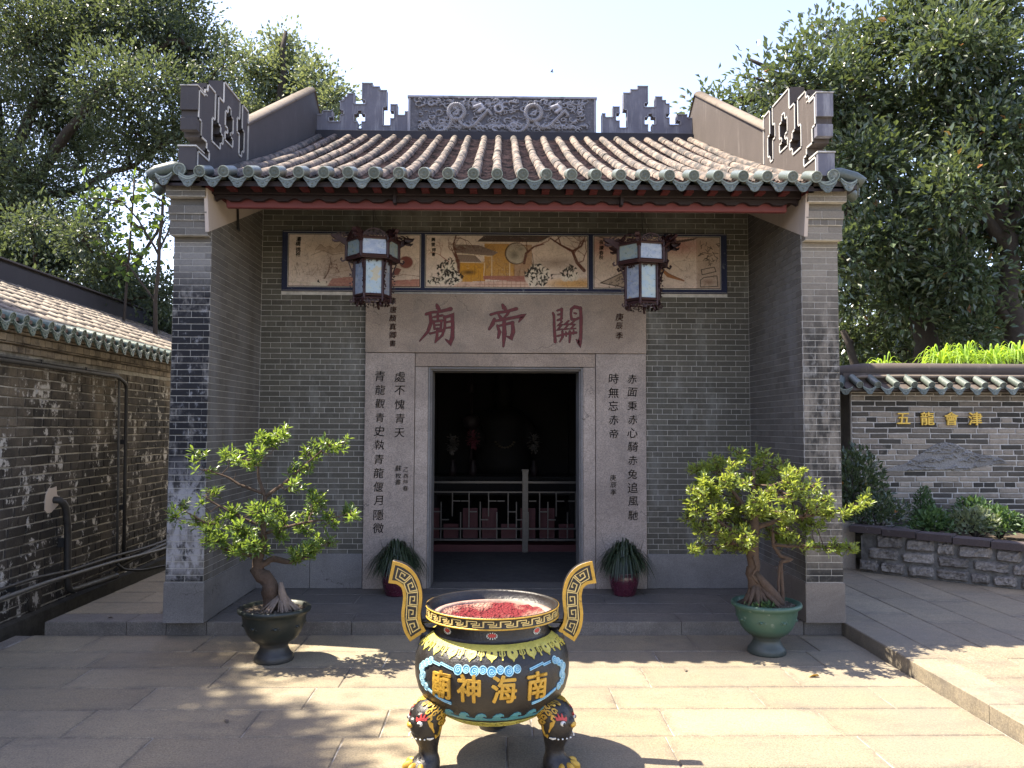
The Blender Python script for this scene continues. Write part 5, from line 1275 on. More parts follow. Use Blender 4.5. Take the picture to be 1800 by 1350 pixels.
for k, (x, y, r_, lb) in enumerate(((4.75, 2.35, .24, 'leafy low plant right of the dark bush in the planter'), (5.15, 2.25, .26, 'leafy plant with a few pale leaves in the middle of the planter'), (5.5, 2.35, .25, 'dense low plant behind the coping left of the spiky plant'), (5.85, 2.1, .24, 'low leafy plant just left of the spiky planter plant'), (5.55, 2.9, .30, 'taller soft green plant against the garden wall'), (6.3, 2.3, .34, 'bushy green plant at the right edge of the planter'))):
    shrub('bedding_plant', lb, (x, y, .47), (r_, r_ * .8, r_ * 1.05), 420, .075, .042, 'leaf_under' if k != 1 else 'leaf_pale', 10 + k, cat='plant')
def straps(name, label, c, n, L, w, mat, seed, arch=1.0, cat='plant', spread=.9, pot=None, lo=.55, amp=1.9):
    """tuft of long arching blades"""
    r = np.random.default_rng(seed); V = []; F = []; Rn = []; S = 7
    for k in range(n):
        a = r.uniform(0, 2 * math.pi); el = r.uniform(.15, 1.0) ** .8; l = L * r.uniform(lo, 1.1); hz = l * spread * el; top = l * (1.05 - .75 * el) ; b = np.array(c) + np.array([math.cos(a), math.sin(a), 0]) * r.uniform(0, .05)
        dirv = np.array([math.cos(a), math.sin(a), 0]); side = np.array([-math.sin(a), math.cos(a), 0]); i = len(V)
        tw = r.uniform(-.4, .4)
        for q in range(S):
            t_ = q / (S - 1); p = b + dirv * hz * t_ ** .9 + np.array([0, 0, 1]) * ((l * (.80 - .40 * el) * math.sin(math.pi * t_ ** .8) - arch * l * el * .55 * t_) if amp > 2 else (top * amp * t_ - (top * amp + arch * l * el * .55) * t_ ** 2.2)) ; ww = w * (1 - t_) ** .55 * (.6 + .8 * min(1, t_ * 4)) / 1.4 + .0006
            sd = unit(side + np.array([0, 0, tw * t_])); V += [p - sd * ww / 2, p + sd * ww / 2]
        for q in range(S - 1): F.append([i + 2 * q, i + 2 * q + 1, i + 2 * q + 3, i + 2 * q + 2]); Rn.append(r.random())
    return np_mesh('blades', np.array(V), np.array(F), np.array(Rn), True)
sp = thing('spiky_plant', 'spiky plant with long narrow leaves at the right of the planter', 'plant', (6.02, 2.0, .45)); obj('blades', straps('', '', (6.02, 2.0, .45), 60, .36, .016, '', 5, .5), MAT['leaf_under'], sp)
# blue pipe end lying at the foot of the stone wall
m = MB(); M = T(4.33, 2.02, STEP + .032) @ Matrix.Rotation(R(-35), 4, 'Z') @ Matrix.Rotation(R(90), 4, 'Y')
m.v = []; m.lathe([(.030, -.05), (.030, .04), (.034, .04), (.034, .052), (.026, .052), (.026, -.048)], 20); m.v = [tuple(M @ Vector(p)) for p in m.v]
tag(m.build('blue_pipe_end', simple('blue plastic', (.05, .16, .30), .4, .2)), 'short blue plastic pipe end lying at the foot of the stone wall', 'pipe')

# ------------------------------------------------------------------ bonsais in footed pots
def glaze(name, c, c2, edge, rough=.35):
    t = NT(name); n1 = t.noise(4, 5, .7); n2 = t.noise(22, 5, .7)
    col = t.mix(n1, c, c2); col = t.mix(t.rng(n2, .60, .70, 0, .8), col, edge)
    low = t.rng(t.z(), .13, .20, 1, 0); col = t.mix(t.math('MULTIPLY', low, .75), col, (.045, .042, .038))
    return t.out(col, t.rng(n2, .3, .7, rough, rough + .25), t.bump(n2, .35, .004), .5)
MAT['pot_black'] = glaze('black green glaze', (.009, .013, .011), (.020, .026, .021), (.05, .052, .042))
MAT['pot_green'] = glaze('green glaze', (.026, .070, .050), (.055, .11, .078), (.20, .24, .20))
def big_pot(name, label, x, y, mat, dirty):
    e = thing(name, label, 'potted tree', (x, y, 0)); k = .38 / .46
    prof = [(0, .0), (.135, .0), (.141, .012), (.136, .028), (.138, .042), (.122, .062), (.108, .088), (.100, .115), (.099, .135), (.110, .148), (.109, .158), (.132, .170), (.160, .195), (.188, .240), (.208, .295), (.220, .350), (.225, .395), (.236, .41), (.254, .425), (.258, .44), (.254, .456), (.240, .462), (.226, .455), (.216, .43), (.20, .41)]
    m = MB(); m.lathe([(r_, z * k) for r_, z in prof], 48, (x, y, 0), wob=.006)
    for q in range(8):                                           # low moulded sprigs round the bowl
        a = q * math.pi / 4 + .3
        for (da, dz, rr_) in ((0, 0, .017), (.08, .012, .011), (-.08, .012, .011), (.13, -.004, .008), (-.13, -.004, .008)):
            m.ellipsoid((x + .209 * math.cos(a + da), y + .209 * math.sin(a + da), (.315 + dz) * k), (rr_, rr_, rr_ * .8), None, 6, 4)
    m.build('pot', MAT[mat], e)
    m = MB(); r = random.Random(3); seg = 20; m.v.append((x, y, .372))
    for q in range(seg): a = 2 * math.pi * q / seg; m.v.append((x + .222 * math.cos(a), y + .222 * math.sin(a), .355 + r.uniform(-.004, .006)))
    for q in range(seg): m.face([0, 1 + q, 1 + (q + 1) % seg], 0, 0, True)
    so = m.build('soil', MAT['earth'], e); rr_ = np.random.default_rng(5); n = 160
    a = rr_.uniform(0, 6.28, n); q = .2 * rr_.random(n) ** .5; P = np.stack([x + q * np.cos(a), y + q * np.sin(a), np.full(n, .366)], 1)
    obj('fallen_leaves', leaf_mesh('fallen_leaves', P, unit(rr_.normal(0, 1, (n, 3)) * [1, 1, .25]), .022, .012, 4), MAT['coping'], so)
    return e
def bonsai(e, limbs, pads, mat, seed, L=.046, Wd=.017, n_ros=16):
    r = np.random.default_rng(seed); m = MB(); nodes = []
    for pts, rad in limbs:
        P = []; Rr = []
        for k in range(len(pts) - 1):
            for q in range(4): t_ = q / 4; P.append(np.array(pts[k]) * (1 - t_) + np.array(pts[k + 1]) * t_ + r.normal(0, rad[k] * .10, 3) * (q > 0)); Rr.append((rad[k] * (1 - t_) + rad[k + 1] * t_) * r.uniform(.9, 1.12))
        P.append(np.array(pts[-1])); Rr.append(rad[-1]); m.tube(P, Rr, 10); nodes += [(p, q) for p, q in zip(P, Rr)]
    N = np.array([p for p, _ in nodes]); tips = []; dirs = []
    for (c, rad, cnt) in pads:
        c = np.array(c); rad = np.array(rad); k = int(np.argmin(np.linalg.norm(N - c, axis=1) + np.maximum(0, N[:, 2] - c[2] + .03) * 1.5)); p0, r0 = nodes[k]
        mid = p0 * .5 + c * .5 + np.array([0, 0, -.02]) + r.normal(0, .02, 3); rr_ = min(r0 * .6, .011); m.tube([p0, mid, c], [rr_, rr_ * .7, rr_ * .45], 6)
        for j in range(cnt):
            d = unit(r.normal(0, 1, 3)); q = c + d * rad * r.random() ** .4
            m.tube([c + r.normal(0, .006, 3), (c + q) / 2 + r.normal(0, .008, 3), q], [.0035, .0028, .0018], 4, False)
            n2 = (mid + c) / 2; tips.append(q); dirs.append(unit(d * .7 + np.array([0, 0, .75]) + unit(c - p0) * .35))
    for k in range(46):                                          # bare dead twigs between the leaf clusters
        p0, r0 = nodes[int(r.integers(len(nodes) // 4, len(nodes)))]; d = unit(r.normal(0, 1, 3) + np.array([0, 0, .5])); l = r.uniform(.04, .13)
        m.tube([p0, p0 + d * l * .5 + r.normal(0, .008, 3), p0 + d * l + r.normal(0, .015, 3)], [.003, .002, .001], 4, False)
    m.build('trunk', MAT['bark_bonsai'], e)
    tips = np.array(tips); dirs = np.array(dirs); n = len(tips); k = n_ros
    Pt = np.repeat(tips, k, 0); Dt = np.repeat(dirs, k, 0); back = np.tile(np.arange(k) / k, n)[:, None]
    a = r.uniform(0, 6.28, (n * k, 1)); s1 = unit(np.cross(Dt, np.array([.3, .2, .9]))); s2 = np.cross(Dt, s1); rad_ = s1 * np.cos(a) + s2 * np.sin(a)
    D = unit(Dt * (1.1 - 1.0 * back) + rad_ * (.55 + .6 * back) + r.normal(0, .12, (n * k, 3))); P = Pt - Dt * back * .05
    obj('crown', leaf_mesh('crown', P, D, L * r.uniform(.45, 1.25, n * k), Wd * r.uniform(.65, 1.15, n * k), seed, fold=.07, droop=.08, up=.9, nseg=2), MAT[mat], e)
BLX, BLY = -1.68, -0.63
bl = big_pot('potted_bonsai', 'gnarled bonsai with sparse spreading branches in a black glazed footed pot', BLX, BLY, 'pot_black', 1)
y = BLY
tl = [((-1.69, y, .36), (-1.715, y - .01, .54), (-1.80, y, .62), (-1.812, y + .01, .705), (-1.765, y, .856), (-1.782, y, 1.031), (-1.765, y, 1.165), (-1.811, y, 1.287), (-1.824, y, 1.433))]
limbs = [([*tl[0][:5]], [.072, .056, .050, .036, .022]), ([*tl[0][4:]], [.022, .018, .014, .011, .006]),
    ([(-1.80, y, .66), (-1.70, y + .02, .715), (-1.56, y - .03, .70), (-1.44, y - .05, .74)], [.026, .022, .016, .008]),
    ([(-1.765, y, 1.165), (-1.62, y, 1.27), (-1.48, y + .03, 1.40), (-1.33, y, 1.53)], [.013, .011, .008, .004]),
    ([(-1.78, y, 1.19), (-1.95, y, 1.25), (-2.05, y, 1.31), (-2.20, y, 1.36)], [.011, .009, .007, .004]),
    ([(-1.78, y, .95), (-1.97, y, 1.03), (-2.15, y + .03, 1.12), (-2.22, y, 1.17)], [.011, .009, .006, .004]),
    ([(-1.775, y, .88), (-2.0, y - .03, .95), (-2.2, y, .98), (-2.36, y, 1.07)], [.012, .009, .007, .004]),
    ([(-1.765, y, .90), (-1.55, y + .05, .96), (-1.35, y, 1.0), (-1.20, y, 1.03)], [.013, .010, .007, .004]),
    ([(-1.80, y, .72), (-1.95, y - .06, .78), (-2.05, y - .05, .80)], [.015, .010, .006])]
rp_ = random.Random(12)
LP = [(-1.774, 1.575, 9), (-1.70, 1.60, 6), (-1.64, 1.622, 6), (-1.82, 1.50, 8), (-1.857, 1.433, 7), (-1.30, 1.54, 8), (-1.20, 1.56, 4), (-1.40, 1.53, 7), (-1.47, 1.48, 7), (-1.50, 1.38, 7), (-1.60, 1.36, 3), (-2.25, 1.45, 5), (-2.19, 1.36, 6), (-2.03, 1.47, 8), (-1.95, 1.44, 4), (-2.226, 1.182, 6), (-2.15, 1.13, 3), (-2.42, 1.09, 5), (-2.34, 1.03, 7), (-2.24, .97, 7), (-2.14, 0.99, 4),
      (-1.99, 1.06, 7), (-1.87, 1.08, 7), (-1.74, 1.08, 8), (-1.61, 1.10, 8), (-1.47, 1.18, 8), (-1.38, 1.13, 7), (-1.52, 1.27, 6), (-1.44, 1.07, 6), (-1.18, 1.03, 7), (-1.10, 1.06, 4), (-1.28, 1.0, 6), (-2.06, .87, 9), (-2.12, .92, 5), (-2.0, .79, 8), (-1.90, .95, 8), (-1.80, .97, 6), (-1.76, .86, 7), (-1.62, .93, 8), (-1.52, .92, 8), (-1.43, .79, 8), (-1.52, .76, 7), (-1.36, .84, 6), (-1.76, .80, 7), (-1.30, .84, 3), (-1.88, .82, 7), (-1.66, 1.0, 6), (-1.55, 1.02, 6)]
pads = [((x, y + rp_.uniform(-.22, .22) * (.5 if z > 1.3 else 1), z), (.065, .09, .045), c) for x, z, c in LP]
bonsai(bl, limbs, [(a, (b[0] * 1.2, b[1] * 1.3, b[2] * 1.3), max(2, int(c * rp_.uniform(.6, 1.6) * (1.6 if a[2] < 1.15 and a[0] > -2.15 else 1.0)))) for a, b, c in pads], 'leaf_bonsai_l', 3, L=.054, Wd=.0165, n_ros=11)
m = MB(); rq = random.Random(4)
m.tube([(-1.63, y - .04, .56), (-1.62, y - .05, .50), (-1.60, y - .05, .42), (-1.59, y - .06, .36)], [.014, .026, .036, .046], 10)
for k in range(22): a = rq.uniform(-2.9, .1) ; l = rq.uniform(.09, .16); m.tube([(-1.63, y - .03, .48 + rq.uniform(-.03, .03)), (-1.63 + l * .55 * math.cos(a), y - .03 + l * .5 * math.sin(a), .415), (-1.63 + l * math.cos(a), y - .03 + l * math.sin(a), .366)], [.014, .009, .005], 6)
m.build('bare_root', MAT['root_pale'], bl)
BRX, BRY = 1.94, -0.46; y = BRY
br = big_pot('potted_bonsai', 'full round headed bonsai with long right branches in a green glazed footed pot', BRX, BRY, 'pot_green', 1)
limbs = [([(1.89, y, .35), (1.865, y, .50), (1.845, y, .62), (1.842, y, .74), (1.86, y, .9), (1.85, y, 1.15), (1.86, y, 1.35)], [.075, .058, .050, .046, .036, .022, .010]),
    ([(2.06, y - .02, .36), (2.055, y - .02, .52), (2.05, y - .02, .675), (2.13, y - .02, .69), (2.05, y, .72), (2.0, y, .80), (2.0, y, .93)], [.014, .014, .016, .016, .014, .013, .009]),
    ([(2.02, y - .04, .36), (2.03, y - .02, .55), (2.045, y - .02, .68)], [.009, .009, .009]),
    ([(1.86, y, .92), (2.1, y, 1.0), (2.35, y - .03, 1.03), (2.55, y - .05, 1.08), (2.68, y - .08, 1.16)], [.022, .016, .011, .008, .004]),
    ([(1.99, y, .80), (2.2, y - .05, .79), (2.4, y - .08, .80), (2.56, y - .1, .78)], [.014, .011, .008, .004]),
    ([(1.85, y, .85), (1.65, y - .03, .93), (1.48, y, 1.05)], [.022, .014, .006]), ([(1.86, y, .82), (1.7, y - .06, .82), (1.52, y - .08, .80)], [.018, .011, .005]), ([(1.86, y, 1.0), (2.05, y, 1.2), (2.2, y, 1.33)], [.02, .012, .006]), ([(1.855, y, 1.0), (1.7, y, 1.2), (1.6, y, 1.35)], [.02, .012, .006])]
pads = []
for k in range(118):
    a = rp_.uniform(0, 2 * math.pi); q = rp_.random() ** .5; X = .53 * q * math.cos(a); Z = .40 * q * math.sin(a)
    if Z < -.22 and abs(X - .03) < .16: continue
    dy = math.sqrt(max(0, 1 - q * q)) * .42 * rp_.choice((-1, -.6, .3, 1))
    pads.append(((1.865 + X, y + dy, 1.115 + Z), (.08, .09, .055), 9))
for x, z, c in ((2.40, 1.05, 6), (2.48, 1.06, 7), (2.56, 1.10, 8), (2.63, 1.14, 7), (2.69, 1.18, 5), (2.36, .80, 8), (2.44, .81, 8), (2.52, .80, 8), (2.59, .78, 6), (2.28, .83, 7), (1.44, .82, 7), (1.36, .80, 5), (1.54, .80, 8), (1.62, .85, 7), (1.75, .80, 6), (1.36, 1.22, 7), (1.38, 1.08, 6)): pads.append(((x, y - .08 + rp_.uniform(-.1, .06), z), (.055, .08, .04), c))
bonsai(br, limbs, [(a, b, max(3, int(c * rp_.uniform(.5, 1.5)))) for a, b, c in pads], 'leaf_bonsai_r', 8, L=.048, Wd=.0155, n_ros=10)
m = MB()
for k in range(16): a = rq.uniform(-3.2, .2); l = rq.uniform(.10, .19); m.tube([(1.87, y, .52 + rq.uniform(-.04, .03)), (1.87 + l * .5 * math.cos(a), y + l * .5 * math.sin(a), .44), (1.87 + l * math.cos(a), y + l * math.sin(a), .362)], [.026, .018, .009], 7)
m.tube([(1.85, y - .03, .60), (1.93, y - .05, .50), (2.0, y - .05, .42), (2.04, y - .05, .36)], [.02, .035, .035, .03], 9)
m.tube([(1.83, y - .045, .72), (1.86, y - .055, .64), (1.82, y - .05, .58), (1.87, y - .055, .52)], [.010, .012, .012, .010], 6)
m.build('bare_root', MAT['bark_bonsai'], br)
rr_ = np.random.default_rng(15); n = 130; P = np.array([1.86, y - .14, .37]) + rr_.normal(0, 1, (n, 3)) * [.05, .025, .012]
obj('small_herb', leaf_mesh('small_herb', P, unit(rr_.normal(0, .5, (n, 3)) + [0, 0, 1]), .03, .014, 6), MAT['leaf_under'], br)

# maroon pots with drooping grass by the door
MAT['maroon'] = simple('glossy maroon glaze', (.075, .012, .026), .22, .25, 6, .1, .6, 0, .5)
def grass_pot(label, x, y, seed):
    e = thing('potted_grass', label, 'potted plant', (x, y, STEP), 'pots of drooping grass beside the door')
    m = MB(); m.lathe([(0, 0), (.098, 0), (.104, .012), (.124, .07), (.138, .13), (.140, .175), (.134, .195), (.140, .203), (.143, .212), (.139, .221), (.128, .22), (.122, .20)], 40, (x, y, STEP)); m.build('pot', MAT['maroon'], e)
    m = MB(); m.lathe([(.126, .19), (.0005, .205)], 20, (x, y, STEP)); m.build('soil', MAT['earth'], e)
    obj('blades', straps('', '', (x, y, STEP + .20), 640, .44, .013, '', seed, .10, spread=.72, amp=2.15, lo=.7), MAT['blade'], e)
    obj('upright_blades', straps('', '', (x, y, STEP + .20), 40, .44, .009, '', seed + 50, -1.6, spread=.45, lo=.7, amp=1.2), MAT['blade'], e); return e
grass_pot('maroon pot of dark drooping grass left of the doorway, partly behind the burner handle', -1.02, 1.08, 1)
grass_pot('maroon pot of dark drooping grass at the right of the doorway', 1.115, 1.08, 22)

# ------------------------------------------------------------------ hexagonal lanterns
def glass(name, a, b, c3):
    t = NT(name); n1 = t.noise(1.0, 4, .6, t.scl(t.pos(), 14, 14, 22)); n2 = t.noise(38, 4, .7)
    col = t.mix(t.rng(n1, .35, .65), a, b); col = t.mix(t.rng(n2, .58, .66, 0, .8), col, c3); col = t.mix(t.rng(t.noise(9, 3, .5), .62, .68, 0, .7), col, (.38, .28, .09))
    return t.out(col, .22, None, .6, 0, .3)
MAT['pane_blue'] = glass('painted glass blue', (.20, .24, .33), (.34, .37, .40), (.10, .14, .13)); MAT['pane_green'] = glass('painted glass green', (.30, .34, .29), (.22, .30, .36), (.08, .12, .08))
def fretted(m, pts, w, th, fn, seed, n=26, box=(0, 1, 0, 1), clip=None):
    r = random.Random(seed)
    for k in range(n):
        x, y_ = r.uniform(box[0], box[1]), r.uniform(box[2], box[3])
        if clip and not clip(x, y_): continue
        rad = r.uniform(.35, .75) * min(box[1] - box[0], box[3] - box[2]) * .30; a0 = r.uniform(0, 6)
        m.ribbon([(x + rad * math.cos(a0 + q * .7) * (1 - q * .07), y_ + rad * math.sin(a0 + q * .7) * (1 - q * .07)) for q in range(8)], w, fn, 0, th)
def lantern(x, y, ztop):
    e = thing('hanging_lantern', 'hexagonal carved wooden lantern with pale painted glass', 'lantern', (x, y, ztop), 'carved lanterns hanging under the eaves')
    rot = R(13.0); ru, rl = .232, .160; zu0, zu1, zl0, zl1 = -.215, -.06, -.55, -.225
    def P(r_, k, z): a = rot + R(60) * k - R(90) + R(30); return Vector((x + r_ * math.cos(a), y + r_ * math.sin(a), ztop + z))
    fr = MB(); pb = MB(); orn = MB(); drg = MB()
    for k in range(6):
        a, b = P(ru, k, 0), P(ru, k + 1, 0); c, d = P(rl, k, 0), P(rl, k + 1, 0); n = ((a + b) / 2 - Vector((x, y, ztop))).normalized(); tx = (b - a).normalized(); tl_ = (d - c).normalized()
        fr.tube([P(ru, k, zu0 - .02), P(ru, k, zu1 + .03)], .015, 6, smooth=False); fr.tube([P(rl, k, zl0 - .055), P(rl, k, zl1 + .01)], .013, 6, smooth=False)
        for (p, q, z, s_) in ((a, b, zu0, .013), (a, b, zu1, .013), (a, b, zu0 - .016, .010), (c, d, zl0, .012), (c, d, zl1 - .01, .010), (c, d, zl0 - .03, .009)): fr.tube([p + Vector((0, 0, z)), q + Vector((0, 0, z))], s_, 6, smooth=False)
        # sloping board between upper and lower body
        i = len(fr.v); fr.v += [tuple(P(ru, k, zu0 - .02)), tuple(P(ru, k + 1, zu0 - .02)), tuple(P(rl, k + 1, zl1)), tuple(P(rl, k, zl1))]; fr.face([i, i + 3, i + 2, i + 1])
        w = (b - a).length; fm = lambda u, v, h, a=a, tx=tx, n=n: a + tx * u + n * h + Vector((0, 0, v))
        # pierced crest, apron and side brackets
        crest = [(w * .06, zu1 + .012)] + [(w * (.06 + .88 * q / 10), zu1 + .016 + .062 * math.sin(math.pi * q / 10) ** .7) for q in range(1, 10)] + [(w * .94, zu1 + .012)]
        orn.ribbon(crest, .010, fm, -.004, .006)
        fretted(orn, None, .007, .006, fm, k, 34, (w * .12, w * .88, zu1 + .015, zu1 + .075), lambda u, v: v < zu1 + .012 + .06 * math.sin(math.pi * u / w))
        w2 = (d - c).length; fm2 = lambda u, v, h, c=c, tx=tl_, n=n: c + tx * u + n * h + Vector((0, 0, v))
        fretted(orn, None, .006, .006, fm2, k + 20, 18, (w2 * .1, w2 * .9, zl0 - .075, zl0 - .035)); fretted(orn, None, .006, .006, fm2, k + 40, 12, (w2 * .2, w2 * .8, zl1 - .04, zl1 - .015))
        out = (P(1, k, 0) - Vector((x, y, ztop))).normalized(); f3 = lambda u, v, h, k=k, out=out: P(rl, k, v) + out * u + Vector((-out.y, out.x, 0)) * h
        orn.ribbon([(.006, zl1 - .02), (.05, zl1 - .03), (.030, zl1 - .08), (.012, zl1 - .13)], .010, f3, -.005, .005); fretted(orn, None, .008, .008, f3, k + 60, 18, (.006, .04, zl0 + .04, zl1 - .06)); orn.ribbon([(.0, zl0 - .04), (.022, zl0 - .06), (.034, zl0 - .045), (.026, zl0 - .03)], .010, f3, -.006, .006)
        # dragon head at the corner: neck, skull, open jaws, horns and mane
        f4 = lambda u, v, h, k=k, out=out: P(ru, k, v) + out * u + Vector((-out.y, out.x, 0)) * h
        dh = MB()
        for pts, ww, t_ in (([(-.01, -.075), (.03, -.058), (.055, -.040)], [.06, .05, .045], .018), ([(.045, -.035), (.085, -.030), (.122, -.020), (.135, -.008)], [.052, .044, .022, .008], .020), ([(.055, -.055), (.09, -.064), (.118, -.062), (.126, -.050)], [.028, .020, .012, .006], .014),
                          ([(.06, -.015), (.04, .005), (.012, .012)], [.016, .012, .004], .010), ([(.085, -.008), (.075, .008), (.06, .012)], [.010, .008, .003], .008), ([(.03, -.02), (.0, -.005), (-.02, -.02)], [.016, .014, .005], .014), ([(.02, -.045), (-.01, -.035)], [.02, .006], .014), ([(.10, -.062), (.104, -.080)], [.010, .004], .006)):
            dh.ribbon(pts, ww, f4, -t_, t_)
        dh.build('dragon_head', MAT['lantern_wood'], e)
        orn.ribbon([(.01, zu0 - .02), (.035, zu0 - .03), (.048, zu0 - .012), (.036, zu0)], .011, f4, -.008, .008)
        g = MB(); q = .965; ctr = Vector((x, y, ztop)); aa, bb = ctr + (a - ctr) * q, ctr + (b - ctr) * q; aa.z = bb.z = ztop
        g.v = [tuple(aa + Vector((0, 0, zu0))), tuple(bb + Vector((0, 0, zu0))), tuple(bb + Vector((0, 0, zu1))), tuple(aa + Vector((0, 0, zu1)))]; g.v += [tuple(Vector(p) - n * .004) for p in g.v]
        g.face([0, 1, 2, 3]); g.face([7, 6, 5, 4]); g.build('glass_pane', MAT['pane_blue' if k % 2 else 'pane_green'], e)
        g = MB(); aa, bb = ctr + (c - ctr) * q, ctr + (d - ctr) * q; aa.z = bb.z = ztop
        g.v = [tuple(aa + Vector((0, 0, zl0))), tuple(bb + Vector((0, 0, zl0))), tuple(bb + Vector((0, 0, zl1))), tuple(aa + Vector((0, 0, zl1)))]; g.v += [tuple(Vector(p) - n * .004) for p in g.v]
        g.face([0, 1, 2, 3]); g.face([7, 6, 5, 4]); g.build('glass_pane', MAT['pane_green' if k % 2 else 'pane_blue'], e)
        tag(orn.build('pierced_panel', MAT['lantern_wood'], e), kind='stuff'); orn = MB()
        if k % 2 == 0:
            drg = MB(); drg.tube([P(rl * .75, k, zl0 - .03), P(rl * .78, k, zl0 - .075), P(rl * .86, k, zl0 - .095)], [.012, .012, .010], 6); drg.build('foot', MAT['lantern_wood'], e)
    hub = MB(); hub.lathe([(.0, zl0 - .02), (rl * .82, zl0 - .018), (rl * .84, zl0 - .006)], 6, (x, y, ztop)); hub.build('base', MAT['lantern_wood'], e)
    for k in range(3): fr.tube([P(ru * .97, k, zu1 + .01), P(ru * .97, k + 3, zu1 + .01)], .009, 6)
    fr.build('frame', MAT['lantern_wood'], e)
    w = MB(); w.tube([(x, y, ztop - .05), (x + .004, y, ztop + .1), (x - .006, y, ztop + .30), (x - .012, y, ztop + .42)], .0035, 6); w.tube([(x + .17, y - .05, ztop - .03), (x + .09, y, ztop + .06), (x + .02, y, ztop + .17), (x, y, ztop + .3)], .0022, 5); w.tube([(x, y, ztop + .02), (x + .04, y, ztop + .05), (x + .06, y, ztop + .03), (x + .03, y, ztop)], .003, 5); w.build('hanging_wire', MAT['iron'], e)
    return e
ln = lantern(-1.205, 0.60, 3.385)
ln['label'] = 'hexagonal carved lantern hanging in front of the left mural panel'
ln2 = copy_thing(ln, T(1.215, 0.60, 3.362), 'hexagonal carved lantern hanging in front of the right mural panel')
hk = MB(); hk.tube([(-2.405, .56, 3.66), (-2.40, .57, 3.48), (-2.40, .575, 3.44), (-2.385, .55, 3.41)], [.010, .010, .013, .012], 8); tag(hk.build('iron_hook', MAT['iron']), 'black iron hook hanging on the cream plaster at the left of the porch', 'hook')

# ------------------------------------------------------------------ incense burner
CX, CY = -0.100, -2.30
def paint_metal(name, c, c2, rough, metal=0.0, spec=.5, sc=14, st=.3):
    t = NT(name); n1 = t.noise(sc, 5, .7); n2 = t.noise(70, 4, .7)
    n3 = t.noise(9, 6, .75); n4 = t.noise(34, 5, .75); col = t.mix(n1, c, c2)
    col = t.mix(t.rng(n3, .48, .70, 0, .55), col, tuple(x * .32 + .008 for x in c)); col = t.mix(t.rng(n4, .64, .70, 0, .75), col, (.028, .024, .021))
    return t.out(col, t.rng(n3, .3, .7, rough - .06, rough + .25), t.bump(t.math('ADD', n1, t.math('ADD', n2, n4)), st * 1.6, .005), spec, metal)
MAT['b_black'] = paint_metal('black burner paint', (.010, .009, .008), (.024, .020, .018), .30, 0, .5)
MAT['b_gold'] = paint_metal('gold burner paint', (.42, .23, .025), (.64, .40, .06), .36, .25)
MAT['b_goldline'] = paint_metal('pale gold line paint', (.58, .42, .13), (.78, .60, .24), .40, .15)
MAT['b_yellow'] = paint_metal('worn yellow paint', (.42, .36, .05), (.62, .54, .12), .42)
MAT['b_blue'] = paint_metal('sky blue paint', (.05, .25, .42), (.10, .36, .52), .40)
MAT['b_blueline'] = paint_metal('pale blue line paint', (.28, .52, .62), (.45, .68, .74), .42)
MAT['b_teal'] = paint_metal('teal wave paint', (.05, .21, .26), (.10, .30, .34), .42)
MAT['b_red'] = paint_metal('red burner paint', (.38, .03, .03), (.52, .07, .06), .42)
MAT['b_white'] = paint_metal('white burner paint', (.55, .55, .50), (.75, .75, .70), .45)
MAT['b_pink'] = paint_metal('pinkish stone liner', (.26, .16, .13), (.36, .24, .20), .8, 0, .3)
t = NT('red incense ash'); v = t.vor(90, feature='F1', out=1); n1 = t.noise(30, 5, .8); n2 = t.noise(5, 3, .6)
MAT['ash'] = t.out(t.mix(t.rng(n2, .52, .66), t.mix(n1, (.05, .008, .012), (.26, .03, .035)), t.mix(n1, (.20, .05, .045), (.46, .32, .24))), .9, t.bump(t.math('ADD', n1, t.vor(70)), 1.0, .02), .2)
burner = thing('incense_burner', 'black and gold three legged incense burner with S shaped handles in the courtyard', 'incense burner', (CX, CY, 0))
PROF = [(0.0005, .186), (.10, .190), (.17, .205), (.235, .232), (.295, .268), (.345, .312), (.378, .365), (.393, .42), (.396, .47), (.392, .52), (.378, .562), (.352, .598), (.322, .622), (.300, .634)]
m = MB(); m.lathe(PROF + [(.292, .640), (.288, .650), (.287, .712)], 96, (CX, CY, 0))
body = m.build('body', MAT['b_black'], burner)
def rad(z):
    for (r0, z0_), (r1, z1_) in zip(PROF[:-1], PROF[1:]):
        if z0_ <= z <= z1_: return r0 + (r1 - r0) * (z - z0_) / (z1_ - z0_)
    return .287 if z > .63 else .1
def nrm(z):
    d = .006; dr = rad(z + d) - rad(z - d); l = math.hypot(dr, 2 * d); return 2 * d / l, -dr / l      # (radial, up)
def on(th, z, h):
    """point on the body: th degrees to the right of the front, height z, h out of the surface"""
    a = R(-90 + th); nr, nz_ = nrm(z); r_ = rad(z) + nr * h; return (CX + r_ * math.cos(a), CY + r_ * math.sin(a), z + nz_ * h)
def flatmap(th0, z0, R0=.392):
    """local x (metres along the body), y up -> body"""
    return lambda u, v, h: on(th0 + math.degrees(u / R0), z0 + v, h)
m = MB()                                                        # rolled rim
m.lathe([(.287, .700), (.325, .706), (.338, .712), (.341, .716), (.338, .722), (.338, .758), (.342, .762), (.342, .768), (.336, .771), (.328, .768), (.325, .76), (.322, .72), (.30, .716)], 96, (CX, CY, 0)); rim = m.build('rim', MAT['b_black'], burner)
m = MB()
for z in (.7145, .7645): m.lathe([(.3385, z - .0045), (.344, z - .003), (.345, z), (.344, z + .003), (.3385, z + .0045)], 96, (CX, CY, 0))
m.build('rim_band', MAT['b_gold'], rim)
rm = lambda s_, v, h: (CX + (.338 + h) * math.cos(s_), CY + (.338 + h) * math.sin(s_), v)
m = MB(); NU = 26
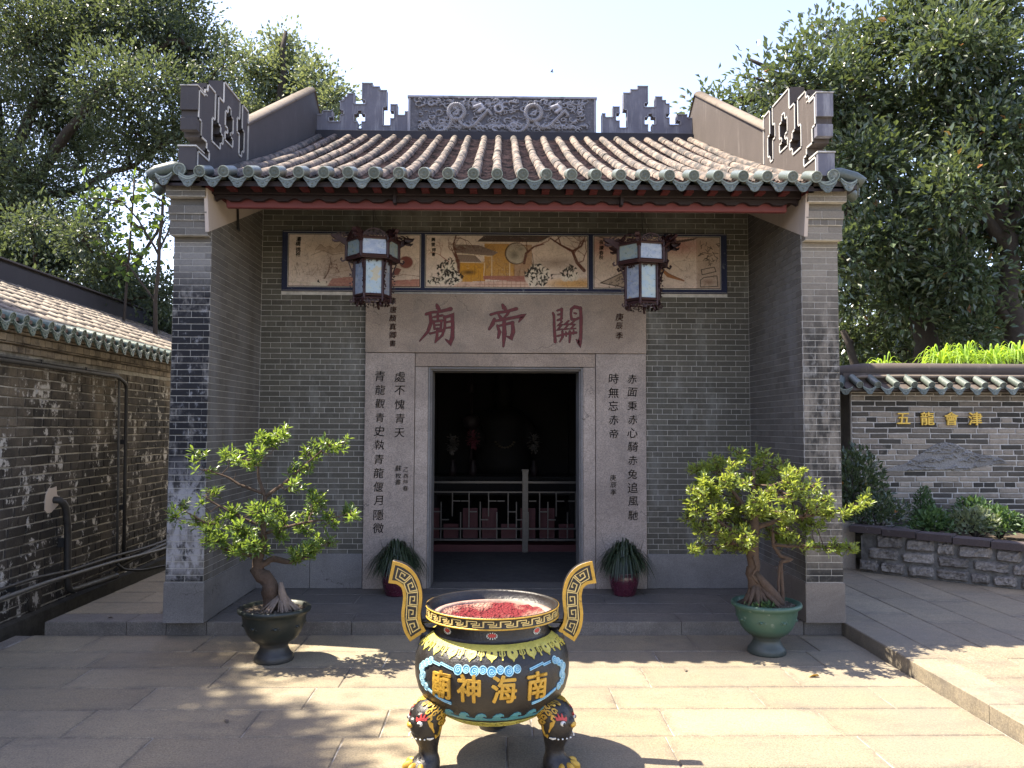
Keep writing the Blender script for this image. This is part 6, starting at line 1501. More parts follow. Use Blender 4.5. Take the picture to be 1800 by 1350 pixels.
for k in range(NU):
    a = 2 * math.pi * k / NU; w = 2 * math.pi / NU
    for P in ([(.02, .725), (.02, .752), (.60, .752), (.60, .741), (.24, .741)], [(.98, .754), (.98, .726), (.36, .726), (.36, .734), (.76, .734), (.76, .745)]):
        m.ribbon([(a + w * p, z) for p, z in P], 0.0042 , lambda s_, v, h: rm(s_, v, h), 0, .003)
# ribbons measured in radians along x: keep the vertical bars visible
    for p, z0_, z1_ in ((.02, .725, .752), (.60, .741, .752), (.98, .726, .754), (.36, .726, .734), (.76, .734, .745)): m.ribbon([(a + w * p, z0_), (a + w * p, z1_)], .0125, lambda s_, v, h: rm(s_, v, h), 0, .0032)
m.build('rim_key_pattern', MAT['b_goldline'], rim)
m = MB(); m.lathe([(.323, .712), (.318, .720), (.285, .726), (.275, .720), (.270, .695)], 64, (CX, CY, 0)); m.build('liner_ring', MAT['b_pink'], burner)
m = MB(); ra = random.Random(6); NR = 12; m.v.append((CX, CY, .685))
for a_ in range(1, NR + 1):
    for q in range(48): t_ = 2 * math.pi * q / 48; rr_ = .275 * a_ / NR; m.v.append((CX + rr_ * math.cos(t_), CY + rr_ * math.sin(t_), .685 + .03 * (a_ / NR) ** 3 + ra.uniform(-.006, .006)))
for q in range(48): m.face([0, 1 + q, 1 + (q + 1) % 48])
for a_ in range(NR - 1):
    for q in range(48): b_ = 1 + a_ * 48; m.face([b_ + q, b_ + 48 + q, b_ + 48 + (q + 1) % 48, b_ + (q + 1) % 48])
m.build('ash_bed', MAT['ash'], burner)
# neck medallions
for th in (-50, 0, 50, 130, -130, 180):
    m = MB(); f = lambda u, v, h, th=th: (CX + (.287 + h) * math.cos(R(-90 + th) + u / .287), CY + (.287 + h) * math.sin(R(-90 + th) + u / .287), .675 + v)
    m.poly_prism([(.020 * math.cos(q * .5236), .010 * math.sin(q * .5236)) for q in range(12)], f, 0, .003); md = m.build('medallion', MAT['b_red'], body)
    m = MB()
    for q in range(13): a_ = q / 13 * 2 * math.pi; m.ribbon([(.022 * math.cos(a_), .010 * math.sin(a_)), (.027 * math.cos(a_), .017 * math.sin(a_) - .002)], .0045, f, 0, .004)
    m.build('white_petals', MAT['b_white'], md)
# yellow collar with hanging motifs
m = MB(); n = 96; rows = (.633, .627, .619, .612)
for z in rows:
    for q in range(n): m.v.append(on(360 * q / n, z, .003))
for k in range(3):
    for q in range(n): m.face([(k + 1) * n + q, (k + 1) * n + (q + 1) % n, k * n + (q + 1) % n, k * n + q])
for k in range(22):
    th = 360 / 22 * k
    f = flatmap(th, .614, .345)
    m.poly_prism([(-.020, .004), (-.026, -.008), (-.026, -.018), (-.018, -.027), (-.006, -.034), (0, -.044), (.006, -.034), (.018, -.027), (.026, -.018), (.026, -.008), (.020, .004)], f, 0, .0045)
    f2 = flatmap(th + 360 / 44, .614, .345); m.ribbon([(0, .006), (0, -.036)], [.010, .006], f2, 0, .005); m.ribbon([(-.010, -.004), (-.013, -.015), (-.006, -.020)], .004, f2, 0, .005); m.ribbon([(.010, -.004), (.013, -.015), (.006, -.020)], .004, f2, 0, .005)
col_ = m.build('collar', MAT['b_yellow'], body)
m = MB()
for k in range(22):
    f = flatmap(360 / 22 * k, .612, .345)
    m.poly_prism([(.006 * math.cos(q * 1.05), -.007 + .005 * math.sin(q * 1.05)) for q in range(6)], f, .0045, .0052)
m.build('collar_dot', MAT['b_black'], col_)
# blue clouds with spiral lines
bl_f, bl_l = MB(), MB()
def swirl(th, z, r_, turn=1.6, dirn=1):
    f = flatmap(th, z); a0 = rq.uniform(0, 6.28)
    bl_f.poly_prism([(r_ * math.cos(q * .5236), r_ * math.sin(q * .5236)) for q in range(12)], f, 0, .0035)
    bl_l.ribbon([(r_ * .98 * math.cos(q * .5236), r_ * .98 * math.sin(q * .5236)) for q in range(12)], .0030, f, 0, .0062, closed=True)
    nn = 16; bl_l.ribbon([(r_ * .70 * (1 - q / nn * .85) * math.cos(a0 + dirn * q / nn * turn * 6.28), r_ * .70 * (1 - q / nn * .85) * math.sin(a0 + dirn * q / nn * turn * 6.28)) for q in range(nn + 1)], .0026, f, 0, .0058)
for k in range(8): swirl(-24 + k * 6.0, .538 + (.003 if k % 2 else -.003) , .0225 if k % 2 == 0 else .018, 1.6, 1 if k < 4 else -1)
for (th, z) in ((-50, .545), (-54, .532), (-58, .515), (-61, .50), (-59, .487), (-57, .470), (-60, .452), (-58, .434), (-54, .418)):
    swirl(th, z, .0175); swirl(-th + 2, z, .0175)
for s_ in (-1, 1):
    for P in ([(s_ * 47, .545), (s_ * 40, .540), (s_ * 39, .548), (s_ * 33, .540), (s_ * 27.5, .532)], [(s_ * 52, .412), (s_ * 46, .398), (s_ * 44, .392), (s_ * 36, .378), (s_ * 30, .372)]):
        Q = []
        for k in range(len(P) - 1):
            for q in range(4): t_ = q / 4; Q.append((P[k][0] * (1 - t_) + P[k + 1][0] * t_, P[k][1] * (1 - t_) + P[k + 1][1] * t_))
        Q.append(P[-1]); f = lambda u, v, h: on(math.degrees(u / .39), v, h)
        Qm = [(R(a) * .39, b) for a, b in Q]; bl_f.ribbon(Qm, .012, f, 0, .0036); bl_l.ribbon([(a, b + .004) for a, b in Qm], .0026, f, 0, .006); bl_l.ribbon([(a, b - .004) for a, b in Qm], .0026, f, 0, .006)
cl = bl_f.build('cloud_scroll', MAT['b_blue'], body); bl_l.build('cloud_line', MAT['b_blueline'], cl)
# four gold characters
for th, ch in ((-37.5, '廟'), (-15.5, '神'), (8.5, '海'), (33, '南')):
    V, F = text_mesh(ch, None, .030, .05, 0); m = MB(); f = flatmap(th, .456); m.add([f(p[0] * .120, p[1] * .132, .001 + (p[2] + .05) * .09) for p in V], F); m.build('gold_character', MAT['b_gold'], body)
# wave band and net line under it
m = MB(); NW = 26
for k in range(NW):
    th = 360 / NW * k; w = 360 / NW
    pts = [(0, 0), (.10, .016), (.25, .028), (.48, .033), (.68, .025), (.72, .013), (.60, .017), (.50, .013), (.52, .004), (.70, -.001), (1.0, 0), (1.0, -.014), (0, -.014)]
    m.poly_prism([(p * w, v) for p, v in pts][::-1], lambda u, v, h, th=th: on(th + u, .300 + v, h), 0, .003)
m.build('wave_band', MAT['b_teal'], body)
m = MB()
for k in range(18):
    th = 20 * k; f = flatmap(th, .248, .27)
    m.ribbon([(-.045, 0), (-.022, .011), (.022, .011), (.045, 0), (.022, -.011), (-.022, -.011)], .0028, f, 0, .0045, closed=True); m.ribbon([(-.014, 0), (0, .007), (.014, 0), (0, -.007)], .0026, f, 0, .0045, closed=True)
for z in (.268, .230): m.ribbon([(360 * q / 72, z) for q in range(72)], .0022, lambda u, v, h: on(u, v, h), 0, .004, closed=True)
m.build('net_band', MAT['b_yellow'], body)
# handles: S curve in the plane of the front, black core, gold frame and key pattern
def bez(P, n):
    out = []
    for k in range(len(P) - 1):
        p0 = P[max(k - 1, 0)]; p1 = P[k]; p2 = P[k + 1]; p3 = P[min(k + 2, len(P) - 1)]
        for q in range(n):
            t_ = q / n; out.append(tuple(.5 * ((2 * p1[i]) + (-p0[i] + p2[i]) * t_ + (2 * p0[i] - 5 * p1[i] + 4 * p2[i] - p3[i]) * t_ * t_ + (-p0[i] + 3 * p1[i] - 3 * p2[i] + p3[i]) * t_ ** 3) for i in (0, 1)))
    out.append(P[-1]); return out
CL = bez([(-.525, .932), (-.470, .918), (-.428, .880), (-.411, .825), (-.412, .770), (-.418, .715), (-.408, .655), (-.380, .607)], 6)
acc = [0.0]
for a_, b_ in zip(CL[:-1], CL[1:]): acc.append(acc[-1] + math.hypot(b_[0] - a_[0], b_[1] - a_[1]))
LH = acc[-1]
def hpt(s_, t_):
    s_ = min(max(s_, 0), LH); k = 0
    while k < len(acc) - 2 and acc[k + 1] < s_: k += 1
    f = (s_ - acc[k]) / (acc[k + 1] - acc[k]); p = [CL[k][i] * (1 - f) + CL[k + 1][i] * f for i in (0, 1)]; kk0, kk1 = max(k - 1, 0), min(k + 2, len(CL) - 1); dx, dy = CL[kk1][0] - CL[kk0][0], CL[kk1][1] - CL[kk0][1]; l = math.hypot(dx, dy)
    return p[0] - dy / l * t_, p[1] + dx / l * t_
HW = lambda s_: .049 + .008 * max(0, 1 - s_ / .12)
for sgn in (1, -1):
    hf = lambda s_, t_, h, sgn=sgn: ((lambda p: (CX + sgn * p[0], CY - .028 - h, p[1]))(hpt(s_, t_)))
    m = MB(); n = 40
    out = [(LH * k / n, HW(LH * k / n) + .0015) for k in range(n + 1)] + [(LH * k / n, -HW(LH * k / n) - .0015) for k in range(n, -1, -1)]
    for k in range(n):                                          # core as a chain of blocks, front and back faces
        s0, s1 = LH * k / n, LH * (k + 1) / n; i = len(m.v)
        for hh in (-.052, 0): m.v += [hf(s0, HW(s0), hh), hf(s1, HW(s1), hh), hf(s1, -HW(s1), hh), hf(s0, -HW(s0), hh)]
        m.face([i + 4, i + 5, i + 6, i + 7]); m.face([i + 3, i + 2, i + 1, i]); m.face([i, i + 1, i + 5, i + 4], 0, 0, True); m.face([i + 2, i + 3, i + 7, i + 6], 0, 0, True)
        if k == 0: m.face([i + 3, i, i + 4, i + 7])
        if k == n - 1: m.face([i + 1, i + 2, i + 6, i + 5])
    hb = m.build('handle', MAT['b_black'], burner)
    m = MB(); bw = .0165
    for sg in (1, -1): m.ribbon([(LH * k / n, sg * (HW(LH * k / n) - bw / 2)) for k in range(n + 1)], bw, hf, -.001, .005)
    m.ribbon([(bw / 2, -HW(0) + .002), (bw / 2, HW(0) - .002)], bw, hf, -.001, .0055); m.ribbon([(LH - bw / 2, -HW(LH) + .002), (LH - bw / 2, HW(LH) - .002)], bw, hf, -.001, .0055); m.build('gold_border', MAT['b_gold'], hb)
    m = MB(); nu = 5; u0, u1 = .030, LH - .026; uw = (u1 - u0) / nu
    for k in range(nu):
        g = lambda x_, y_, k=k: (u0 + uw * (k + x_), (y_ - .5) * .052)
        for P in ([(.04, .0), (.04, 1.0), (.92, 1.0), (.92, .26), (.34, .26), (.34, .70), (.64, .70), (.64, .52)], [(.04, 0), (1.0, 0)]): m.ribbon([g(*p) for p in P], .0050, hf, -.001, .0035)
    m.build('key_pattern', MAT['b_goldline'], hb)
    m = MB(); m.box(CX + sgn * .30 - .012, CX + sgn * .30 + .012 , CY - .02, CY + .02, .60, .60 + .001)
    m.v = []; m.f = []; m.r = []; m.m = []; m.sm = []
    m.tube([(CX - sgn * .365, CY, .615), (CX - sgn * .335, CY, .605), (CX - sgn * .30, CY, .60)], [.036, .040, .045], 12); m.tube([(CX - sgn * .400, CY, .672), (CX - sgn * .34, CY, .676), (CX - sgn * .285, CY, .680)], .011, 8); m.build('handle_bracket', MAT['b_black'], hb)
# legs: beast mask above, paw below
KD = .00150
def leg(ang):
    e_r = Vector((math.cos(ang), math.sin(ang), 0)); e_t = Vector((-math.sin(ang), math.cos(ang), 0)); up = Vector((0, 0, 1)); O = Vector((CX, CY, 0))
    L_ = lambda r_, t_, z: O + e_r * r_ + e_t * t_ + up * z
    m = MB(); st = [(.270, .345, .055, .075), (.315, .335, .080, .086), (.345, .300, .088, .090), (.362, .255, .088, .090), (.372, .215, .080, .084), (.370, .180, .071, .075), (.364, .150, .059, .063), (.358, .115, .047, .051), (.358, .082, .047, .050), (.366, .062, .062, .062), (.380, .038, .080, .074), (.386, .012, .084, .078), (.386, .0, .080, .074)]
    seg = 20
    for (r_, z, a_, b_) in st:
        for q in range(seg): t_ = 2 * math.pi * q / seg; m.v.append(tuple(L_(r_ + a_ * math.cos(t_), b_ * math.sin(t_), z)))
    for k in range(len(st) - 1):
        for q in range(seg): m.face([k * seg + q, (k + 1) * seg + q, (k + 1) * seg + (q + 1) % seg, k * seg + (q + 1) % seg][::-1], 0, 0, True)
    m.face([q for q in range(seg)]); m.face([(len(st) - 1) * seg + q for q in range(seg)][::-1])
    rot = Matrix((( e_r.x, e_t.x, 0), (e_r.y, e_t.y, 0), (0, 0, 1)))
    m.ellipsoid(L_(.425, 0, .245), (.040, .034, .030), rot, 12, 8); m.ellipsoid(L_(.400, 0, .185), (.045, .055, .022), rot, 12, 6)
    for s_ in (-1, 1): m.ellipsoid(L_(.405, s_ * .040, .282), (.036, .026, .022), rot, 10, 6)
    lg = m.build('leg', MAT['b_black'], burner)
    def surf(t_deg, z):
        for (r0, z0_, a0, b0), (r1, z1_, a1, b1) in zip(st[:-1], st[1:]):
            if z1_ <= z <= z0_: f = (z0_ - z) / (z0_ - z1_ + 1e-9); r_, a_, b_ = r0 + (r1 - r0) * f, a0 + (a1 - a0) * f, b0 + (b1 - b0) * f; break
        else: r_, a_, b_ = st[0][0], st[0][2], st[0][3]
        t_ = R(t_deg); return lambda h: L_(r_ + (a_ + h) * math.cos(t_), (b_ + h) * math.sin(t_), z)
    F = lambda u, v, h: surf(u / KD, v)(h)                       # u in metres round the leg
    class G(MB):
        def ribbon(s, pts, w, fn, h0, h1, **k): MB.ribbon(s, [(a * KD, b) for a, b in pts], [x * KD for x in w] if hasattr(w, '__len__') else w * KD, fn, h0, h1, **k)
    g = G()
    for s_ in (-1, 1):
        for (u, z, rr_) in ((40, .338, 11), (62, .330, 12), (84, .318, 13), (105, .300, 13), (118, .272, 12), (20, .337, 10), (124, .242, 10), (52, .308, 9), (74, .300, 10), (94, .278, 10), (106, .252, 10)):
            u *= s_; n = 14; k0 = .0011
            g.ribbon([(u + rr_ * (1 - q / n * .8) * math.cos(q * .55), z + rr_ * k0 * 1.3 * (1 - q / n * .8) * math.sin(q * .55)) for q in range(n)], 3.6, F, 0, .0075)
        for q in range(4): g.ribbon([(s_ * (62 + q * 5), .270 - q * .004), (s_ * (72 + q * 4), .245 - q * .006), (s_ * (88 + q), .222 - q * .004)], 3.8, F, 0, .008)
        g.ribbon([(s_ * 58, .285), (s_ * 66, .292), (s_ * 70, .276), (s_ * 64, .264)], 6, F, 0, .009)
        g.ribbon([(s_ * 112, .235), (s_ * 120, .215), (s_ * 112, .190), (s_ * 100, .182), (s_ * 98, .196)], 4.5, F, 0, .008)
        g.build('gold_mane', MAT['b_gold'], lg); g = G()
    g.ellipsoid(L_(.458, 0, .236), (.013, .022, .015), rot, 10, 6)
    g.build('gold_nose', MAT['b_gold'], lg)
    g = G()
    for s_ in (-1, 1):
        for P in ([(s_ * 26, .268), (s_ * 40, .276), (s_ * 58, .272)], [(s_ * 38, .276), (s_ * 36, .298)], [(s_ * 46, .276), (s_ * 48, .300)], [(s_ * 52, .274), (s_ * 60, .290)], [(s_ * 28, .270), (s_ * 24, .288)]): g.ribbon(P, [9, 8, 4][:len(P)] if len(P) == 3 else [8, 2], F, 0, .009)
    g.build('red_eyebrow', MAT['b_red'], lg)
    for s_ in (-1, 1):
        g = MB(); p = surf(s_ * 40, .252)(.001); g.ellipsoid(p, (.014, .014, .013), None, 12, 8); ey = g.build('eye', MAT['b_white'], lg)
        g = MB(); p = surf(s_ * 39, .251)(.009); g.ellipsoid(p, (.009, .009, .009), None, 10, 6); g.build('pupil', MAT['b_black'], ey)
    g = G()
    for s_ in (-1, 1):
        for q in range(4):
            g.ellipsoid(surf(s_ * (12 + q * 15), .178 - .0006 * q)(.014 - q * .003), (.005, .005, .004), None, 7, 5)
        g.ribbon([(s_ * 66, .181), (s_ * 78, .177), (s_ * 92, .180)], [4, 7, 3], F, 0, .006)
    g.build('teeth', MAT['b_white'], lg)
    for a_ in (-58, -20, 20, 58):
        g = MB(); c_, s_ = math.cos(R(a_)), math.sin(R(a_)); M3 = rot @ Matrix.Rotation(R(a_), 3, 'Z')
        g.ellipsoid(L_(.386 + .066 * c_, .062 * s_, .030), (.036, .0180, .028), M3, 12, 8); g.ellipsoid(L_(.386 + .096 * c_, .092 * s_, .012), (.012, .009, .012), M3, 10, 6); g.build('toe', MAT['b_gold'], lg)
for a_ in (210, 330, 90): leg(R(a_))

# ------------------------------------------------------------------ inside the hall
rail = thing('wooden_railing', 'dark wooden lattice railing with red panels behind it inside the doorway', 'railing', (0, 3.65, STEP)); y = 3.65
part = lambda name, mat, boxes, par: part_box(name, mat, boxes, par, 0)
MAT['rail'] = wood('worn dark rail', (.11, .10, .09), .30); MAT['rail_red'] = wood('dull red rail board', (.075, .016, .019))
part('post', MAT['rail'], [(.235, .305, y - .045, y + .025, STEP, 1.11), (.228, .312, y - .05, y + .03, 1.115, 1.14)], rail)
for xx in (-1.55, 1.45): part('post', MAT['rail'], [(xx, xx + .06, y - .045, y + .025, STEP, 1.05)], rail)
def bars(x0, x1):
    B = [(x0, x1, y - .02, y + .01, .965, .99), (x0, x1, y - .018, y + .01, .845, .862), (x0, x1, y - .018, y + .01, .245, .27), (x0, x1, y - .018, y + .01, .385, .402)]; w = .105; k = 0; x = x0
    while x < x1:
        z0_, z1_ = ((.27, .60), (.39, .86), (.27, .73), (.55, .86))[k % 4]; B.append((x, x + .013, y - .016, y + .008, z0_, z1_))
        z = (.735, .60, .50, .735)[k % 4]; B.append((x + .013, min(x + w, x1), y - .015, y + .007, z, z + .013)); x += w * (1 if k % 3 else 1.35); k += 1
    return B
part('lattice', MAT['rail'], bars(-1.5, .235), rail); part('lattice', MAT['rail'], bars(.305, 1.45), rail)
for k in range(12): part('red_panel', MAT['rail_red'], [(-1.5 + k * .245, -1.5 + k * .245 + .19, y + .12, y + .13, .26, .58 + (.06 if k % 3 else -.14))], rail)
part('red_step', MAT['rail_red'], [(-1.6, 1.6, y + .02, y + .5, STEP, .19)], rail)
altar = thing('altar', 'dark altar table with a shadowy seated statue deep inside the hall', 'altar', (0, 4.8, STEP))
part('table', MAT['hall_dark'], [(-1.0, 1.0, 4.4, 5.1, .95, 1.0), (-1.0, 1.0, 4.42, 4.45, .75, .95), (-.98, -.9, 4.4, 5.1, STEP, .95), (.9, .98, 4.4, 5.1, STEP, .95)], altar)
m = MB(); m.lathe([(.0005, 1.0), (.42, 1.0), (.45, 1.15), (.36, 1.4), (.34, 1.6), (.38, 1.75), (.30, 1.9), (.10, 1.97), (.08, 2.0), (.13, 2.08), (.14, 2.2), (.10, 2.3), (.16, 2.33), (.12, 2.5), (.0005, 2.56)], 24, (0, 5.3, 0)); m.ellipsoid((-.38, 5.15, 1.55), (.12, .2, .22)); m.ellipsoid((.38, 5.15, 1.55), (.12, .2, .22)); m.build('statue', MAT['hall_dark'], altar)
def flowers(label, x, z, c, seed):
    e = thing('flower_vase', label, 'vase', (x, 4.55, 1.0), None); m = MB(); m.lathe([(.0005, 0), (.04, 0), (.055, .08), (.03, .18), (.04, .22)], 16, (x, 4.55, 1.0)); m.build('vase', MAT['beam'], e)
    r = np.random.default_rng(seed); n = 160; d = unit(r.normal(0, 1, (n, 3))); P = np.array([x, 4.55, z]) + d * r.random((n, 1)) * np.array([.08, .06, .13]); obj('flowers', leaf_mesh('flowers', P, d, .045, .035, seed), c, e)
pinkm = simple('pink petals', (.16, .04, .055), .6, .3, 20); whitem = simple('white petals', (.12, .11, .10), .6, .3, 20)
flowers('vase of pink flowers on the dark altar, left side', -.42, 1.50, pinkm, 1); flowers('vase of white flowers at the far left of the dark altar', -.70, 1.44, whitem, 2); flowers('vase of pale flowers on the dark altar, right side', .42, 1.46, whitem, 3)
m = MB(); m.tube([(-.46, 4.9, .2), (-.46, 4.9, 2.7)], .02, 8); m.ellipsoid((-.46, 4.9, 2.25), (.06, .06, .1)); m.ellipsoid((-.46, 4.9, 1.75), (.12, .08, .12)); tag(m.build('ritual_staff', MAT['beam']), 'tall dark ritual staff standing left of the statue in the dark hall', 'staff')
MAT['gilt'] = simple('dim gilt carving', (.10, .08, .05), .4, .4, 40, .6, .5, .4)
m = MB()
for k in range(9): a = R(200 + k * 17.5); m.ellipsoid((.02 + .14 * math.cos(a), 4.93, 1.50 + .12 * math.sin(a)), (.022, .01, .014), None, 7, 4)
m.build('gilt_carving', MAT['gilt'], altar)

# ------------------------------------------------------------------ palms and trees beyond the walls
def fan_palm(label, c, n, L, seed, w=.022, mat='blade_bright'):
    e = thing('palm_clump', label, 'palm', c); obj('fronds', straps('', '', c, n, L, w, '', seed, .35, spread=.9, lo=.5), MAT[mat], e)
    m = MB(); m.tube([(c[0], c[1], 0.1), (c[0] + .03, c[1], c[2] / 2), c], [.05, .04, .03], 8); m.build('stem', MAT['bark'], e)
    return e
for (x, z, n, L, s_) in ((6.10, 2.50, 60, .50, 1), (6.45, 2.52, 70, .52, 2), (6.85, 2.50, 60, .50, 3), (7.2, 2.55, 70, .55, 4), (7.6, 2.50, 60, .5, 5)):
    fan_palm('yellow green narrow leaved spray above the garden wall cap, ' + ('nearest the thick tree trunk', 'second from the thick tree trunk', 'in the middle of the row', 'fourth from the thick tree trunk', 'at the edge of the photo')[s_ - 1], (x, 4.5, z + .08), int(n * 1.5), L * 1.25, s_)
fan_palm('sparse bright blades rising over the left end of the garden wall cap', (5.25, 4.4, 2.52), 22, .48, 9); fan_palm('few dim blades behind the left corner of the garden wall cap', (4.75, 4.3, 2.40), 14, .36, 10, mat='leaf_under')
BIG = [(-8.52, 7.66, 8.65, 0.97), (-7.98, 8.76, 9.41, 0.97), (-6.61, 8.13, 8.98, 0.86), (-6.16, 8.97, 8.96, 0.75), (-9.13, 9.05, 8.0, 0.97), (-6.8, 7.04, 7.47, 0.65), (-5.84, 6.85, 7.39, 0.54), (-8.87, 9.81, 7.5, 0.59), (-8.66, 7.73, 6.25, 0.65), (-6.54, 7.64, 6.87, 0.43), (-11.59, 10.38, 9.51, 1.29), (-10.08, 8.49, 6.49, 1.08), (-9.1, 9.81, 11.1, 1.18), (-6.88, 8.51, 10.14, 0.86), (-5.93, 9.1, 8.36, 0.39), (-5.05, 7.34, 7.98, 0.26), (-6.48, 9.09, 9.8, 0.54), (-8.58, 9.92, 8.12, 0.48), (-11.19, 8.68, 10.67, 1.4), (-9.37, 9.47, 12.16, 1.29), (-9.45, 9.22, 5.83, 0.43), (-5.34, 7.03, 6.99, 0.38), (-7.31, 8.5, 6.87, 0.48), (-6.41, 8.27, 6.9, 0.45), (-8.01, 7.66, 5.87, 0.45), (-8.5, 9.55, 6.89, 0.39), (-5.65, 7.32, 6.71, 0.39), (-5.85, 8.61, 6.85, 0.28), (-7.28, 9.64, 6.86, 0.26), (-7.03, 7.51, 5.88, 0.24), (-8.95, 8.74, 5.7, 0.32), (-5.47, 8.9, 7.94, 0.24)]
MID = [(-5.89, 14.62, 11.25, 0.7), (-6.52, 14.22, 10.92, 0.56), (-4.8, 13.52, 10.47, 0.56), (-4.17, 12.87, 9.7, 0.44), (-6.27, 14.88, 10.3, 0.73), (-6.72, 13.93, 9.84, 0.66), (-4.82, 14.53, 9.86, 0.53), (-6.16, 14.91, 12.04, 0.35), (-5.71, 14.51, 11.88, 0.29), (-7.23, 15.01, 9.51, 0.66), (-6.66, 13.75, 11.22, 0.29), (-7.46, 14.72, 12.13, 0.26), (-4.09, 13.87, 9.82, 0.23), (-5.55, 15.05, 10.6, 0.66), (-6.58, 14.91, 9.47, 0.66), (-4.06, 13.03, 9.14, 0.2)]
LOW = [(-8.23, 7.52, 4.63, 0.59), (-7.7, 7.83, 4.75, 0.44), (-6.9, 7.97, 4.21, 0.44), (-8.3, 8.35, 4.12, 0.59), (-6.98, 7.82, 3.83, 0.49), (-6.53, 8.3, 3.84, 0.39), (-7.6, 5.98, 3.55, 0.59), (-6.98, 7.11, 5.22, 0.25), (-6.18, 8.35, 3.37, 0.39), (-9.48, 7.59, 4.19, 0.88), (-8.13, 8.24, 5.36, 0.35), (-7.55, 6.19, 4.85, 0.29), (-5.77, 7.12, 3.91, 0.33), (-6.55, 6.54, 4.19, 0.41), (-5.9, 7.31, 5.23, 0.16), (-8.56, 7.39, 4.45, 0.59), (-6.6, 5.93, 4.61, 0.29)]
SAP = [(-5.92, 6.1, 5.32, 0.2), (-5.72, 5.8, 4.79, 0.2), (-6.16, 6.22, 4.49, 0.21), (-5.82, 6.28, 4.41, 0.2), (-5.72, 6.24, 4.68, 0.13), (-6.21, 6.04, 5.17, 0.14), (-5.61, 6.13, 5.33, 0.09), (-5.36, 5.83, 5.2, 0.11), (-5.38, 6.2, 5.48, 0.2), (-5.99, 6.04, 4.18, 0.18), (-6.48, 5.87, 5.21, 0.12)]
RA = [(4.67, 7.86, 8.13, 0.16), (4.31, 9.92, 8.3, 0.29), (5.59, 7.93, 8.78, 0.16), (6.82, 9.78, 9.93, 0.39), (7.38, 8.77, 9.2, 0.72), (5.38, 8.09, 8.03, 0.66), (6.37, 8.46, 8.08, 0.83), (5.17, 9.7, 8.27, 0.5), (8.08, 9.97, 8.38, 0.83), (6.7, 7.81, 6.48, 0.72), (6.96, 9.3, 6.19, 0.61), (6.91, 7.82, 5.05, 0.72), (7.25, 9.57, 4.55, 0.5), (7.6, 8.56, 4.15, 0.55), (4.44, 9.99, 8.44, 0.18), (7.38, 10.25, 3.59, 0.33), (6.94, 9.26, 7.64, 0.66), (6.18, 7.78, 4.84, 0.5)]
RB = [(8.0, 7.41, 8.53, 0.79), (9.04, 7.96, 8.38, 0.89), (8.52, 8.49, 7.56, 0.79), (8.73, 7.31, 6.8, 0.89), (7.67, 7.01, 5.73, 0.68), (9.8, 9.16, 5.81, 0.79), (8.28, 7.72, 4.52, 0.68), (10.17, 9.39, 4.29, 0.58), (8.72, 9.23, 4.04, 0.47), (8.58, 7.88, 3.42, 0.42), (10.38, 8.1, 7.41, 1.05), (10.49, 8.25, 5.36, 1.05), (8.25, 8.57, 9.96, 0.73), (9.57, 8.45, 10.0, 0.84), (7.81, 8.35, 9.41, 0.47), (7.89, 8.51, 5.64, 0.52), (8.56, 9.35, 5.07, 0.47)]
RC = [(8.4, 12.53, 5.75, 1.22), (10.26, 12.22, 6.36, 1.63), (12.75, 13.38, 8.06, 1.63), (9.2, 11.45, 8.08, 1.49), (11.27, 11.7, 4.15, 1.08), (9.68, 14.41, 4.22, 0.81), (10.46, 12.58, 3.72, 0.81), (13.26, 12.69, 5.1, 1.36), (8.25, 10.55, 4.23, 0.81), (10.9, 12.16, 3.41, 0.81), (7.98, 12.82, 3.47, 0.54), (7.29, 10.58, 7.16, 0.68)]

def w3(Y, P): return P
make_tree('broad_tree', 'huge dark tree with fine leaves and sweeping limbs behind the brown house', (-9.6, 8.6, 0),
    [([(-9.75, 8.6, 0), (-9.6, 8.6, 3.3), (-9.5, 8.6, 5.2), (-9.9, 8.7, 8.0), (-10.3, 8.6, 10.5)], .30, .10),
     ([(-9.5, 8.6, 5.3), (-8.9, 8.4, 6.05), (-8.2, 8.3, 5.95), (-7.4, 8.3, 6.35), (-6.9, 8.4, 6.6), (-6.2, 8.4, 7.2)], .10, .03),
     ([(-9.5, 8.6, 5.6), (-8.3, 8.2, 6.8), (-7.4, 8.0, 7.9), (-6.8, 8.0, 8.4), (-6.0, 8.0, 8.8)], .12, .04),
     ([(-9.6, 8.6, 6.2), (-9.0, 8.8, 8.0), (-8.3, 8.8, 9.5), (-7.6, 8.8, 10.4)], .12, .04)],
    BIG, .090, .044, 52, 120, 'leaf_dark', 11, .20, upbias=.6)
make_tree('sparse_tree', 'pale olive sunlit tree seen above the left gable coping', (-6.0, 14, 0),
    [([(-6.0, 14, 0), (-5.9, 14, 6), (-5.8, 14, 10), (-5.7, 14, 12)], .25, .05), ([(-5.9, 14, 8.5), (-5.0, 14, 10), (-4.4, 14, 11)], .10, .03), ([(-5.9, 14, 8.5), (-6.9, 14, 10), (-7.2, 14, 11.5)], .10, .03)],
    MID, .125, .080, 26, 120, 'leaf_pale', 12, .20, upbias=.3)
make_tree('dense_tree', 'dense dark thicket tree filling the gap between brown house and big tree', (-8.5, 7.2, 0),
    [([(-8.5, 7.2, 0), (-8.3, 7.2, 2.5), (-8.0, 7.2, 4.2)], .14, .05), ([(-8.4, 7.2, 1.5), (-7.2, 7.1, 3.0), (-6.6, 7.1, 4.0)], .10, .03)],
    LOW, .085, .048, 44, 210, 'leaf_dark', 13, .17, upbias=.5)
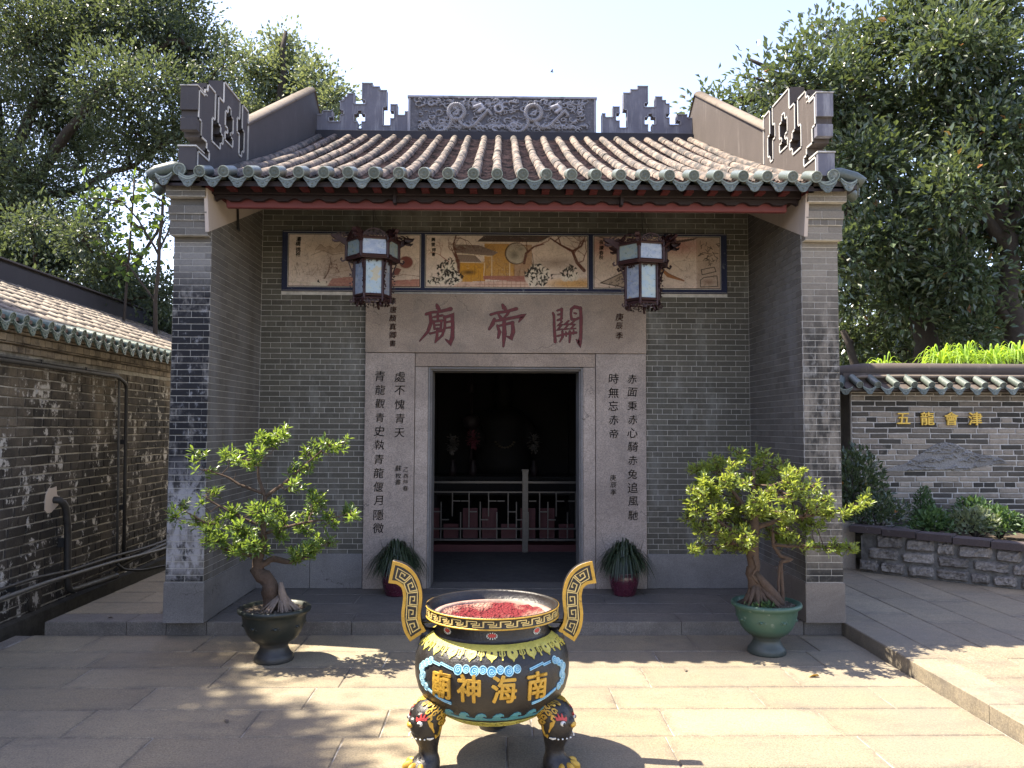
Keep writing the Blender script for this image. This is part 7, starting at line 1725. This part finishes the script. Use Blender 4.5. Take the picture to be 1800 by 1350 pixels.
make_tree('slender_sapling', 'slender young tree with big yellow green leaves against bright sky', (-5.5, 6.0, 0),
    [([(-5.50, 6.0, 0), (-5.45, 6.0, 3.0), (-5.42, 6.0, 4.3), (-5.36, 6.0, 5.5)], .045, .02), ([(-5.42, 6.0, 4.35), (-5.75, 6.0, 4.9), (-6.1, 6.0, 5.3)], .02, .01), ([(-5.44, 6, 3.6), (-5.9, 6, 4.2), (-6.3, 6.0, 4.4)], .018, .01), ([(-6.1, 6.1, 0), (-5.95, 6.1, 4.0), (-5.88, 6.1, 5.6)], .03, .012), ([(-5.42, 6, 4.4), (-5.2, 6, 4.9), (-5.0, 6, 5.3)], .018, .008)],
    SAP, .15, .10, 5, 95, 'leaf_bright', 14, .10, twig=.008, upbias=.2)
make_tree('glossy_tree', 'large dark glossy leaved tree rising behind the right gable', (8.3, 9.0, 0),
    [([(8.35, 9, 0), (8.3, 9, 2.9), (8.33, 9, 4.1), (8.2, 9, 5.3), (7.7, 8.9, 6.3), (7.2, 8.8, 7.6), (6.9, 8.8, 9.0)], .27, .07), ([(8.2, 9, 5.3), (8.8, 8.9, 6.6), (9.0, 8.9, 8.2)], .16, .05), ([(8.3, 9, 4.2), (7.2, 8.9, 5.0), (6.8, 8.9, 5.9)], .13, .04), ([(7.2, 8.8, 7.4), (5.9, 8.7, 8.4), (4.8, 8.7, 8.9)], .10, .03), ([(7.6, 9, 0), (7.1, 9, 2.2), (6.7, 9, 3.6)], .15, .06)],
    RA, .150, .082, 25, 120, 'leaf_gloss', 15, .20, upbias=.9)
make_tree('glossy_tree', 'dark glossy leaved tree at the right edge with trunk behind the palms', (9.9, 8.2, 0),
    [([(9.7, 8.2, 0), (9.65, 8.2, 3.2), (9.5, 8.2, 5.2), (9.2, 8.2, 7.0), (9.4, 8.2, 9.2)], .25, .07), ([(9.5, 8.2, 5.0), (8.6, 8.1, 6.4), (8.3, 8.1, 8.0)], .13, .04), ([(9.6, 8.2, 3.6), (8.8, 8.1, 4.6), (8.5, 8.1, 5.4)], .10, .04), ([(9.5, 8.2, 5.4), (10.4, 8.2, 6.8), (10.6, 8.2, 8.5)], .13, .04)],
    RB, .150, .082, 25, 115, 'leaf_gloss', 16, .20, upbias=.9)
make_tree('shaded_tree', 'shaded dark tree behind the two glossy trees, filling the gaps', (9.5, 12.5, 0),
    [([(9.5, 12.5, 0), (9.3, 12.5, 4.0), (9.0, 12.5, 7.0)], .22, .08), ([(7.6, 12.0, 0), (7.9, 12, 3.0), (8.4, 12, 5.0)], .16, .06)],
    RC + [(8.2, 11.8, 2.9, .9), (9.6, 12.0, 3.0, 1.0), (6.9, 11.5, 2.8, .8), (5.9, 11.2, 2.9, .7), (11.2, 12.0, 3.0, 1.0), (7.6, 10.6, 3.6, .7), (9.0, 10.8, 3.5, .7)], .17, .09, 14, 80, 'leaf_gloss', 17, .26, upbias=.9)
# the tree over the court, just out of the frame, whose shade dapples the left paving
SH = [(-8.9, -1.2, 10.6, 1.2), (-8.3, -.4, 10.4, .75), (-8.9, 0.6, 11.0, .9), (-9.6, .4, 11.4, 1.2), (-9.0, -2.4, 10.6, 1.2), (-7.5, -1.4, 10.2, .9), (-6.95, -1.1, 9.8, .38), (-7.9, -2.2, 9.8, .9), (-7.1, -2.3, 9.4, .6), (-8.2, -3.4, 9.8, 1.1), (-6.6, -1.6, 9.3, .45), (-9.6, -1.0, 10.4, 1.3), (-10.2, -2.6, 10.6, 1.3), (-9.4, -3.8, 10.0, 1.2), (-7.0, -3.6, 9.0, .55)]
make_tree('court_tree', 'tall tree standing beyond the brown house and shading the left of the court', (-9.6, -3.0, 0),
    [([(-9.6, -3.0, 0), (-9.5, -2.9, 4.0), (-9.2, -2.4, 7.5), (-8.9, -1.8, 9.8)], .28, .10), ([(-9.3, -2.6, 6.8), (-8.4, -3.0, 8.6), (-7.6, -3.2, 9.4)], .12, .04), ([(-9.2, -2.4, 7.5), (-8.8, -1.0, 9.2), (-8.4, 0.0, 10.2)], .12, .04)],
    SH, .12, .075, 30, 150, 'leaf_dark', 18, .22, upbias=1.2)
# distant wooded backdrop, a mass of foliage far behind the walls
r = np.random.default_rng(21); n = 26000
P = np.concatenate([np.stack([r.uniform(-30, -7, n), r.uniform(17, 24, n), 6.0 * r.random(n) ** .8], 1), np.stack([r.uniform(7, 32, n), r.uniform(17, 24, n), 7.0 * r.random(n) ** .8], 1)])
P[:, 2] *= .75 + .25 * np.sin(P[:, 0] * .9)
tag(obj('distant_woodland', leaf_mesh('distant_woodland', P, unit(r.normal(0, 1, (2 * n, 3)) + [0, 0, .3]), .34, .2, 3), MAT['leaf_dark']), 'dark woodland mass far behind the walls', 'woodland', None, 'stuff')

# ------------------------------------------------------------------ small things on the ground
r = random.Random(8)
def fallen(label, x, y, z, a, L=.055, mat='coping'):
    me = leaf_mesh('leaf', np.array([[x, y, z + .006]]), np.array([[math.cos(a), math.sin(a), .08]]), L, L * .5, 1, fold=.10, nseg=2); o = obj('fallen_leaf', me, MAT[mat]); tag(o, label, 'leaf')
MAT['leaf_yellow'] = simple('yellow fallen leaf', (.62, .36, .03), .6, .2, 30)
fallen('yellow fallen leaf on the sunlit paving near the leaf shadows', 2.02, -1.06, 0, .3, .085, 'leaf_yellow')
fallen('small dry leaf on the paving at the joint left of the right pot', 1.22, -.93, 0, 1.4)
fallen('dry leaf lying in the shade on the left paving', -1.60, -1.86, 0, 2.0, .06)
fallen('pale leaf scrap on the step left of the temple pillar', -3.25, .15, STEP, .2, .05)
# a bird crossing the sky
BK = .42
class SB(MB):
    def mesh(s, name, mats=None): s.v = [(1.75 + (a - 1.75) * BK, 21 + (b - 21) * BK, 14.2 + (c - 14.2) * BK) for a, b, c in s.v]; return MB.mesh(s, name, mats)
bd = thing('bird', 'tiny dark bird flying in the pale sky above the ridge', 'bird', (1.75, 21, 14.2))
m = SB(); m.tube([(1.62, 21, 14.20), (1.68, 21, 14.21), (1.76, 21, 14.22), (1.86, 21, 14.21), (1.95, 21, 14.19)], [.005, .03, .045, .03, .006], 10); m.build('body', MAT['iron'], bd)
for s_ in (-1, 1):
    m = SB(); m.v = [(1.70, 21, 14.22), (1.82, 21, 14.22), (1.86, 21 + s_ * .18, 14.32), (1.76, 21 + s_ * .18, 14.33), (1.84, 21 + s_ * .36, 14.27)]; m.face([0, 1, 2, 3]); m.face([3, 2, 4]); m.v += [(a, b, c - .006) for a, b, c in m.v]; m.face([8, 7, 6, 5][::1]); m.face([9, 7, 8]); m.build('wing', MAT['iron'], bd)
